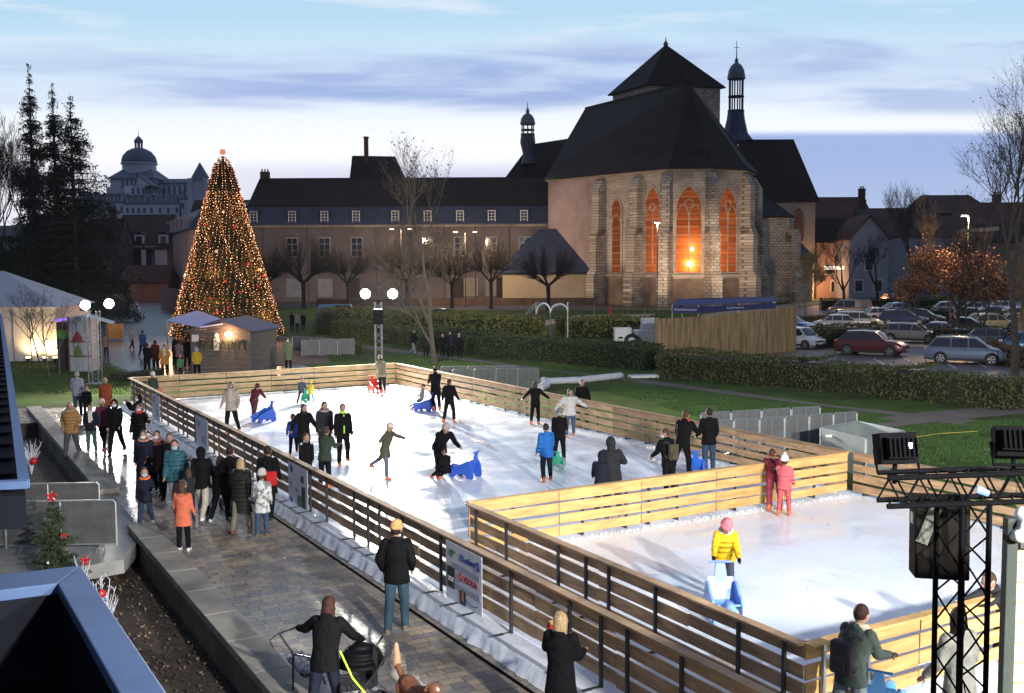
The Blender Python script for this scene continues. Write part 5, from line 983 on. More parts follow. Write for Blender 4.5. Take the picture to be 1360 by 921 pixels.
# ================================================================ FOREGROUND DECORATIONS
def fir(name, label, base, h, r, n_whorl=12, per=9, cat='tree', needle=(.03,.055,.02), dens=1.0, leafs=.06, twist=0, broken=0, up=.0, droop=.25, sag=0, group=None):
    o = thing(name, label, cat, base, 0, group); b = MB(); b.tube([(0,0,0),(0,0,h*.5),(0,0,h)], [h*.013+.01,h*.009+.006,.004], 7); b.build('trunk', M('conifer bark', (.06,.042,.03), .9), o)
    pts = []; br = MB()
    for i in range(n_whorl):
        k = i/(n_whorl-1); z = h*(.06+.93*k)+(random.uniform(-.3,.3) if sag else 0); L_ = r*(1-k)**.85+.03*r
        for j in range(per if k < .9 else 4):
            a = random.uniform(0,2*pi); l = L_*random.uniform(.62,1.12)*(1 if random.random() > broken else random.uniform(.3,.6)); 
            end = V((cos(a)*l, sin(a)*l, -l*droop+up*l)); p0 = V((0,0,z)); br.tube([p0, p0+end*.5+V((0,0,l*.06)), p0+end], [h*.004+.003,h*.002+.002,.002], 3, cap=False)
            m_ = max(6,int(l/leafs*3.0*dens)); tt = rng.uniform(.12,1,m_)**.8; side = rng.normal(0,1,(m_,3))*np.array([1,1,.45])*(l*.13*(1.15-tt)[:,None]+leafs*.5)
            q_ = np.array(p0)+tt[:,None]*np.array(end)+side; q_[:,2] += l*.06*np.sin(tt*pi)-sag*np.abs(rng.normal(0,1,m_)); pts.append(q_)
    br.build('branches', MC['conifer bark'], o); c = np.concatenate(pts)
    npmesh('foliage', leaves(c, leafs, .22), 4, [M(name+' needles', needle, .85, bump=0), M(name+' needles dark', tuple(x*.55 for x in needle), .85, bump=0)], o); return o
st_ = fir('fir_tree', 'small decorated fir tree with red bows beside the ramp barriers', G(75,792,-.5), 2.0, .62, 15, 11, leafs=.035, dens=2.6, up=.5, droop=.1)
redm = M('red satin', (.42,.015,.015), .35, .2, 3); goldm = M('gold bauble', (.5,.3,.06), .25, .1, metal=.8); whb = M('white twig', (.68,.7,.78), .5, .08)
def bow(parent, c, s):
    b = MB(); 
    for k in range(5): a = 2*pi*k/5+.3; b.cap(c, c+V((cos(a),-.15,sin(a)))*s, s*.18, s*.34, 6)
    return b.build('bow', redm, parent, w=True)
L0 = st_.location
bow(st_, L0+V((0,-.05,2.02)), .085); bow(st_, L0+V((.33,-.30,1.30)), .05)
for i in range(3): b = MB(); b.ell(L0+V((-.3+.35*i,-.42,.55+.25*i)),(.03,.03,.03),8); b.build('bauble', (goldm,white,goldm)[i], st_, w=True)
def twigs(label, c, h, n=22, spread=.5):
    o = thing('white_branches', label, 'decoration', c); b = MB()
    for k in range(n):
        a = random.uniform(0,2*pi); s_ = random.uniform(.1,spread)*h; l = h*random.uniform(.55,1); p = V((cos(a)*s_*.3,sin(a)*s_*.3,l*.5)); e2 = V((cos(a)*s_,sin(a)*s_,l)); b.tube([V((0,0,0)),p,e2],[.014,.010,.005],4)
        for m_ in range(4): q_ = p.lerp(e2,random.random()); b.tube([q_,q_+V((random.uniform(-.1,.1),random.uniform(-.1,.1),.10))],[.006,.003],3)
    b.build('twigs', whb, o); return o
o = twigs('white painted branches with red and gold baubles beside the blue capping', G(140,858,-.45), 1.15, 26, .35)
for i, (dx_, dz_, m_) in enumerate(((.10,.52,redm),(.2,.4,goldm),(.02,.95,redm),(.26,.25,redm),(.12,.28,goldm))): b = MB(); b.ell(o.location+V((dx_,-.12,dz_)),(.075,.075,.075),9); b.build('bauble', m_, o, w=True, smooth=True)
o2 = twigs('white painted branches with one red bauble under the canopy edge', G(42,630,-.4), 1.1, 24, .5); b = MB(); b.ell(o2.location+V((.18,-.2,.45)),(.12,.12,.12),9); b.build('bauble', redm, o2, w=True, smooth=True)
o3 = twigs('small tuft of white branches with red bow behind the blue capping corner', G(110,800,-.45), .95, 8, .2); bow(o3, o3.location+V((.12,-.1,.85)), .08)
# crumpled foil at the stroller
b = MB(); n = 26; c = G(388,885,.0)
b.add([c+V(((i/n-.5)*1.0,(j/n-.5)*.8,.02+.16*abs(noise.noise(V((i*.35,j*.35,2))))*(1-abs(i/n-.5)*1.6)+.03*noise.noise(V((i*1.3,j*1.3,5))))) for j in range(n+1) for i in range(n+1)],[(j*(n+1)+i,j*(n+1)+i+1,(j+1)*(n+1)+i+1,(j+1)*(n+1)+i) for j in range(n) for i in range(n)])
tag(b.build('plastic_wrap', M('clear crumpled plastic', (.16,.17,.20), .15, .1, 3, .6, 18, spec=.8)), 'crumpled shiny plastic sheet on the paving by the low wall', 'plastic sheet')
# ================================================================ VEGETATION
bark = M('bare bark', (.075,.062,.05), .9, .35, 4, .5, 20); bark_d = M('dark bark', (.028,.024,.02), .9, .35, 4, .5, 20); bark_p = M('pale bark', (.17,.145,.11), .9, .3, 4, .4, 20)
hg = [M('hedge leaf', (.075,.10,.028), .8, bump=0), M('hedge leaf dark', (.036,.056,.018), .8, bump=0), M('hedge leaf dry', (.13,.11,.04), .8, bump=0)]
hy = [M('floodlit yellow grass leaf', (.30,.26,.06), .8, bump=0), M('floodlit yellow green leaf', (.17,.20,.05), .8, bump=0), hg[0]]  # yellow leaf colours brightened to stand in for the mast floodlight
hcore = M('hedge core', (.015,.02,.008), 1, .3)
def hedge(label, pts, w_, h, mats=hg, dens=300, size=.07, cat='hedge', name='hedge', group=None):
    """pts: ground centre line"""
    A = [V((p.x,p.y,0)) for p in pts]; o = thing(name, label, cat, A[len(A)//2], 0, group); b = MB(); cs = []
    for a, c_ in zip(A, A[1:]):
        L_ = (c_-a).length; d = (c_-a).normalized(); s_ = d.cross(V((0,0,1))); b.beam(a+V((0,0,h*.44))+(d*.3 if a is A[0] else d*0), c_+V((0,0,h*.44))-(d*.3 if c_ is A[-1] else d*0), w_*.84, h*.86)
        n = int(dens*L_*(w_+2*h)*.5); u = rng.uniform(-.01,1.01,n); k = rng.uniform(0, w_+2*h, n)
        off = np.where(k < h, -w_/2, np.where(k < h+w_, k-h-w_/2, w_/2)); zz_ = np.where(k < h, k, np.where(k < h+w_, h, k-h-w_))
        lump = np.array([noise.noise(V((uu*L_*.7+a.x, o_*.9, z_*1.1+a.y))) for uu, o_, z_ in zip(u, off, zz_)])*.16+ np.array([noise.noise(V((uu*L_*.22+a.y, a.x, 3))) for uu in u])*.42 + np.abs(rng.normal(0,.05,n)) + (rng.random(n) < .05)*rng.uniform(0,.22,n)
        nz_ = (zz_ >= h*.98).astype(float); off = off*(1+lump*(1-nz_)*.8/(w_/2)); zz_ = zz_+lump*nz_*1.1
        q_ = np.array(a)[None]+u[:,None]*L_*np.array(d)[None]+off[:,None]*np.array(s_)[None]; q_[:,2] = np.maximum(.02,zz_); cs.append(q_)
        for e_, s2_, fl in ((a,-1,a is A[0]),(c_,1,c_ is A[-1])):
            if fl:
                m_ = int(dens*w_*h*.9); q2 = np.array(e_)[None]+rng.uniform(-w_/2,w_/2,(m_,1))*np.array(s_)[None]+(s2_*rng.uniform(-.35,.12,(m_,1)))*np.array(d)[None]; q2[:,2] = rng.uniform(.02,h,m_); cs.append(q2)
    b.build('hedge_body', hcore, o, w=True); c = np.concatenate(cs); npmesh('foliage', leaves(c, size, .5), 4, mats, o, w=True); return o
hedge('long clipped hedge between the lawn path and the car park', [G(885,500),G(960,505),G(1100,517),G(1230,530),G(1352,543)], 2.2, 1.30, dens=420, size=.06)
hedge('dark green hedge behind the path from the slim birch to the reed fence', [G(588,464),G(660,472),G(740,480),G(868,491)], 2.2, 1.35, [hg[1],hg[1],hg[0]], 330, .065)
hedge('floodlit hedge beginning beside the back path', [G(450,444),G(510,453),G(587,463)], 2.2, 1.35, [hg[0],hy[1],hg[1]], dens=330, size=.065)
hedge('bed of tall yellowed grasses in front of the abbey wall', [G(450,437),G(540,444),G(620,451),G(695,457)], 4.5, 1.9, hy, 150, .11, 'ornamental grass', 'grass_bed')
hedge('yellow grass bed behind the climbing frame', [G(745,447),G(800,446),G(872,448)], 4.0, 1.6, hy, 150, .11, 'ornamental grass', 'grass_bed')
hedge('low brown shrub row behind the grey fence panels', [G(412,463),G(475,470)], 1.2, .7, [hg[2],hg[1]], 260, .06, 'shrub', 'shrub_row')
hedge('brown hedge in front of the pale houses in the car park', [G(1085,462),G(1165,458)], 1.4, 1.5, [hg[1],hg[2]], 220, .07)
hedge('low hedge before the grey van', [G(1040,434),G(1130,431)], 1.4, 1.0, hg, 160, .08)
hedge('car park hedge behind the silver estate', [G(1240,457),G(1330,462)], 1.6, 1.3, [hg[2],hg[1]], 200, .07)
hedge('far car park hedge below the brown leaved tree', [G(1180,424),G(1330,430)], 1.6, 1.2, [hg[1],hg[0]], 120, .09)
hedge('dark clipped hedge by the far street', [G(1090,412),G(1250,412)], 2, 1.4, [hg[1]], 90, .1)
hedge('dark shrubs at the end of the plaza behind the rink corner', [G(150,508),G(215,500)], 1.2, .45, [hg[1],hg[2]], 260, .05, 'shrub', 'shrub_row')
hedge('rounded dark bush left of the floodlit hedge', [G(430,444),G(442,445)], 1.8, 1.5, [hg[1]], 300, .07, 'bush', 'bush')
hedge('reddish low hedge at the right of the car park', [G(1300,478),G(1370,490)], 1.3, 1.1, [M('rusty leaf', (.20,.08,.03), .8, bump=0), hg[2]], 250, .06)
# bare trees
def bare(label, base, h, r0=.14, levels=5, spread=.55, first=.3, mat=bark, up=.25, nchild=3, twig=1.0, lean=(0,0), leafc=None, leafsz=.06, nleaf=0, droop=0, limit=2600, group=None, name='bare_tree', crown_r=None, seed=None, sides=5, trunk_k=.55, ratio=.72):
    rs = random.Random(seed if seed is not None else hash(label) % 9999); o = thing(name, label, 'tree', base, 0, group); tb = MB(); br = MB(); tips = []; cnt = [0]
    def grow(p, d, l, r, lv):
        cnt[0] += 1
        if cnt[0] > limit: return
        n = 3 if lv > 1 else 2; pts = [p]; rr = [r]; q_ = p.copy(); dd = d.copy()
        for i in range(n):
            dd = (dd + V((rs.uniform(-1,1),rs.uniform(-1,1),rs.uniform(-.6,1)))*.16 + V((0,0,up*.25 - droop*(.5 if lv < 3 else 0)))).normalized(); q_ = q_+dd*l/n; pts.append(q_.copy()); rr.append(r*(1-.42*(i+1)/n))
        (tb if lv == levels else br).tube(pts, rr, sides if lv >= levels-1 else 3, cap=False)
        if lv <= 1: tips.append(q_.copy()); tips.append(p.lerp(q_,.5))
        if lv == 0: return
        k = nchild + (1 if rs.random() < .5 else 0)
        for i in range(k):
            t_ = rs.uniform(.45,1.0) if i else 1.0; t_ = t_ if lv < levels else (rs.uniform(trunk_k,1) if i else 1); idx = t_*n; a = pts[min(int(idx), n-1)]; bb = pts[min(int(idx)+1, n)]; st_p = a.lerp(bb, idx-int(idx) if int(idx) < n else 1)
            ax = V((rs.uniform(-1,1),rs.uniform(-1,1),rs.uniform(-.3,.5))).normalized(); nd_ = (dd + ax*(spread if i else spread*.4)*rs.uniform(.7,1.4)).normalized(); grow(st_p, nd_, l*ratio*rs.uniform(.8,1.15), max(.006*twig, r*.56), lv-1)
    d0 = V((lean[0],lean[1],1)).normalized(); grow(V((0,0,-.02)), d0, h*first, r0, levels)
    hi = max(max(v[2] for v in br.v), .1); k = h/hi
    tr_ = [ (v[0]*k,v[1]*k,v[2]*k) for v in tb.v]; tb.v = tr_; br.v = [(v[0]*k,v[1]*k,v[2]*k) for v in br.v]
    tb.build('trunk', mat, o); br.build('crown', mat, o)
    if nleaf and tips:
        t_ = np.array([tuple(q_*k) for q_ in tips]); c = t_[rng.integers(0,len(t_),nleaf)]+rng.normal(0,leafsz*2.2,(nleaf,3)); npmesh('dry_leaves', leaves(c, leafsz, .6), 4, leafc, o)
    return o
def pollard(label, base, h, rc, mat=bark, n=150, r0=.28, group='pollarded limes before the abbey', seed=1, th=.38):
    rs = random.Random(seed); o = thing('pollarded_tree', label, 'tree', base, 0, group); b = MB(); hk = h*th; b.tube([(0,0,0),(.05,0,hk*.5),(0,0,hk)],[r0,r0*.8,r0*.9],8,cap=False); b.build('trunk', mat, o); b = MB()
    for i in range(7):
        a = 2*pi*i/7+rs.uniform(-.3,.3); e1 = V((cos(a)*rc*.35, sin(a)*rc*.35, hk+h*.12*rs.uniform(.6,1.3))); b.tube([V((0,0,hk*.95)), e1*.55+V((0,0,hk*.42)), e1],[r0*.55,r0*.4,r0*.42],5,cap=False)
        for j in range(n//7):
            a2 = a+rs.uniform(-.9,.9); el = rs.uniform(.1,1.5); l = rc*.75*rs.uniform(.6,1.1); d = V((cos(a2)*cos(el),sin(a2)*cos(el),sin(el)*1.05)); m_ = e1+d*l*.5+V((rs.uniform(-.15,.15),)*3); e2 = e1+d*l+V((0,0,l*.12)); b.tube([e1,m_,e2],[.024,.016,.006],3,cap=False)
            for q_ in range(3): s_ = m_.lerp(e2,rs.random()); b.tube([s_,s_+d*l*.3+V((rs.uniform(-.3,.3),rs.uniform(-.3,.3),rs.uniform(-.1,.3)))],[.011,.005],3,cap=False)
    b.build('crown', mat, o); return o
def at(u, v, Y): p = P(u,v,Y); return V((p.x,Y,0))
pollard('broad pollarded tree before the left half of the abbey', at(403,396,150), 10.0, 5.2, bark_d, 520, .36, seed=3)
pollard('pollarded tree lit by the lamp left of the blue roofed outbuilding', at(652,396,146), 10.2, 4.6, bark, 480, .30, seed=5)
pollard('dark pollarded tree standing before the blue roofed outbuilding', at(728,400,140), 9.0, 4.4, bark_d, 480, .34, seed=8)
pollard('dense pollarded tree behind the floodlight mast', at(540,396,150), 10.5, 5.5, bark_d, 480, .3, seed=12)
pollard('pollarded tree half hidden by the lit christmas tree', at(352,396,150), 9.0, 4.0, bark_d, 420, .3, seed=14)
pollard('smallest pollarded tree between the slim birch and the lamps', at(600,396,148), 9.5, 4.4, bark_d, 440, .28, seed=17)
pollard('pollarded tree right of the broad one before the abbey', at(462,396,152), 9.5, 4.2, bark_d, 420, .28, seed=19)
dryl = [M('withered leaf', (.10,.07,.04), .8, bump=0), M('withered leaf dark', (.05,.035,.025), .8, bump=0)]
bare('tall slim birch with a few withered leaves behind the rink', at(577,478,64), 14.0, .17, 6, .72, .30, bark, .34, 3, 1, leafc=dryl, leafsz=.07, nleaf=900, limit=1900, seed=21, name='birch_tree', trunk_k=.25, ratio=.70)
# four thin trees by the marquee
for i, (u, v, hh) in enumerate(((43,492,4.9),(54,489,5.1),(66,500,4.9),(79,499,4.6))): Y = G(u,v).y; bare(('first','second','third','fourth')[i]+' from the left of the four thin bare trees by the marquee', at(u,v,Y), hh, .055, 5, .95, .50, bark if i < 2 else bark_p, .1, 3, .8, limit=650, seed=30+i, group='thin bare trees by the marquee', trunk_k=.75, ratio=.62)
# big bare tree at the right edge
bare('tall bare tree with long drooping twigs at the right edge of the car park', at(1347,505,56), 17.5, .30, 7, .55, .32, bark, .28, 3, .9, leafc=dryl, leafsz=.05, nleaf=1500, droop=.10, limit=4200, seed=44, lean=(.02,0), trunk_k=.35, ratio=.74)
bare('slender bare tree with hanging seeds behind the street lamp', at(1300,470,74), 12.5, .12, 6, .55, .26, bark, .3, 3, .9, leafc=dryl, leafsz=.06, nleaf=1500, droop=.08, limit=2200, seed=46, trunk_k=.3)
bare('slender bare tree left of the street lamp', at(1262,452,95), 13.5, .12, 6, .5, .30, bark, .35, 3, .9, leafc=dryl, leafsz=.06, nleaf=700, limit=1700, seed=47, trunk_k=.3)
bare('tall upright bare tree behind the brown leaved tree', at(1213,405,140), 17.5, .25, 6, .5, .26, bark_d, .8, 3, 1.8, limit=1900, seed=48)
bare('dark bare tree by the lit shop', at(1122,402,150), 11.5, .2, 6, .6, .26, bark_d, .3, 3, 1.8, limit=1600, seed=49)
bare('second dark bare tree before the grey gabled house', at(1165,402,150), 10.5, .2, 6, .6, .26, bark_d, .3, 3, 1.8, limit=1600, seed=50)
bare('small pale barked tree right of the church apse', at(1070,408,122), 8.2, .13, 6, .8, .25, M('yellowish bark', (.25,.20,.10), .9), .35, 3, 1.5, limit=1800, seed=51, leafc=[M('yellowish bud', (.24,.19,.07), .9, bump=0)], leafsz=.10, nleaf=1800, trunk_k=.6)
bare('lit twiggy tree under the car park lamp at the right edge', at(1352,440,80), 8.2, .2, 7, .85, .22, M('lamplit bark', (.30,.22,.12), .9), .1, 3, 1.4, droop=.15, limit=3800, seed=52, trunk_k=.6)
for i, (u, hh, lab) in enumerate(((-14,25,'dense bare tree at the far left edge'),(12,23,'tall bare tree beside the conifers at the far left'),(36,19,'bare tree in front of the conifers at the far left'),(70,11,'low bare tree under the conifers'))): bare(lab, at(u,400,125), hh, .28, 7, .5, .27, bark_d, .5, 3, 1.7, limit=3000, seed=60+i)
# brown-leaved oak
bl_ = [M('brown leaf', (.33,.165,.08), .75, bump=0), M('rust leaf', (.40,.20,.09), .75, bump=0), M('dark brown leaf', (.12,.06,.035), .8, bump=0)]
oak = bare('broad tree keeping its rust brown leaves in the car park', at(1272,440,86), 8.6, .22, 6, .95, .24, bark, .02, 3, 1.2, leafc=bl_, leafsz=.105, nleaf=15000, limit=2600, seed=71, name='brown_leaved_tree', trunk_k=.45, ratio=.8)
bare('small rust leaved tree behind the car park entrance', at(1216,420,110), 5.5, .12, 5, .9, .3, bark, .05, 3, 1.2, leafc=bl_, leafsz=.11, nleaf=2600, limit=900, seed=73, name='brown_leaved_tree', trunk_k=.5)
# conifers
def spruce(label, u, Y, vtop, rad, n=26, seed=1, den=1.0):
    random.seed(seed); base = at(u,400,Y); h = P(u,vtop,Y).z
    return fir('spruce', label, base, h, rad, n, 9, needle=(.012,.018,.011), leafs=.21, dens=3.6*den, droop=.10, up=.0, broken=.35, sag=.55, group='tall dark spruces at the far left')
spruce('tallest spruce, leftmost of the three against the sky', 50, 118, 86, 4.0, 34, 3, .8); spruce('middle spruce with drooping branches', 80, 116, 108, 4.6, 32, 5, .8); spruce('right spruce with long branches reaching towards the domed church', 103, 114, 122, 7.4, 28, 9, .75); random.seed(99)
# dark belt of shrubs behind the marquee
for i, (u0,u1,v,hh,Y) in enumerate(((-40,60,400,9.0,112),(40,125,398,7.5,118),(110,160,396,4.2,128))):
    hedge(('tall dark ivy covered thicket','dark thicket','lower dark thicket')[i]+' behind the marquee '+('at the left edge','under the spruces','beside the far street')[i], [at(u0,400,Y),at(u1,400,Y)], 6, hh, [M('ivy leaf', (.016,.024,.012), .9, bump=0), M('ivy dark', (.010,.014,.008), .9, bump=0)], 26, .24, 'thicket', 'thicket')
b = MB(); A = at(60,384,110); c_ = at(162,384,128); b.beam(A+V((0,0,1.4)), c_+V((0,0,1.4)), .4, 2.8); tag(b.build('boundary_wall', M('grey old wall', (.15,.14,.13), .9, .35, .4, .5, 4)), 'grey old boundary wall between the marquee and the road', 'wall')
b = MB(); A = at(215,380,150); c_ = at(250,392,120); b.beam(A+V((0,0,1.6)), c_+V((0,0,1.6)), .4, 3.2); tag(b.build('boundary_wall', M('dark old wall', (.06,.05,.045), .9, .35, .4, .5, 4)), 'dark boundary wall left of the lit christmas tree', 'wall')
# ================================================================ BIG LIT CHRISTMAS TREE
Yx = 84; bx = at(302,446,Yx); Hx = P(300,208,Yx).z; Rx = P(374,440,Yx).x-P(300,440,Yx).x
xt = thing('christmas_tree', 'giant conical christmas tree covered with strings of warm lights', 'christmas tree', bx)
b = MB(); b.lathe((0,0,0),[(.5,0),(.45,Hx*.5),(.1,Hx)],10); b.build('trunk', bark_d, xt); b = MB(); b.lathe((0,0,0),[(Rx*.80,.55),(Rx*.82,1.0),(Rx*.45,Hx*.5),(.5,Hx*.94),(.1,Hx*.98)],28); b.build('inner_crown', M('tree core', (.010,.014,.008), 1), xt)
n = 60000; k = 1-np.sqrt(rng.uniform(0,1,n)); a = rng.uniform(0,2*pi,n); prof = lambda k: Rx*(.13+.87*(1-k)**1.08)*np.minimum(1,(1.04-k)/.10)**.5
# branch tiers make the outline ragged
rr = prof(k)*(.80+.20*np.abs(np.sin(k*26+np.sin(a*5)*1.2+np.sin(a*11)*.6)))*rng.uniform(.82,1.03,n)+.05*np.sin(a*17)
c = np.column_stack([rr*np.cos(a), rr*np.sin(a), .5+k*(Hx-.5)]); npmesh('foliage', leaves(c,.14,.28), 4, [M('christmas needles', (.075,.085,.03), .9, bump=0), M('christmas needles dark', (.016,.024,.011), .9, bump=0), M('christmas needles brown', (.10,.07,.03), .9, bump=0)], xt)
bulbm = [EM('warm bulb', (1,.36,.13), 2.6), EM('pale bulb', (1,.58,.32), 4.4), EM('dim bulb', (1,.25,.09), 1.5)]
NS = 62
for s_ in range(NS):
    a0 = 2*pi*s_/NS; b = MB(); cab = MB(); last = None; kk = .985
    k_end = 0; kt = 1-max(.04,0)
    z = Hx-.2; tz = 0
    while z > .5:
        k_ = (z-.5)/(Hx-.5); dens_ = 1 if k_ < .45 else (.5 if s_ % 2 == 0 else 1)
        if k_ > .8 and s_ % 3: z -= .3; continue
        rad = prof(k_)*1.0+random.uniform(-.10,.10)+.04; aa = a0+random.uniform(-.02,.02)+.06*sin(z*1.3+s_); p = V((rad*cos(aa),rad*sin(aa),z)); b.mi = random.choice((0,0,1,2)); s2 = random.uniform(.020,.042)
        b.add([p+V((s2,0,0)),p+V((0,s2,0)),p-V((s2,0,0)),p-V((0,s2,0)),p+V((0,0,s2)),p-V((0,0,s2))],[(0,1,4),(1,2,4),(2,3,4),(3,0,4),(1,0,5),(2,1,5),(3,2,5),(0,3,5)])
        if k_ > .8: z -= .2
        else: z -= random.uniform(.13,.30)
    cpts = []; b.mi = 3
    for q_ in range(28): k_ = q_/27*.94; rad = prof(k_)*.985; cpts.append((rad*cos(a0),rad*sin(a0),.5+k_*(Hx-.5)))
    b.tube(cpts, .012, 3)
    o_ = b.build('light_string', bulbm+[black], xt)
for i in range(34):
    k_ = random.random()**1.5*.85; a_ = random.uniform(pi,2*pi); rad = prof(k_)+.05; b = MB(); s2 = random.uniform(.08,.14); b.ell((rad*cos(a_),rad*sin(a_),.6+k_*(Hx-.6)),(s2,s2,s2),7); b.build('bauble', (redm, redm, goldm, white)[i%4], xt, smooth=True)
b = MB(); 
for i in range(14): a_ = 2*pi*i/14; l = .22 if i % 2 == 0 else .16; b.cap((0,0,Hx+.35),(l*cos(a_),0,Hx+.35+l*sin(a_)),.12,.06,5)
b.build('star', EM('star light', (1,.36,.2), .75), xt)
for z_, e in ((2.5,900),(6,700),(10,400)):
    rad = prof(z_/Hx)+1.0
    for a_ in (-.5,-1.6,-2.6): lamp('tree glow','POINT',bx+V((rad*cos(a_),rad*sin(a_),z_)),e*.3,(1,.50,.20),size=.5)
b = MB(); b.lathe(bx+V((0,0,0)),[(Rx*.9,0),(Rx*.9,.35)],24); tag(b.build('tree_base', M('red stone ring', (.16,.08,.06), .9)), 'low round base under the giant christmas tree', 'plinth')
# ================================================================ CARS
carglass = M('car glass', (.025,.03,.04), .06, .2, .8, 0, spec=.9); headl = M('headlamp glass', (.55,.58,.62), .12, .1, 5, 0, spec=.8); taill = M('tail lamp', (.35,.02,.02), .25, .1, emit=((1,.05,.03), .25)); headon = EM('headlight on', (1,.82,.6), 9); plate_m = M('number plate', (.62,.6,.5), .5, .05); trim = M('black trim', (.02,.02,.02), .55, .1); alloy = M('alloy wheel', (.35,.36,.38), .35, .15, metal=.8)
KIND = {  # length, width, height, belt, bonnet z, windscreen foot x, roof front x, roof rear x, tail glass foot x (fractions from front), wheel radius
 'city': (3.6,1.65,1.52,.90,.86,.20,.36,.80,.97,.29), 'hatch': (4.1,1.75,1.47,.90,.82,.25,.43,.80,.97,.31), 'suv': (4.45,1.84,1.64,1.02,.98,.24,.41,.82,.96,.35), 'mpv': (4.6,1.83,1.64,.98,.94,.19,.39,.86,.97,.33),
 'estate': (4.6,1.8,1.50,.93,.86,.25,.42,.88,.98,.32), 'saloon': (4.5,1.78,1.44,.92,.86,.26,.43,.70,.86,.32), 'van': (4.9,1.9,1.94,1.08,1.06,.13,.27,.95,.99,.33)}
def car(label, kind, col, pos, ang, lights=False, group='cars parked in the car park', tl=False, name='parked_car'):
    Ln, Wd, Ht, zb, zh, wf, rf, rr, wr, wrad = KIND[kind]; pm = M('paint '+'_'.join('%.2f' % x for x in col), col, .28, .04, .5, 0, coat=.8, metal=.25 if max(col) < .7 else 0)
    o = thing(name, label, 'car', (pos.x,pos.y,.012), ang, group); w = Wd/2; Xf = lambda f: Ln/2-f*Ln   # +X is the front
    xs = [0,.015,.05,.12,.2,.3,.42,.55,.7,.82,.92,.97,.992,1.0]; rings = []
    for f in xs:
        x = Xf(f); k = min(1, f/.09); k2 = min(1, (1-f)/.06); wd = w*(.80+.20*sin(pi/2*min(1,f/.14)))*(.86+.14*sin(pi/2*min(1,(1-f)/.07)))
        top = zb if f > wf else zh*(.72+.28*sin(pi/2*min(1,f/.16))) + (zb-zh)*max(0,(f-.05)/(wf-.05)); 
        if kind == 'saloon' and f > wr: top = zb+.02
        if f > .97: top = min(top, zb*.97)
        z0 = .20+.10*(1-k)+.08*(1-k2); tr_ = .93
        sec = [(-wd*.80,z0),(-wd*.97,z0+.10),(-wd,z0+.30),(-wd*.985,top-.14),(-wd*tr_,top-.03),(-wd*.80,top),(0,top+.025),(wd*.80,top),(wd*tr_,top-.03),(wd*.985,top-.14),(wd,z0+.30),(wd*.97,z0+.10),(wd*.80,z0)]
        rings.append([V((x,y,z)) for y, z in sec])
    b = MB(); b.loft(rings)
    # greenhouse
    def gh(x, z, y): return V((Xf(x),y,z))
    bl_ = w*.90; tp = w*.72; zt = Ht; zk = zb-.02; rm = (rf+rr)/2
    st = [(wf,zk,bl_*.93,.0),(rf,zt-.05,tp,1),(rm,zt,tp*1.02,1),(rr,zt-.05,tp,1),(wr,zk+ (0 if kind != 'van' else 0),bl_*.93,0)]
    R_ = []
    for x_, z_, y_, t_ in st: R_.append((x_, z_, y_))
    side = lambda s_: [gh(wf,zk,s_*bl_), gh(rf,zt-.06,s_*tp), gh(rm,zt-.01,s_*tp*1.02), gh(rr,zt-.06,s_*tp), gh(wr,zk,s_*bl_)]
    Ls, Rs = side(-1), side(1); mid = [gh(wf-.012,zk,0), gh(rf-.008,zt-.02,0), gh(rm,zt+.035,0), gh(rr+.006,zt-.02,0), gh(wr+.008,zk,0)]
    b.add(Ls+mid+Rs, [(0,5,6,1),(1,6,7,2),(2,7,8,3),(3,8,9,4),(5,10,11,6),(6,11,12,7),(7,12,13,8),(8,13,14,9),(0,1,2,3,4),(14,13,12,11,10)])
    body = b.build('body', pm, o, smooth=False, bevel=.02); 
    for p in body.data.polygons[:13*13]: p.use_smooth = True
    # wheel arches and wheels
    for s_ in (-1,1):
        for f in (.19,.80):
            x = Xf(f); a = MB(); m4 = Matrix.Rotation(R(90),4,'X'); a.lathe((x,s_*(w-.025),wrad+.02),[(wrad+.075,-.04),(wrad+.075,.035)],22,M4=m4); a.build('wheel_arch', trim, o)
            wh = MB(); wh.lathe((x,s_*(w-.07),wrad),[(wrad*.68,-.105),(wrad*.95,-.105),(wrad,-.07),(wrad,.07),(wrad*.95,.105),(wrad*.68,.105)],20,M4=m4); q_ = wh.build('wheel', rubber, o, smooth=False)
            rm_ = MB(); c = V((x,s_*(w+.032),wrad))
            rm_.lathe(c,[(wrad*.70,-.01),(wrad*.70,.01)],18,M4=m4) ; rm_.build('wheel_disc', trim, q_)
            sp = MB(); [sp.beam(c+V((0,s_*.016,0)), c+V((cos(t_)*wrad*.66,s_*.016,sin(t_)*wrad*.66)), .07,.02,up=V((0,1,0))) for t_ in [2*pi*i/5+.3 for i in range(5)]]; sp.lathe(c,[(wrad*.70,-.016),(wrad*.70,.016),(wrad*.62,.018),(wrad*.62,-.016)],18,M4=m4,cap=False); sp.build('rim', alloy, q_)
    # glass, proud of the shell
    def pane(name, pts, off=.012, m_=carglass):
        c = sum(pts, V((0,0,0)))/len(pts); n_ = (pts[1]-pts[0]).cross(pts[2]-pts[0]).normalized(); 
        if n_.dot(c-V((0,0,zb-.3))) < 0: n_ = -n_
        g_ = MB(); g_.poly([c+(p-c)*.97+n_*off for p in pts]); return g_.build(name, m_, o)
    lp = lambda a, c_, t_: a+(c_-a)*t_
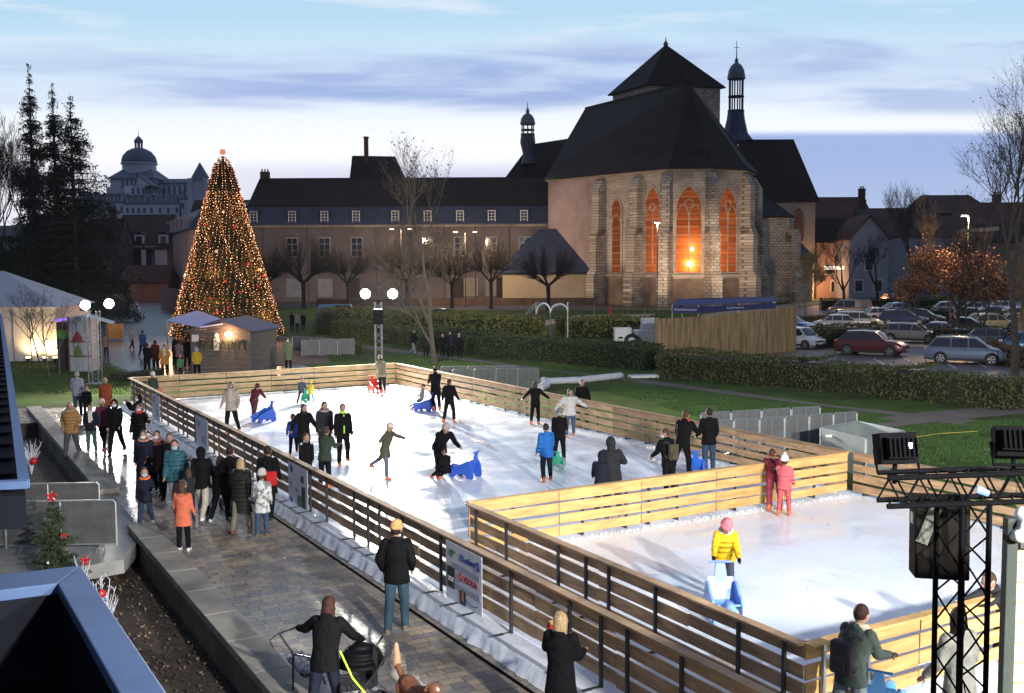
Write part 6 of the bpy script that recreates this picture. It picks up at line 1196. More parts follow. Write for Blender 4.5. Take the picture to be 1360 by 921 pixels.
    for nm, i0, i1 in (('windscreen',0,1),('rear_window',4,3)):
        a, c_ = Ls[i0], Ls[i1]; d_, e_ = Rs[i0], Rs[i1]; m0, m1 = mid[i0], mid[i1]; q_ = MB()
        P0 = [lp(a,c_,.08)*.94+lp(d_,e_,.08)*.06, lp(m0,m1,.08), lp(d_,e_,.08)*.94+lp(a,c_,.08)*.06]; P1 = [lp(a,c_,.92)*.94+lp(d_,e_,.92)*.06, lp(m0,m1,.92), lp(d_,e_,.92)*.94+lp(a,c_,.92)*.06]; n_ = (P0[2]-P0[0]).cross(P1[0]-P0[0]).normalized()
        if n_.z < 0: n_ = -n_
        q_.add([p+n_*.014 for p in P0+P1],[(0,1,4,3),(1,2,5,4)]); q_.build(nm, carglass, o)
    for S_, sg_ in ((Ls,-1),(Rs,1)):
        zlo, zhi = zk+.05, zt-.11
        def yy(z): t_ = (z-zk)/(zt-.06-zk); return sg_*(bl_+(tp-bl_)*t_+.012)
        def xf(z): t_ = (z-zk)/(zt-.06-zk); return Xf(wf)+(Xf(rf)-Xf(wf))*t_-.07
        def xr(z): t_ = (z-zk)/(zt-.06-zk); return Xf(wr)+(Xf(rr)-Xf(wr))*t_+.07
        cuts = {'city':(.47,.80),'saloon':(.50,.74)}.get(kind,(.47,.68,.85)); cuts = [c_ for c_ in cuts if c_ < rr-.01]
        ed = [None]+[Xf(c_) for c_ in cuts]+[None]
        if kind == 'van' : ed = [None, Xf(.34), Xf(.60)]
        for i in range(len(ed)-1):
            a, c_ = ed[i], ed[i+1]; pts = []
            x0l, x0h = (xf(zlo), xf(zhi)) if a is None else (a-.035, a-.035); x1l, x1h = (xr(zlo), xr(zhi)) if c_ is None else (c_+.035, c_+.035)
            if x0h-x1h < .08: x1h = x0h-.04
            g_ = MB(); g_.poly([V((x0l,yy(zlo),zlo)),V((x1l,yy(zlo),zlo)),V((x1h,yy(zhi),zhi)),V((x0h,yy(zhi),zhi))]); g_.build('side_window', carglass, o)
        mb_ = MB(); mb_.ell((Xf(wf+.05),sg_*(w+.06),zb+.05),(.07,.10,.075),7); mb_.build('mirror', pm, o, smooth=True)
        hb = MB(); 
        for f in ((.50,.66) if kind not in ('city',) else (.58,)): hb.box((Xf(f),sg_*(w*.995),zb-.14),(.16,.03,.03))
        hb.build('door_handle', trim, o)
        sk = MB(); sk.beam(V((Xf(.27),sg_*(w*.985),.30)), V((Xf(.72),sg_*(w*.985),.30)), .05,.12); sk.build('sill_trim', trim, o)
        h_ = MB(); h_.ell((Xf(.035),sg_*w*.64,zh*.74),(.13,.20,.075),8,M4=Matrix.Rotation(sg_*-.45,4,'Z')); h_.build('headlight', headon if lights else headl, o, smooth=True)
        t_ = MB(); t_.box((Xf(.985),sg_*w*.74,zb-.14),(.10,.24,.22 if kind != 'van' else .5)); t_.build('tail_light', EM('brake light',(1,.08,.03),4) if tl else taill, o, bevel=.02)
    g_ = MB(); g_.box((Xf(.004),0,zh*.66),(.07,Wd*.42,.12)); g_.box((Xf(.004),0,.34),(.09,Wd*.62,.17)); g_.build('grille', trim, o, bevel=.01); g_ = MB(); g_.box((Xf(-.012),0,.42),(.02,.50,.11)); g_.build('number_plate', plate_m, o)
    g_ = MB(); g_.box((Xf(1.003),0,.62),(.02,.50,.11)); g_.build('number_plate', plate_m, o); g_ = MB(); g_.box((Xf(.99),0,.33),(.10,Wd*.8,.2)); g_.build('rear_bumper_trim', trim, o, bevel=.02)
    if kind in ('estate','mpv','suv'): g_ = MB(); [g_.tube([gh(rf+.02,zt+.0,s_*tp*.93), gh(rm,zt+.055,s_*tp*.93), gh(rr-.02,zt+.0,s_*tp*.93)],.016,5) for s_ in (-1,1)]; g_.build('roof_rail', alloy, o)
    if lights: lamp('headlight beam','POINT',(pos.x+cos(ang)*(Ln/2+.3),pos.y+sin(ang)*(Ln/2+.3),.65),25,(1,.8,.6),size=.1)
    return o
SIL=(.34,.35,.37); WHT=(.66,.66,.66); RED=(.13,.022,.020); BLU=(.18,.23,.32); NVY=(.02,.035,.11); BLK=(.022,.024,.028); GRY=(.12,.125,.13); BGE=(.30,.27,.23); YEL=(.42,.38,.18)
car('dark red crossover, second car from the reed fence', 'suv', RED, G(1157,472), R(-34))
car('small white hatchback just right of the reed fence', 'city', WHT, G(1061,462.5), R(-52))
car('silver blue people carrier nearest the right edge', 'mpv', BLU, G(1283,483), R(-27))
car('silver grey estate with lit headlight behind the red crossover', 'estate', BGE, G(1211,455), R(-33), lights=True)
car('silver saloon nose out behind the silver estate', 'saloon', SIL, G(1252,452), R(-30), lights=True)
car('grey panel van with dark side windows by the far hedge', 'van', (.16,.155,.15), G(1128,420.5), R(172), tl=True)
car('white car half hidden right of the grey van', 'hatch', WHT, G(1170,427), R(8), tl=True)
car('white hatchback farthest back in the row beside the van', 'hatch', (.60,.60,.62), G(1186,418.5), R(195))
car('navy blue estate behind the white car', 'estate', NVY, G(1200,432), R(-24))
car('dark grey car behind the navy estate', 'hatch', BLK, G(1226,430), R(-30))
car('pale silver car parked left of the brown hedge', 'hatch', (.45,.47,.52), G(1106,439), R(170))
car('light car behind the pale silver one', 'mpv', (.40,.42,.42), G(1138,437), R(-14))
car('dark car under the right silver saloon bonnet', 'saloon', (.05,.05,.055), G(1283,444), R(-25))
car('blue car just behind the reed fence end', 'hatch', (.08,.13,.30), G(1050,441), R(-42))
car('pale yellow off-roader behind the brown hedge', 'suv', YEL, G(1315,441), R(12))
car('grey hatchback between the hedge and the large bare tree', 'hatch', GRY, G(1322,463), R(-16))
car('blue car at the right edge behind the large tree', 'hatch', (.06,.16,.30), G(1372,470), R(-20))
car('dark car under the brown leaved tree', 'hatch', BLK, G(1290,428), R(-12))
car('blue car far back under the brown leaved tree', 'saloon', (.05,.12,.26), G(1320,425), R(-4), lights=False)
car('silver car farthest right in the back row', 'hatch', (.5,.52,.55), G(1355,427), R(-8))
car('white car far back beside the street lamp', 'hatch', WHT, G(1300,418), R(-8))
car('pale car far back left of the street lamp', 'hatch', (.5,.5,.54), G(1262,417), R(-6))
car('second white car in the farthest row', 'hatch', WHT, G(1335,416), R(-8))
car('dark red car with lit tail lights on the far street', 'hatch', (.12,.02,.02), G(1112,384.5) if 0 else V((P(1113,380,185).x,160,0)), R(90), tl=True, group='cars on the far streets')
for i, (u,v,c,lab) in enumerate(((202,393,(.35,.42,.48),'pale blue car nearest in the row beside the road'),(196,389,WHT,'white car second in the row beside the road'),(190,386,(.5,.5,.52),'silver car third in the row beside the road'))): car(lab, 'hatch', c, G(u,v), R(12), group='cars parked beside the road')
car('dark blue car passing behind the yellow grasses', 'saloon', (.05,.12,.18), V((P(588,410,112).x,112,0)), R(-4), group='cars on the far streets')
car('blue van with pale stripe half hidden by the floodlight', 'van', (.10,.28,.42), V((P(452,410,112).x,112,0)), R(0), group='cars on the far streets')
car('black car with lit headlights at the bend of the road', 'hatch', BLK, G(168,404), R(-78), lights=True, group='cars parked beside the road')
# ================================================================ PEOPLE
skin = M('skin', (.34,.195,.14), .55, .08, 3, 0); eye_m = M('eye', (.02,.015,.012), .2, 0)
def cloth(c, kind='plain'):
    n = 'cloth %s %.3f_%.3f_%.3f' % ((kind,)+tuple(c))
    if n in MC: return MC[n]
    m = M(n, c, .85, .2, 7, .7, 9, spec=.12); [setattr(x.inputs['Distance'],'default_value',.05) for x in m.node_tree.nodes if x.type == 'BUMP']
    if kind in ('puffer','camo'):
        t = m.node_tree; b = [x for x in t.nodes if x.type == 'BUMP'][0]; w_ = t.nodes.new('ShaderNodeTexWave'); w_.bands_direction = 'Z'; w_.inputs['Scale'].default_value = 3.2; w_.inputs['Distortion'].default_value = .6
        tc_ = [x for x in t.nodes if x.type == 'TEX_COORD'][0]; t.links.new(tc_.outputs['Object'], w_.inputs['Vector'])
        if kind == 'puffer': t.links.new(w_.outputs[1], b.inputs['Height']); b.inputs['Strength'].default_value = .6; m.node_tree.nodes['Principled BSDF'].inputs['Roughness'].default_value = .5
    if kind == 'camo':
        r = [x for x in t.nodes if x.type == 'VALTORGB'][0]; r.color_ramp.elements[0].position = .45; r.color_ramp.elements[1].position = .52; r.color_ramp.elements[0].color = (*[x*.4 for x in c],1)
    return m
K = (.0050,.0050,.0062); NV = (.011,.014,.026); JN = (.04,.06,.11); DG = (.020,.021,.025)
HB = {'brown':(.055,.03,.018),'dark':(.02,.014,.011),'red':(.038,.013,.008),'blond':(.34,.24,.13),'grey':(.3,.29,.28)}
def person(pos, h, face, label, jk=K, tr=DG, hair='dark', legs=((6,0,4),(-6,0,8)), arms=((4,6,12),(-4,6,12)), lean=0, coat=0, hood=None, hat=None, hatc=(.5,.45,.4), mask=None, skates=False, shoe=(.03,.03,.03), scarf=None, kind='plain', group=None, hz_=.0, headp=0, heady=0, glove=None, long=False, tail=False, fur=None, trim_=None, sit=False, child=None, det=None, collar=None, pony=False, stripe=None):
    """face: 0 looks at the camera, 180 away from it, 90 to the right of the picture"""
    rp = random.Random(label); heady += rp.uniform(-22,22); headp += rp.uniform(-3,9); lean += rp.uniform(-1,5); arms = tuple((a_[0]+rp.uniform(-8,8), max(2,a_[1]+rp.uniform(-3,4)), a_[2]+rp.uniform(0,18))+tuple(a_[3:]) for a_ in arms); legs = tuple((a_[0]+rp.uniform(-4,4), a_[1]+rp.uniform(-1,2), a_[2]+rp.uniform(0,6)) for a_ in legs)
    px = F*h/max(5, pos.y); det = det or (2 if px > 88 else (1 if px > 38 else 0))
    o = thing('person', label, 'person', pos, R(face), group); ch = child if child is not None else h < 1.45; hk = 1.0 if not ch else 1.22
    def dr(f, a=0, s=0): f, a = R(f), R(a); v = V((s*sin(a), -sin(f)*cos(a), -cos(f)*cos(a))); return v
    wd_ = 1.0; hip = V((0,0,.52)); tl_ = R(lean); tv = V((0,-sin(tl_),cos(tl_))); hj = {}
    J = {'pel': hip, 'chest': hip+tv*.20, 'neck': hip+tv*.315}
    hp_ = R(lean*.55+headp); hv = V((0,-sin(hp_),cos(hp_))); J['head'] = J['neck']+hv*(.095*hk)
    for s, nm, (f, a, k) in ((-1,'R',legs[0]),(1,'L',legs[1])):
        p = hip+V((s*.052,0,-.02)); kn = p+dr(f,a,s)*.245; an = kn+dr(f-k,a*.6,s)*.235; J['hip'+nm], J['kn'+nm], J['an'+nm] = p, kn, an
    for s, nm, ar in ((-1,'R',arms[0]),(1,'L',arms[1])):
        f, a, e = ar[:3]; p = hip+tv*.285+V((s*.098,0,0)); el = p+dr(f,a,s)*.165; wr = el+dr(f+e,a*(.6 if len(ar) < 4 else ar[3]),s)*.145; J['sh'+nm], J['el'+nm], J['wr'+nm] = p, el, wr; hj[nm] = (wr, (wr-el).normalized())
    low = min(J['anR'].z, J['anL'].z)-.042
    if sit: low = min(low+.02, hip.z-.085)
    for k in J: J[k] = (J[k]-V((0,0,low)))*h
    hj = {k: ((a-V((0,0,low)))*h, d) for k, (a, d) in hj.items()}
    hs = h*hk; HR = (.050*hs, .060*hs, .070*hs); hc = J['head']; hm = Matrix.Rotation(R(heady),4,'Z')@Matrix.Rotation(hp_,4,'X')
    H_ = lambda x, y, z: hc + hm@V((x*hs,y*hs,z*hs))
    vx = (.026,.016,.0085)[det]; b = MB()
    # body: one continuous skin
    b.ell(hc, HR, 12, M4=hm); b.ell(H_(0,-.012,-.035), (.036*hs,.042*hs,.036*hs), 8, M4=hm); b.cap(J['neck']-V((0,0,.02*h)), H_(0,.005,-.04), .03*h, .030*hs)
    b.cap(H_(0,-.056,.0), H_(0,-.066,-.018), .007*hs, .011*hs, 6)
    for s in (-1,1): b.ell(H_(s*.050,.004,-.006), (.009*hs,.016*hs,.020*hs), 6, M4=hm)
    b.ell(J['chest'], (.070*h,.045*h,.10*h), 8); b.ell(J['pel'], (.078*h,.055*h,.065*h), 8); b.cap(J['pel'], J['chest'], .06*h, .062*h)
    for nm in 'RL':
        b.cap(J['hip'+nm], J['kn'+nm], .046*h, .030*h); b.cap(J['kn'+nm], J['an'+nm], .030*h, .020*h); b.cap(J['neck']-tv*.04*h, J['sh'+nm]-tv*.01*h, .018*h, .020*h); b.cap(J['sh'+nm]-tv*.008*h, J['el'+nm], .022*h, .019*h); b.cap(J['el'+nm], J['wr'+nm], .021*h, .014*h)
        w0, d = hj[nm]; sd = -1 if nm == 'R' else 1; pal = w0+d*.042*h; b.cap(w0, pal, .014*h, .017*h, 6)
        if det:
            x = V((0,-1,0)); x = (x-d*x.dot(d)).normalized(); y = d.cross(x)
            for q_ in range(4):
                r0q = pal+x*(q_-1.5)*.0095*h; l = (.030,.036,.034,.026)[q_]*h; m1_ = r0q+d*l*.55-y*sd*.003*h; m2_ = m1_+(d*.75+y*sd*-.5).normalized()*l*.5; rq = (.0055 if det > 1 else .0075)*h; b.cap(r0q, m1_, rq, rq*.95, 5); b.cap(m1_, m2_, rq*.95, rq*.8, 5)
            t0 = w0+d*.016*h+x*-.012*h; t1 = t0+(d*.7-x*.7)*.028*h; b.cap(t0, t1, .0075*h, .006*h, 5); b.cap(t1, t1+d*.018*h, .006*h, .005*h, 5)
        fwd = V((0,-1,0)); b.cap(J['an'+nm]-V((0,0,.022*h)), J['an'+nm]-V((0,0,.026*h))+fwd*.075*h, .018*h, .014*h, 6)
    b.build('body', skin, o, remesh=vx, sm=2)
    # trousers
    tm = cloth(tr); b = MB(); b.ell(J['pel']+V((0,0,-.005*h)), (.089*h,.066*h,.062*h), 8)
    for nm in 'RL': b.cap(J['hip'+nm], J['kn'+nm], .064*h, .046*h); b.cap(J['kn'+nm], J['an'+nm]+V((0,0,.004*h)), .046*h, .036*h)
    b.build('trousers', tm, o, remesh=max(vx,.012), sm=4)
    # jacket
    jm = cloth(jk, kind); b = MB(); hem = -.085-(.0,.08,.165)[coat]; rings = []; x_ = V((1,0,0)); y_ = tv.cross(x_); th_ = (J['knR']+J['knL'])/2-J['pel']; dn = V((0,0,-1)) if not sit else th_.normalized()
    bul = 1.24 if kind == 'puffer' else 1.14
    for t_, rx, ry in ((hem*1.0,.108+.010*coat,.080+.008*coat),(hem*.5,.106,.080),(0,.100,.076),(.08,.092,.068),(.16,.102,.074),(.23,.110,.076),(.275,.104,.068),(.305,.068,.052),(.33,.044,.040)):
        c = J['pel']+(tv*t_*h if t_ > 0 else dn*(-t_)*h); yy_ = y_ if t_ > 0 else V((0,1,0)); rings.append([c+x_*cos(a)*rx*h*bul+yy_*sin(a)*ry*h*bul for a in [2*pi*k/16 for k in range(16)]])
    b.loft(rings)
    bul = bul*1.03
    for nm in 'RL': b.ell(J['sh'+nm]-tv*.006*h, (.040*h*bul,.042*h*bul,.040*h), 8); b.cap(J['sh'+nm], J['el'+nm], .041*h*bul, .036*h*bul); b.cap(J['el'+nm], J['wr'+nm]-hj[nm][1]*.006*h, .036*h*bul, .027*h*bul)
    if collar is not False: b.lathe(J['neck']-tv*.012*h, [(.046*h,-.02*h),(.050*h,.02*h),(.046*h,.035*h)], 12, M4=Matrix.Rotation(tl_,4,'X'))
    if not hood: b.ell(J['neck']+y_*.045*h*(-1 if y_.y < 0 else 1)-tv*.005*h, (.062*h,.036*h,.045*h), 8)
    b.build('jacket', jm, o, remesh=max(vx,.012), sm=5)
    if hood:
        hb = MB(); hb.ell(H_(0,.014,.0), (.066*hs,.070*hs,.084*hs), 10, M4=hm); hb.cap(H_(0,.02,-.05), J['neck']+V((0,.02*h,-.02*h)), .055*hs, .06*h); 
        hb.build('hood', cloth(hood if isinstance(hood, tuple) else jk, 'plain'), o, remesh=max(vx,.012), sm=3); fc_ = MB(); fc_.ell(H_(0,-.034,-.004), (.040*hs,.036*hs,.055*hs), 9, M4=hm)
        if abs(((face+180)%360)-180) < 120: fc_.build('face', skin, o, smooth=True)
    elif hat:
        hb = MB(); hb.lathe(H_(0,.003,.010), [(.056*hs,-.012*hs),(.061*hs,.0),(.0615*hs,.018*hs),(.057*hs,.02*hs),(.054*hs,.045*hs),(.038*hs,.070*hs),(.012*hs,.082*hs),(.001,.083*hs)], 16, sy=1.14, M4=hm)
        if hat == 'pom': hb.ell(H_(0,.005,.103), (.022*hs,)*3, 8)
        if hat == 'cap': hb.box(H_(0,-.080,.012), (.07*hs,.06*hs,.008*hs), M4=hm)
        hb.build('hat', cloth(hatc), o, smooth=True)
    if not hood and hair:
        hm_ = M('hair '+hair, HB[hair], .6, .5, 22, .8, 70, stretch=((1,1,.18),), spec=.25); hb = MB(); hb.ell(H_(0,.009,.010 if not hat else -.004), (.0545*hs,.0605*hs,.0685*hs if not hat else .055*hs), 10, M4=hm)
        if long: hb.ell(H_(0,.034,-.045), (.052*hs,.034*hs,.085*hs), 9, M4=hm); [hb.ell(H_(s*.043,.008,-.035), (.016*hs,.026*hs,.06*hs), 7, M4=hm) for s in (-1,1)]
        if long and det > 1:
            for q_ in range(16): aa = -.25+3.64*q_/15; hb.cap(H_(.046*cos(aa),.010+.036*sin(aa),-.02), H_(.058*cos(aa)+.006*sin(q_*3),.014+.044*sin(aa),-.135-.02*sin(q_*2.3)), .011*hs, .006*hs, 5)
        if pony: hb.cap(H_(0,.058,.012), H_(0,.095,-.075), .020*hs, .010*hs)
        ho = hb.build('hair', hm_, o, remesh=max(vx,.010), sm=1)
        # open the face: skin front shell over the hair
        fc_ = MB(); fc_.ell(H_(0,-.019,-.010), (.0475*hs,.0485*hs,.055*hs), 10, M4=hm); fc_.cap(H_(0,-.062,.0), H_(0,-.070,-.018), .006*hs, .010*hs, 6)
        if abs(((face+heady+180)%360)-180) < 150: fc_.build('face', skin, o, smooth=True)
    if det and abs(((face+heady+180)%360)-180) < 100:
        for s in (-1,1): e = MB(); e.ell(H_(s*.019,-.0655 if not hood else -.0665,.004), (.0075*hs,.005*hs,.0045*hs), 6, M4=hm); e.build('eye', eye_m, o)
        if not mask: e = MB(); e.box(H_(0,-.064,-.037), (.024*hs,.006*hs,.0045*hs), M4=hm); e.build('mouth', M('lips', (.30,.10,.08), .5, 0), o)
    if mask:
        e = MB(); e.ell(H_(0,-.034,-.026), (.044*hs,.044*hs,.036*hs), 9, M4=hm); e.build('face_mask', cloth(mask), o, smooth=True)
    if scarf:
        e = MB(); e.lathe(J['neck']+V((0,0,.005*h)), [(.048*h,-.02*h),(.072*h,-.012*h),(.076*h,.012*h),(.062*h,.03*h),(.046*h,.03*h)], 14, M4=Matrix.Rotation(tl_,4,'X')); e.build('scarf', cloth(scarf), o, smooth=True)
    if tail and scarf:
        e = MB(); a = J['neck']-y_*0+V((0,-.075*h,-.01*h)); e.beam(a, a+V((.012*h,-.018*h,-.20*h)), .05*h, .014*h); e.beam(a+V((.035*h,.005*h,0)), a+V((.05*h,-.010*h,-.16*h)), .045*h, .014*h); e.build('scarf_end', cloth(scarf), o)
    if fur:
        e = MB(); c = J['neck']+V((0,.022*h,.018*h)); e.tube([c+V((.072*h*cos(a),.058*h*sin(a),.02*h*sin(a))) for a in [2*pi*k/14 for k in range(15)]], .024*h, 7); f2 = e.build('fur_trim', cloth(fur), o, smooth=True)
    if trim_:
        e = MB(); e.beam(J['neck']+V((0,-.062*h,-.01*h)), J['pel']+V((0,-.084*h,.0)), .018*h, .012*h); e.lathe(J['neck'], [(.047*h,.01*h),(.054*h,.025*h),(.050*h,.045*h)], 12); e.build('jacket_trim', cloth(trim_), o)
    if stripe:
        e = MB()
        for nm in 'RL': e.cap(J['sh'+nm]+V((0,0,.006*h)), J['el'+nm]+V((0,0,.004*h)), .043*h, .038*h, 7)
        e.build('sleeve_stripe', cloth(stripe), o, smooth=True)
    for nm in 'RL':
        a = J['an'+nm]; sb = V((a.x,a.y,a.z-.042*h)); e = MB(); sc_ = h
        if skates:
            bm_ = M('orange skate boot', (.68,.13,.035), .35, .12, 6); lift = .0
            e.cap(a+V((0,.006*h,.03*h)), a+V((0,.0,-.006*h)), .034*h, .034*h, 8); e.cap(a+V((0,.012*h,-.016*h)), a+V((0,-.07*h,-.020*h)), .026*h, .024*h, 8); k_ = e.build('ice_skate', bm_, o, smooth=True)
            e = MB(); e.box(a+V((0,-.03*h,-.037*h)), (.005*h,.17*h,.016*h)); e.build('blade', galv, k_)
        else:
            e.cap(a+V((0,.004*h,.006*h)), a+V((0,.012*h,-.018*h)), .027*h, .026*h, 8); e.cap(a+V((0,.010*h,-.022*h)), a+V((0,-.085*h,-.026*h)), .022*h, .019*h, 8); e.box(a+V((0,-.035*h,-.0385*h)), (.040*h,.145*h,.010*h)); e.build('shoe', cloth(shoe), o, smooth=True)
    if glove:
        for nm in 'RL': w0, d = hj[nm]; e = MB(); e.cap(w0, w0+d*.05*h, .020*h, .024*h, 7); e.cap(w0+d*.02*h, w0+d*.045*h+V((0,-.02*h,.0)), .010*h, .009*h, 6); [e.cap(w0+d*.05*h+V((0,(q_-1.5)*.010*h,0)), w0+d*.085*h+V((0,(q_-1.5)*.012*h,0)), .009*h, .008*h, 5) for q_ in range(4)]; e.build('glove', cloth(glove), o, smooth=True)
    global HJ; HJ = {k_: a_+d_*.055*h for k_, (a_, d_) in hj.items()}; return o
def at_world(o, v): return o.location + Matrix.Rotation(o.rotation_euler.z,3,'Z')@V(v)
def backpack(o, label, h, col, z=.68, straps=True):
    t = thing('backpack', label, 'backpack', at_world(o,(0,.115*h,z*h-.12*h)), o.rotation_euler.z); b = MB(); b.box((0,0,.13*h),(.155*h,.085*h,.24*h)); b.box((0,.05*h,.09*h),(.12*h,.04*h,.13*h)); b.build('bag', cloth(col), t, bevel=.025*h)
    b = MB(); 
    for s in (-1,1): b.tube([(s*.05*h,-.04*h,.25*h),(s*.075*h,-.10*h,.27*h),(s*.085*h,-.16*h,.22*h),(s*.09*h,-.16*h,.12*h),(s*.07*h,-.05*h,.03*h)],.010*h,5)
    b.build('strap', cloth(col), t); return t
WALK = dict(legs=((20,2,6),(-16,2,16)), arms=((-14,6,14),(16,6,20))); WALK2 = dict(legs=((-16,2,18),(20,2,6)), arms=((16,6,20),(-14,6,14)))
STAND = dict(legs=((1,2,1),(-2,2,3)), arms=((3,5,14),(6,6,20))); POCK = dict(legs=((2,3,2),(-3,3,3)), arms=((-12,16,50,-.6),(-12,16,50,-.6)))
SKATE = dict(legs=((14,5,16),(-10,8,14)), arms=((14,14,26),(-6,16,26))); PUSH = dict(legs=((14,5,20),(-12,5,14)), arms=((48,6,14),(48,6,14)), lean=22)
PHOTO = dict(legs=((2,3,2),(-2,3,2)), arms=((55,10,85,-.5),(55,10,85,-.5)))
def pp(u, v, z=0): return G(u, v, z)
gp = 'people strolling on the promenade'; gr = 'skaters on the big rink'
MK = (.62,.66,.70); MB_ = (.33,.50,.62)
# --- promenade
person(pp(96,608),1.80,8,'bald man in a tan parka with fur hood walking at the left of the promenade',(.30,.17,.07),(.06,.065,.08),None,**{**WALK,'arms':((-14,16,50,-.6),(-14,16,50,-.6))},coat=0,fur=(.34,.26,.16),kind='puffer',group=gp)
person(pp(122,601),1.55,4,'girl in navy jacket with white scarf and pink top and green trousers',NV,(.05,.10,.09),'brown',**POCK,scarf=(.6,.56,.5),tail=True,shoe=(.6,.6,.6),group=gp,collar=False)
person(pp(138,596),1.65,-2,'woman in pale pink beanie and magenta top behind the girl with the scarf',(.16,.03,.08),K,'brown',hat='beanie',hatc=(.55,.42,.42),**WALK2,shoe=(.35,.05,.05),group=gp)
person(pp(155,604),1.78,0,'person in black hooded coat with white mask walking beside the girl with the scarf',K,K,'dark',hood=True,mask=MK,**WALK,group=gp)
person(pp(104,552),1.75,185,'person in grey puffer jacket standing with back turned by the dark lawn',(.27,.29,.36),JN,'grey',kind='puffer',**STAND,group=gp)
person(pp(116,556),1.25,20,'small dark dressed child beside the grey puffer jacket',K,DG,'brown',**STAND,group=gp)
person(pp(141,560),1.68,200,'person in rust red jacket with back turned near the left mast',(.24,.055,.025),K,'blond',**STAND,coat=1,group=gp)
person(pp(187,592),1.70,-60,'black hooded person with white mask leaning on the fence with a phone',K,K,'dark',hood=True,mask=MK,**PHOTO,group=gp)
person(pp(187,612),1.75,-8,'person in black coat with pale mask and red collar at the fence',K,K,'dark',mask=MK,scarf=(.42,.04,.03),**{**STAND,'arms':((5,8,12),(30,40,60))},coat=1,kind='puffer',group=gp)
person(pp(193,657),1.72,10,'woman in dark navy coat with peach collar and mask in the middle group',NV,K,'brown',mask=MK,fur=(.42,.2,.15),**WALK,coat=1,group=gp)
person(pp(211,655),1.68,5,'woman in brown jacket with pink scarf and mask in the middle group',(.10,.045,.035),K,'dark',mask=MK,scarf=(.4,.16,.13),**WALK2,coat=1,group=gp)
person(pp(228,662),1.70,-4,'person in dark jacket half hidden behind the teal jacket man',K,K,'brown',**WALK,group=gp)
person(pp(235,682),1.82,2,'tall man in teal padded jacket with blue mask and pale grey trousers',(.03,.10,.13),(.32,.30,.30),'brown',mask=MB_,**WALK2,kind='puffer',group=gp)
person(pp(194,700),1.35,6,'boy in dark jacket with orange lined hood and blue mask by the low wall',NV,JN,'brown',mask=MB_,fur=(.65,.15,.04),**{**WALK,'arms':((4,6,12),(25,20,70))},shoe=(.6,.6,.6),group=gp)
person(pp(244,731),1.42,176,'girl in long coral coat seen from behind',(.52,.13,.075),K,'brown',long=True,**STAND,coat=1,shoe=(.6,.6,.6),group=gp)
person(pp(252,692),1.20,-160,'small child with brown hair in dark coat beside the coral coat girl',DG,DG,'brown',long=True,**STAND,group=gp)
person(pp(270,690),1.75,178,'person in black hooded jacket and beige trousers seen from behind',K,(.36,.33,.28),'dark',hood=True,**WALK2,shoe=(.6,.6,.6),group=gp)
person(pp(294,692),1.55,170,'person in black jacket and narrow black trousers pushing a stroller',K,K,'dark',long=True,**{**WALK,'arms':((30,6,40),(30,6,40))},shoe=(.5,.5,.5),group=gp)
person(pp(308,692),1.78,184,'tall man in black coat at the middle of the back turned group',K,K,'dark',**WALK2,coat=1,group=gp)
person(pp(321,706),1.68,182,'blonde woman in long black coat and khaki trousers seen from behind',(.014,.014,.014),(.13,.12,.09),'blond',**WALK,coat=2,kind='puffer',shoe=(.16,.06,.04),group=gp,long=True)
person(pp(357,690),1.75,184,'person in black jacket with a red bag beside the fence',K,K,'dark',**WALK2,coat=1,group=gp)
person(pp(349,712),1.42,181,'child in pale patterned coat and grey beanie seen from behind',(.42,.43,.43),JN,'brown',hat='beanie',hatc=(.42,.40,.38),**STAND,coat=1,kind='camo',shoe=(.16,.1,.05),group=gp)
t = thing('shoulder_bag', 'red shoulder bag carried on the back by the fence', 'bag', pp(357,690)+V((.12,-.16,1.02))); b = MB(); b.box((0,0,0),(.26,.12,.34)); b.build('bag', cloth((.42,.02,.02)), t, bevel=.03); b = MB(); b.tube([(-.1,0,.17),(-.05,0,.42),(.05,0,.42),(.1,0,.17)],.01,5); b.build('strap', cloth(K), t)
def stroller(pos, ang, label, s=1.0):
    t = thing('stroller', label, 'stroller', pos, ang); b = MB()
    for x in (-.24,.24): b.tube([(x,.48,1.02),(x,.2,.62),(x,-.32,.13)],.016,6); b.tube([(x,.42,.13),(x,.05,.55)],.016,6)
    b.tube([(-.24,.48,1.02),(.24,.48,1.02)],.02,6); b.build('frame', steel_dark, t); b = MB(); b.box((0,.02,.52),(.42,.46,.10)); b.box((0,.26,.74),(.42,.08,.50)); b.build('seat', cloth(DG), t, bevel=.03)
    b = MB(); b.lathe((0,.12,.74),[(.31*cos(a),.31*sin(a)) for a in [pi/2*k/6 for k in range(7)]],14,sx=.8); b.build('canopy', cloth(K,'puffer'), t, smooth=True)
    m4 = Matrix.Rotation(R(90),4,'Y')
    for x in (-.27,.27):
        for y in (.42,-.34): b = MB(); b.lathe((x,y,.12),[(.085,-.02),(.12,-.02),(.12,.02),(.085,.02)],14,M4=m4); b.build('wheel', rubber, t)
    return t
stroller(pp(300,680),R(170),'small dark stroller pushed between the walkers in black')
# man with beanie walking away
person(pp(528,838),1.80,178,'man in ochre beanie, black jacket and jeans walking away along the skirt',K,(.035,.07,.10),'dark',hat='beanie',hatc=(.50,.30,.12),**{**WALK,'legs':((8,2,4),(-10,2,12)),'arms':((-14,18,45,-.4),(-14,18,45,-.4))},shoe=(.2,.17,.12),group=gp)
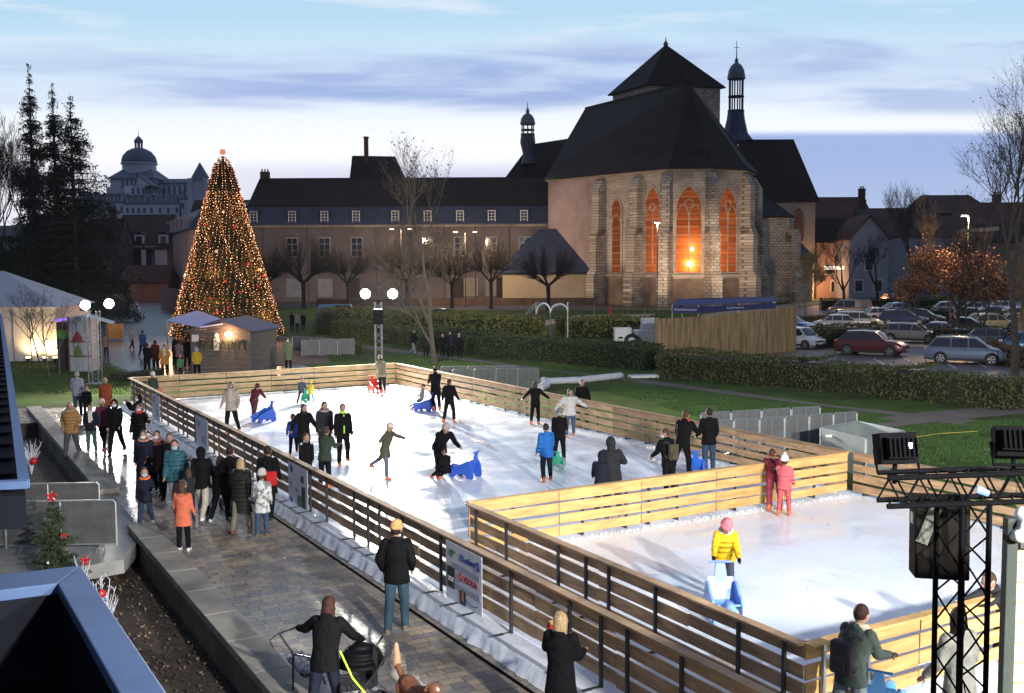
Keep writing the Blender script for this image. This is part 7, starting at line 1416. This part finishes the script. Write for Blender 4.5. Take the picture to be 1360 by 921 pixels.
# woman bending over a buggy, bottom
pw = pp(433,962); wmn = person(pw,1.66,170,'dark haired woman in black jacket bending over a buggy at the bottom edge',K,NV,'red',long=True,legs=((8,5,6),(-4,6,4)),arms=((30,30,10),(34,42,20,.9)),lean=16,group=gp)
handL = at_world(wmn, HJ['L'])
st2 = stroller(pw+V((.34,.12,0)),R(-70),'black buggy beside the bending woman at the bottom edge')
t = thing('bicycle_trailer_handle', 'dark tubular handle with cables held by the bending woman', 'handle', handL-V((-.05,-.05,.96))); b = MB(); b.tube([(-.15,.1,.0),(-.12,.05,.55),(-.30,.0,.86),(-.05,-.05,.96),(.10,.15,.90)],.016,6); b.tube([(-.30,0,.86),(-.42,-.05,.78),(-.36,-.1,.70)],.012,5); b.tube([(-.12,.05,.55),(.2,0,.5),(.3,.1,.1)],.014,5); b.build('tube_frame', steel_dark, t)
b = MB(); a = pw+V((.22,-.1,1.02)); b.tube([a, a+V((.18,-.15,-.30)), a+V((.45,-.30,-.55)), a+V((.75,-.25,-.62)), a+V((.95,.02,-.63))],.013,6); tag(b.build('dog_leash', M('neon leash', (.62,.85,.05), .5)), 'neon yellow leash leading from the woman to the dog', 'leash')
# the dog (rear view, only its back and tail reach into the frame)
pd = pp(552,966); dg_ = thing('dog', 'red brown dog with white blaze and raised pale tail at the bottom edge', 'dog', pd, R(30)); b = MB(); hh = .56
b.tube([(0,.36,.50),(0,.22,.50),(0,0,.46),(0,-.24,.47),(0,-.36,.52)],[.09,.125,.125,.155,.10],10); b.cap((0,-.34,.52),(0,-.50,.66),.085,.07); b.ell((0,-.58,.71),(.085,.11,.085),8); b.cap((0,-.66,.69),(0,-.76,.66),.045,.032)
for s in (-1,1):
    b.cap((s*.075,.30,.46),(s*.08,.22,.28),.075,.04); b.cap((s*.08,.22,.28),(s*.08,.33,.16),.035,.022); b.cap((s*.08,.33,.16),(s*.08,.31,.03),.020,.020); b.cap((s*.08,.31,.025),(s*.08,.26,.02),.022,.018)
    b.cap((s*.08,-.26,.42),(s*.08,-.25,.22),.05,.028); b.cap((s*.08,-.25,.22),(s*.08,-.26,.03),.024,.018); b.cap((s*.08,-.26,.025),(s*.08,-.31,.02),.022,.017); b.cap((s*.05,-.54,.77),(s*.09,-.50,.70),.022,.03,6)
b.cap((0,.42,.53),(0,.60,.68),.04,.05); b.cap((0,.60,.68),(.04,.70,.84),.055,.03); b.build('body', M('red brown fur', (.24,.09,.04), .85, .35, 9, .5, 60), dg_, remesh=.012, sm=3)
b = MB(); b.cap((0,.58,.66),(.05,.72,.86),.062,.035); b.build('tail_plume', M('pale fur', (.50,.32,.18), .85, .2, 9, .5, 60), dg_, smooth=True); b = MB(); b.ell((0,-.64,.745),(.03,.07,.03),7); b.build('blaze', cloth((.6,.56,.5)), dg_, smooth=True)
# blonde woman with food by the fence
pb = pp(745,984); bln = person(pb,1.64,155,'blonde woman in black coat holding a snack by the long fence at the bottom',K,K,'blond',long=True,legs=((4,3,4),(-4,3,4)),arms=((20,8,60,-.5),(34,20,55,.6)),coat=1,group=gp)
t = thing('snack_cone', 'red paper cone of snack held by the blonde woman', 'snack', at_world(bln, HJ['L'])+V((0,0,.07))); b = MB(); b.lathe((0,0,0),[(.02,-.1),(.06,.08)],10); b.build('paper_cone', cloth((.45,.03,.03)), t); b = MB(); b.ell((.02,0,.10),(.075,.05,.035),7); b.build('snack', cloth((.5,.28,.1)), t, smooth=True)
# --- around the chalet and plaza
ga = 'people around the market chalet'
person(pp(219,500),1.72,8,'person in orange hooded jacket with white scarf before the chalet',(.55,.24,.05),K,'brown',**POCK,scarf=(.65,.65,.62),tail=True,mask=MK,fur=(.40,.2,.07),coat=1,group=ga)
person(pp(262,502),1.62,0,'person in bright yellow jacket with pale hood before the chalet',(.62,.40,.04),K,'brown',hood=(.5,.48,.45),mask=MK,**POCK,group=ga)
person(pp(240,502),1.2,10,'child in green jacket with pink hat between the orange and yellow jackets',(.10,.22,.10),DG,'brown',hat='beanie',hatc=(.6,.2,.18),**STAND,group=ga)
person(pp(196,498),1.75,170,'person in dark coat standing back turned left of the chalet queue',K,K,'dark',**STAND,group=ga)
person(pp(207,494),1.78,175,'person with red hood on a dark red coat in the chalet queue',(.10,.02,.02),K,'dark',fur=(.5,.05,.03),**STAND,coat=1,group=ga)
person(pp(190,474),1.78,178,'person in blue jacket walking away at the plaza',(.03,.07,.20),NV,'dark',**WALK,group=ga)
person(pp(176,465),1.68,150,'person in pale patterned coat walking on the plaza',(.36,.33,.33),DG,'blond',**WALK2,coat=1,shoe=(.5,.3,.2),group=ga)
person(pp(141,472),1.45,165,'girl in pink beige coat on the plaza beside the white canopy',(.30,.19,.16),K,'brown',**STAND,coat=1,group=ga)
person(pp(238,492),1.72,175,'person in taupe jacket with back turned before the chalet counter',(.20,.16,.15),K,'dark',**STAND,group=ga)
person(pp(249,488),1.75,165,'tall dark dressed person at the chalet counter',K,K,'dark',**STAND,group=ga)
person(pp(257,490),1.70,190,'second dark dressed person at the chalet counter',NV,K,'dark',**STAND,group=ga)
person(pp(268,486),1.72,-100,'person in dark coat with brown hair looking at the chalet garland',K,K,'brown',long=True,**STAND,group=ga)
person(pp(232,484),1.78,120,'dark person under the left edge of the lavender awning',K,K,'dark',**STAND,group=ga)
person(pp(244,482),1.65,-30,'shop keeper in brown coat inside the lit chalet front',(.2,.1,.05),K,'brown',**STAND,group=ga)
person(pp(383,490),1.78,2,'person in long green coat with white mask standing behind the back fence',(.12,.15,.09),K,'grey',mask=(.85,.87,.9),hood=True,**STAND,coat=2,group=None)
person(pp(388,440),1.75,150,'left person of the group by the giant christmas tree',K,K,'dark',**STAND,group='people near the giant tree')
person(pp(395,441),1.75,-20,'person in pale grey jacket in the group by the giant christmas tree',(.25,.26,.30),DG,'dark',**STAND,group='people near the giant tree')
person(pp(403,440),1.72,30,'right person of the group by the giant christmas tree',K,K,'dark',**STAND,group='people near the giant tree')
gh_ = 'people sitting and standing at the hedge path'
person(pp(549,471),1.72,60,'person in black jacket and pale jeans walking by the hedge',K,(.20,.22,.28),'dark',**WALK,group=gh_)
person(pp(566,473),1.70,160,'person in long dark coat by the hedge left of the birch',DG,K,'dark',**STAND,coat=1,group=gh_)
person(pp(588,474),1.45,20,'child with pink hat by the hedge right of the birch',K,K,'brown',hat='beanie',hatc=(.6,.25,.25),**STAND,group=gh_)
person(pp(598,475),1.70,-20,'person in dark jacket by the hedge holding the child',NV,K,'dark',**STAND,group=gh_)
person(pp(610,476),1.60,200,'person with grey scarf at the right end of the hedge group',K,K,'grey',**STAND,scarf=(.3,.3,.3),group=gh_)
person(V((P(551,400,100).x,100,0)),1.72,90,'worker in orange vest beyond the yellow grasses',(.75,.13,.05),DG,'dark',**WALK,group=None)
# --- skaters
def sk(u, v, h, face, label, **k): k.setdefault('skates', True); k.setdefault('group', gr); return person(pp(u, v, IZ), h, face, label, **k)
sk(308,575,1.74,-6,'woman with beige fur vest over black gliding towards the camera',jk=(.36,.31,.27),hair='brown',long=True,tr=K,scarf=(.45,.38,.33),tail=True,stripe=K,**SKATE)
sk(338,556,1.50,35,'person in maroon jacket bending over the blue skating aid',jk=(.11,.02,.03),tr=(.07,.025,.03),hair='brown',hat='beanie',hatc=(.08,.03,.03),legs=((30,4,20),(-34,10,4)),arms=((46,6,10),(46,6,10)),lean=38)
sk(401,536,1.15,20,'small child in grey astride a red and green aid',jk=(.07,.075,.10),tr=DG,hair='brown',legs=((40,20,50),(-10,25,20)),arms=((30,10,30),(30,10,30)),lean=12,child=True)
sk(413,536,1.0,200,'toddler in yellow and blue on the aid at the back',jk=(.55,.45,.05),tr=(.05,.15,.35),hair=None,hat='beanie',hatc=(.5,.5,.1),legs=((50,12,50),(50,12,50)),arms=((30,10,30),(30,10,30)),child=True)
sk(508,523,1.70,205,'person in olive jacket pushing the red aid at the back fence',jk=(.15,.135,.09),tr=K,hair='dark',hat='beanie',hatc=(.2,.18,.13),**PUSH)
sk(579,546,1.75,190,'tall person in black coat pushing the blue aid with a seated child',jk=K,tr=K,hair='dark',coat=1,**PUSH)
sk(560,543,1.15,-75,'child in grey jacket riding backwards on the blue aid',jk=(.22,.21,.20),tr=(.06,.09,.20),hair='dark',legs=((62,4,6),(55,8,10)),arms=((10,14,30),(10,14,30)),sit=True,lean=-8)
sk(597,562,1.60,165,'teenager in black with brown hair seen from behind at the back right',jk=K,tr=K,hair='brown',**SKATE)
sk(404,612,1.66,30,'woman in long black coat reaching out in the near group',jk=K,tr=K,hair='dark',long=True,coat=1,scarf=DG,legs=((10,4,10),(-8,5,8)),arms=((10,34,20),(8,20,25)),lean=6)
sk(390,604,1.20,20,'child in blue jacket half hidden behind the woman in black',jk=(.03,.07,.30),tr=K,hair='dark',**SKATE)
sk(432,612,1.72,15,'youth in dark grey jacket with grey hood in the near group',jk=DG,tr=K,hair='dark',fur=(.28,.26,.26),**STAND)
sk(456,618,1.74,25,'youth in black tracksuit with neon green trim',jk=K,tr=K,hair='brown',trim_=(.35,.75,.05),legs=((4,3,4),(-16,10,4)),arms=((2,8,6),(2,8,6)))
sk(408,645,1.30,15,'boy in black jacket with white sleeve stripes at the left fence',jk=K,tr=K,hair='dark',stripe=(.6,.6,.62),**STAND)
sk(432,648,1.55,165,'boy in dark green jacket leaning on the left fence',jk=(.03,.045,.032),tr=K,hair='brown',legs=((2,3,2),(-2,3,2)),arms=((30,8,60),(30,8,60)),lean=8)
sk(512,636,1.52,70,'girl in olive coat and pale beanie skating with one arm stretched out',jk=(.075,.07,.045),tr=(.10,.12,.16),hair='blond',long=True,hat='beanie',hatc=(.5,.43,.38),coat=1,legs=((18,3,10),(-40,8,10)),arms=((-4,72,4,1),(30,55,5,1)),lean=16)
sk(584,634,1.74,25,'man in black bending over beside the blue seal aid',jk=K,tr=K,hair='dark',hat='beanie',hatc=(.35,.3,.28),legs=((22,5,20),(-22,6,10)),arms=((45,4,10),(40,12,20)),lean=48)
sk(594,638,1.20,-140,'child in black sitting on the ice with orange skates',jk=K,tr=K,hair='dark',sit=True,legs=((84,12,20),(84,6,30)),arms=((20,12,40),(20,12,40)),lean=10)
sk(711,564,1.52,170,'girl in black with long brown hair balancing with both arms out',jk=K,tr=K,hair='brown',long=True,legs=((6,3,6),(-6,4,6)),arms=((10,42,8,1),(10,42,8,1)))
sk(757,580,1.58,5,'girl in white jacket and jeans with arms spread',jk=(.50,.50,.47),tr=(.06,.09,.16),hair='red',long=True,legs=((14,5,18),(-8,6,12)),arms=((14,46,10,1),(14,46,10,1)),kind='puffer')
sk(773,567,1.66,-12,'boy in black behind the girl in the white jacket',jk=K,tr=K,hair='brown',**SKATE)
sk(726,640,1.56,200,'child in blue jacket striding away on the middle of the ice',jk=(.02,.13,.42),tr=NV,hair='dark',legs=((22,10,18),(-26,12,8)),arms=((12,10,30),(-14,10,30)),kind='puffer')
sk(743,615,1.55,175,'child in black with grey hat next to the blue jacket',jk=K,tr=K,hair='grey',hat='beanie',hatc=(.15,.15,.16),legs=((10,4,12),(-12,5,10)),arms=((20,8,30),(10,8,30)))
sk(814,686,1.78,190,'person in black hooded coat leaning forward behind the golden fence',jk=DG,tr=JN,hood=True,legs=((4,4,4),(-4,4,4)),arms=((10,34,60,-.4),(20,10,30)),lean=14,coat=1)
sk(799,688,1.50,175,'child in dark jacket pressed against the person in the hooded coat',jk=NV,tr=(.04,.06,.11),hair='dark',hood=True,legs=((4,4,4),(-4,4,4)),arms=((20,8,20),(20,8,20)),lean=20)
p_ = sk(888,660,1.66,-155,'person with mask and backpack behind the golden fence',jk=K,tr=K,hair='brown',mask=MK,legs=((4,4,4),(-4,4,4)),arms=((25,8,30),(25,8,30)),lean=12,heady=60); backpack(p_, 'dark olive backpack on the back of the masked skater behind the golden fence', 1.66, (.07,.06,.04))
sk(906,635,1.82,150,'tall man in black with red and white scarf at the right fence',jk=K,tr=K,hair='brown',scarf=(.55,.04,.05),legs=((10,5,10),(-18,8,10)),arms=((50,10,10),(40,16,10)),lean=18)
sk(941,629,1.76,183,'man in black jacket and blue jeans holding the right fence',jk=K,tr=(.03,.06,.10),hair='dark',shoe=(.1,.1,.1),**{**STAND,'arms':((5,12,40),(10,16,40))},coat=0)
gk = 'people on the children rink'
sk(1028,678,1.66,172,'woman in maroon jacket with furry hood bending over the golden fence',jk=(.20,.025,.04),tr=(.24,.04,.06),hair='brown',legs=((4,5,4),(-6,4,4)),arms=((50,8,20),(50,8,20)),lean=62,fur=(.33,.25,.13),group=gk)
sk(1041,684,1.30,158,'child in pink snowsuit and white hat holding the golden fence',jk=(.55,.12,.14),tr=(.46,.09,.11),hair='brown',hat='pom',hatc=(.7,.69,.66),legs=((4,5,4),(-6,4,4)),arms=((14,12,20),(50,8,30)),group=gk,kind='puffer')
sk(962,793,1.40,-6,'child in bright yellow jacket and pink hat pushing the light blue aid',jk=(.74,.46,.02),tr=(.05,.07,.10),hair='brown',hat='beanie',hatc=(.62,.16,.20),fur=(.72,.69,.62),glove=K,legs=((6,5,10),(-6,5,8)),arms=((26,10,30),(26,10,30)),lean=18,headp=18,group=gk,kind='puffer')
p_ = sk(1128,989,1.66,128,'red haired woman in dark green coat and beige scarf pushing a blue aid',jk=(.05,.065,.06),tr=(.16,.18,.21),hair='red',scarf=(.50,.44,.33),tail=False,legs=((8,5,10),(-8,5,8)),arms=((30,8,50),(30,8,50)),lean=12,group=gk,coat=0); backpack(p_, 'dark purple grey backpack on the red haired woman', 1.66, (.05,.045,.06), z=.66)
sk(1272,1010,1.74,200,'person in grey coat with dark hair behind the lighting truss',jk=(.26,.26,.24),tr=(.4,.04,.04),hair='dark',long=True,legs=((4,4,4),(-4,4,4)),arms=((10,18,20),(10,18,20)),coat=1,group=gk)
sk(1335,880,1.40,-70,'brown haired child leaning in beside the hut post',jk=DG,tr=K,hair='brown',legs=((6,5,6),(-6,5,6)),arms=((66,8,10),(66,8,10)),lean=40,group=gk)
sk(204,540,1.35,20,'child in dark jacket and pale hat in the far left rink corner',jk=(.03,.05,.04),tr=K,hair='brown',hat='beanie',hatc=(.5,.48,.45),**STAND)
# --- skating aids
def prof_extrude(b, pts, x0, x1):
    n = len(pts); vs = [V((x0,y,z)) for y, z in pts]+[V((x1,y,z)) for y, z in pts]; b.add(vs, [tuple(range(n)), tuple(range(n,2*n))[::-1]]+[(i,n+i,n+(i+1)%n,(i+1)%n) for i in range(n)])
def aid(u, v, face, label, col=(.03,.10,.50), s=1.0):
    """seal shaped plastic pushing aid: two sled sides, seat shell, nose and a handle at the back (+Y); nose points to -Y"""
    o = thing('skating_aid', label, 'skating aid', pp(u,v,IZ), R(face), 'plastic skating aids'); m_ = M('aid plastic %.2f%.2f%.2f' % col, col, .33, .08, 2, 0, spec=.5); side = [(.36,0),(.40,.08),(.38,.34),(.30,.52),(.16,.56),(.02,.50),(-.14,.42),(-.30,.38),(-.44,.28),(-.50,.12),(-.50,.02),(-.46,0),(-.34,0),(-.24,.10),(-.06,.13),(.10,.10),(.18,0)]; s = s*.86
    side = [(y*s,z*s) for y, z in side]; b = MB()
    for sg_ in (-1,1): prof_extrude(b, side, sg_*.27*s, sg_*.22*s) if sg_ > 0 else prof_extrude(b, side, -.22*s, -.27*s)
    b.build('side_runner', m_, o, bevel=.012); b = MB(); b.loft([[V((x*s,y*s,z*s)) for x,y,z in ((-.225,yy,zz_),(.225,yy,zz_),(.225,yy,zz_-.03),(-.225,yy,zz_-.03))] for yy, zz_ in ((.30,.60),(.24,.40),(.16,.24),(-.08,.22),(-.22,.27),(-.36,.31))]); b.build('seat_shell', m_, o)
    b = MB(); b.cap((0,-.38*s,.26*s),(0,-.56*s,.30*s),.13*s,.09*s,10); b.cap((0,-.55*s,.30*s),(0,-.66*s,.28*s),.07*s,.05*s,8); b.build('seal_nose', m_, o, smooth=True)
    b = MB(); b.loft([[V((x*w_*s,(yy+.02*q_)*s,zz_*s)) for x, q_ in ((-1,-1),(1,-1),(1,1),(-1,1))] for yy, zz_, w_ in ((.28,.46,.11),(.33,.66,.09),(.37,.82,.07))]); b.tube([(-.20*s,.38*s,.84*s),(.20*s,.38*s,.84*s)],.022*s,7); b.build('handle', m_, o); return o
LB = (.20,.36,.74)
aid(352,560,-45,'blue seal aid pushed by the person in maroon'); aid(406,537,10,'red and green aid at the back left of the ice',(.04,.42,.24),.8); aid(498,521,30,'red aid pushed at the back fence',(.62,.05,.03)); aid(566,546,-115,'blue aid carrying the child in grey'); aid(620,634,-120,'large blue seal aid beside the bending man'); aid(926,632,160,'bright blue aid between the two men at the right fence',(.03,.14,.62)); aid(961,818,0,'light blue chair shaped aid pushed by the child in yellow',LB,1.1); aid(1172,955,150,'light blue aid pushed by the red haired woman',(.10,.38,.80)); aid(742,622,170,'small green aid beside the child in black',(.03,.30,.18),.7); aid(214,534,30,'red aid in the far left corner of the rink',(.62,.05,.03),.8)
for k_ in list(MC): pass
# ================================================================ HAZE (thin evening mist)
b = MB(); b.box((40,245,28), (1000,640,58)); hzo = b.build('haze', None); hzo.data.materials.clear()
hm2 = bpy.data.materials.new('evening haze'); hm2.use_nodes = True; t_ = hm2.node_tree; t_.nodes.clear(); o_ = t_.nodes.new('ShaderNodeOutputMaterial'); v_ = t_.nodes.new('ShaderNodeVolumePrincipled'); v_.inputs['Color'].default_value = (.72,.80,.97,1); v_.inputs['Density'].default_value = .00007; v_.inputs['Anisotropy'].default_value = .3; t_.links.new(v_.outputs[0], o_.inputs['Volume'])
hzo.data.materials.append(hm2); tag(hzo, 'thin bluish evening haze over the whole town', 'haze', kind='stuff')
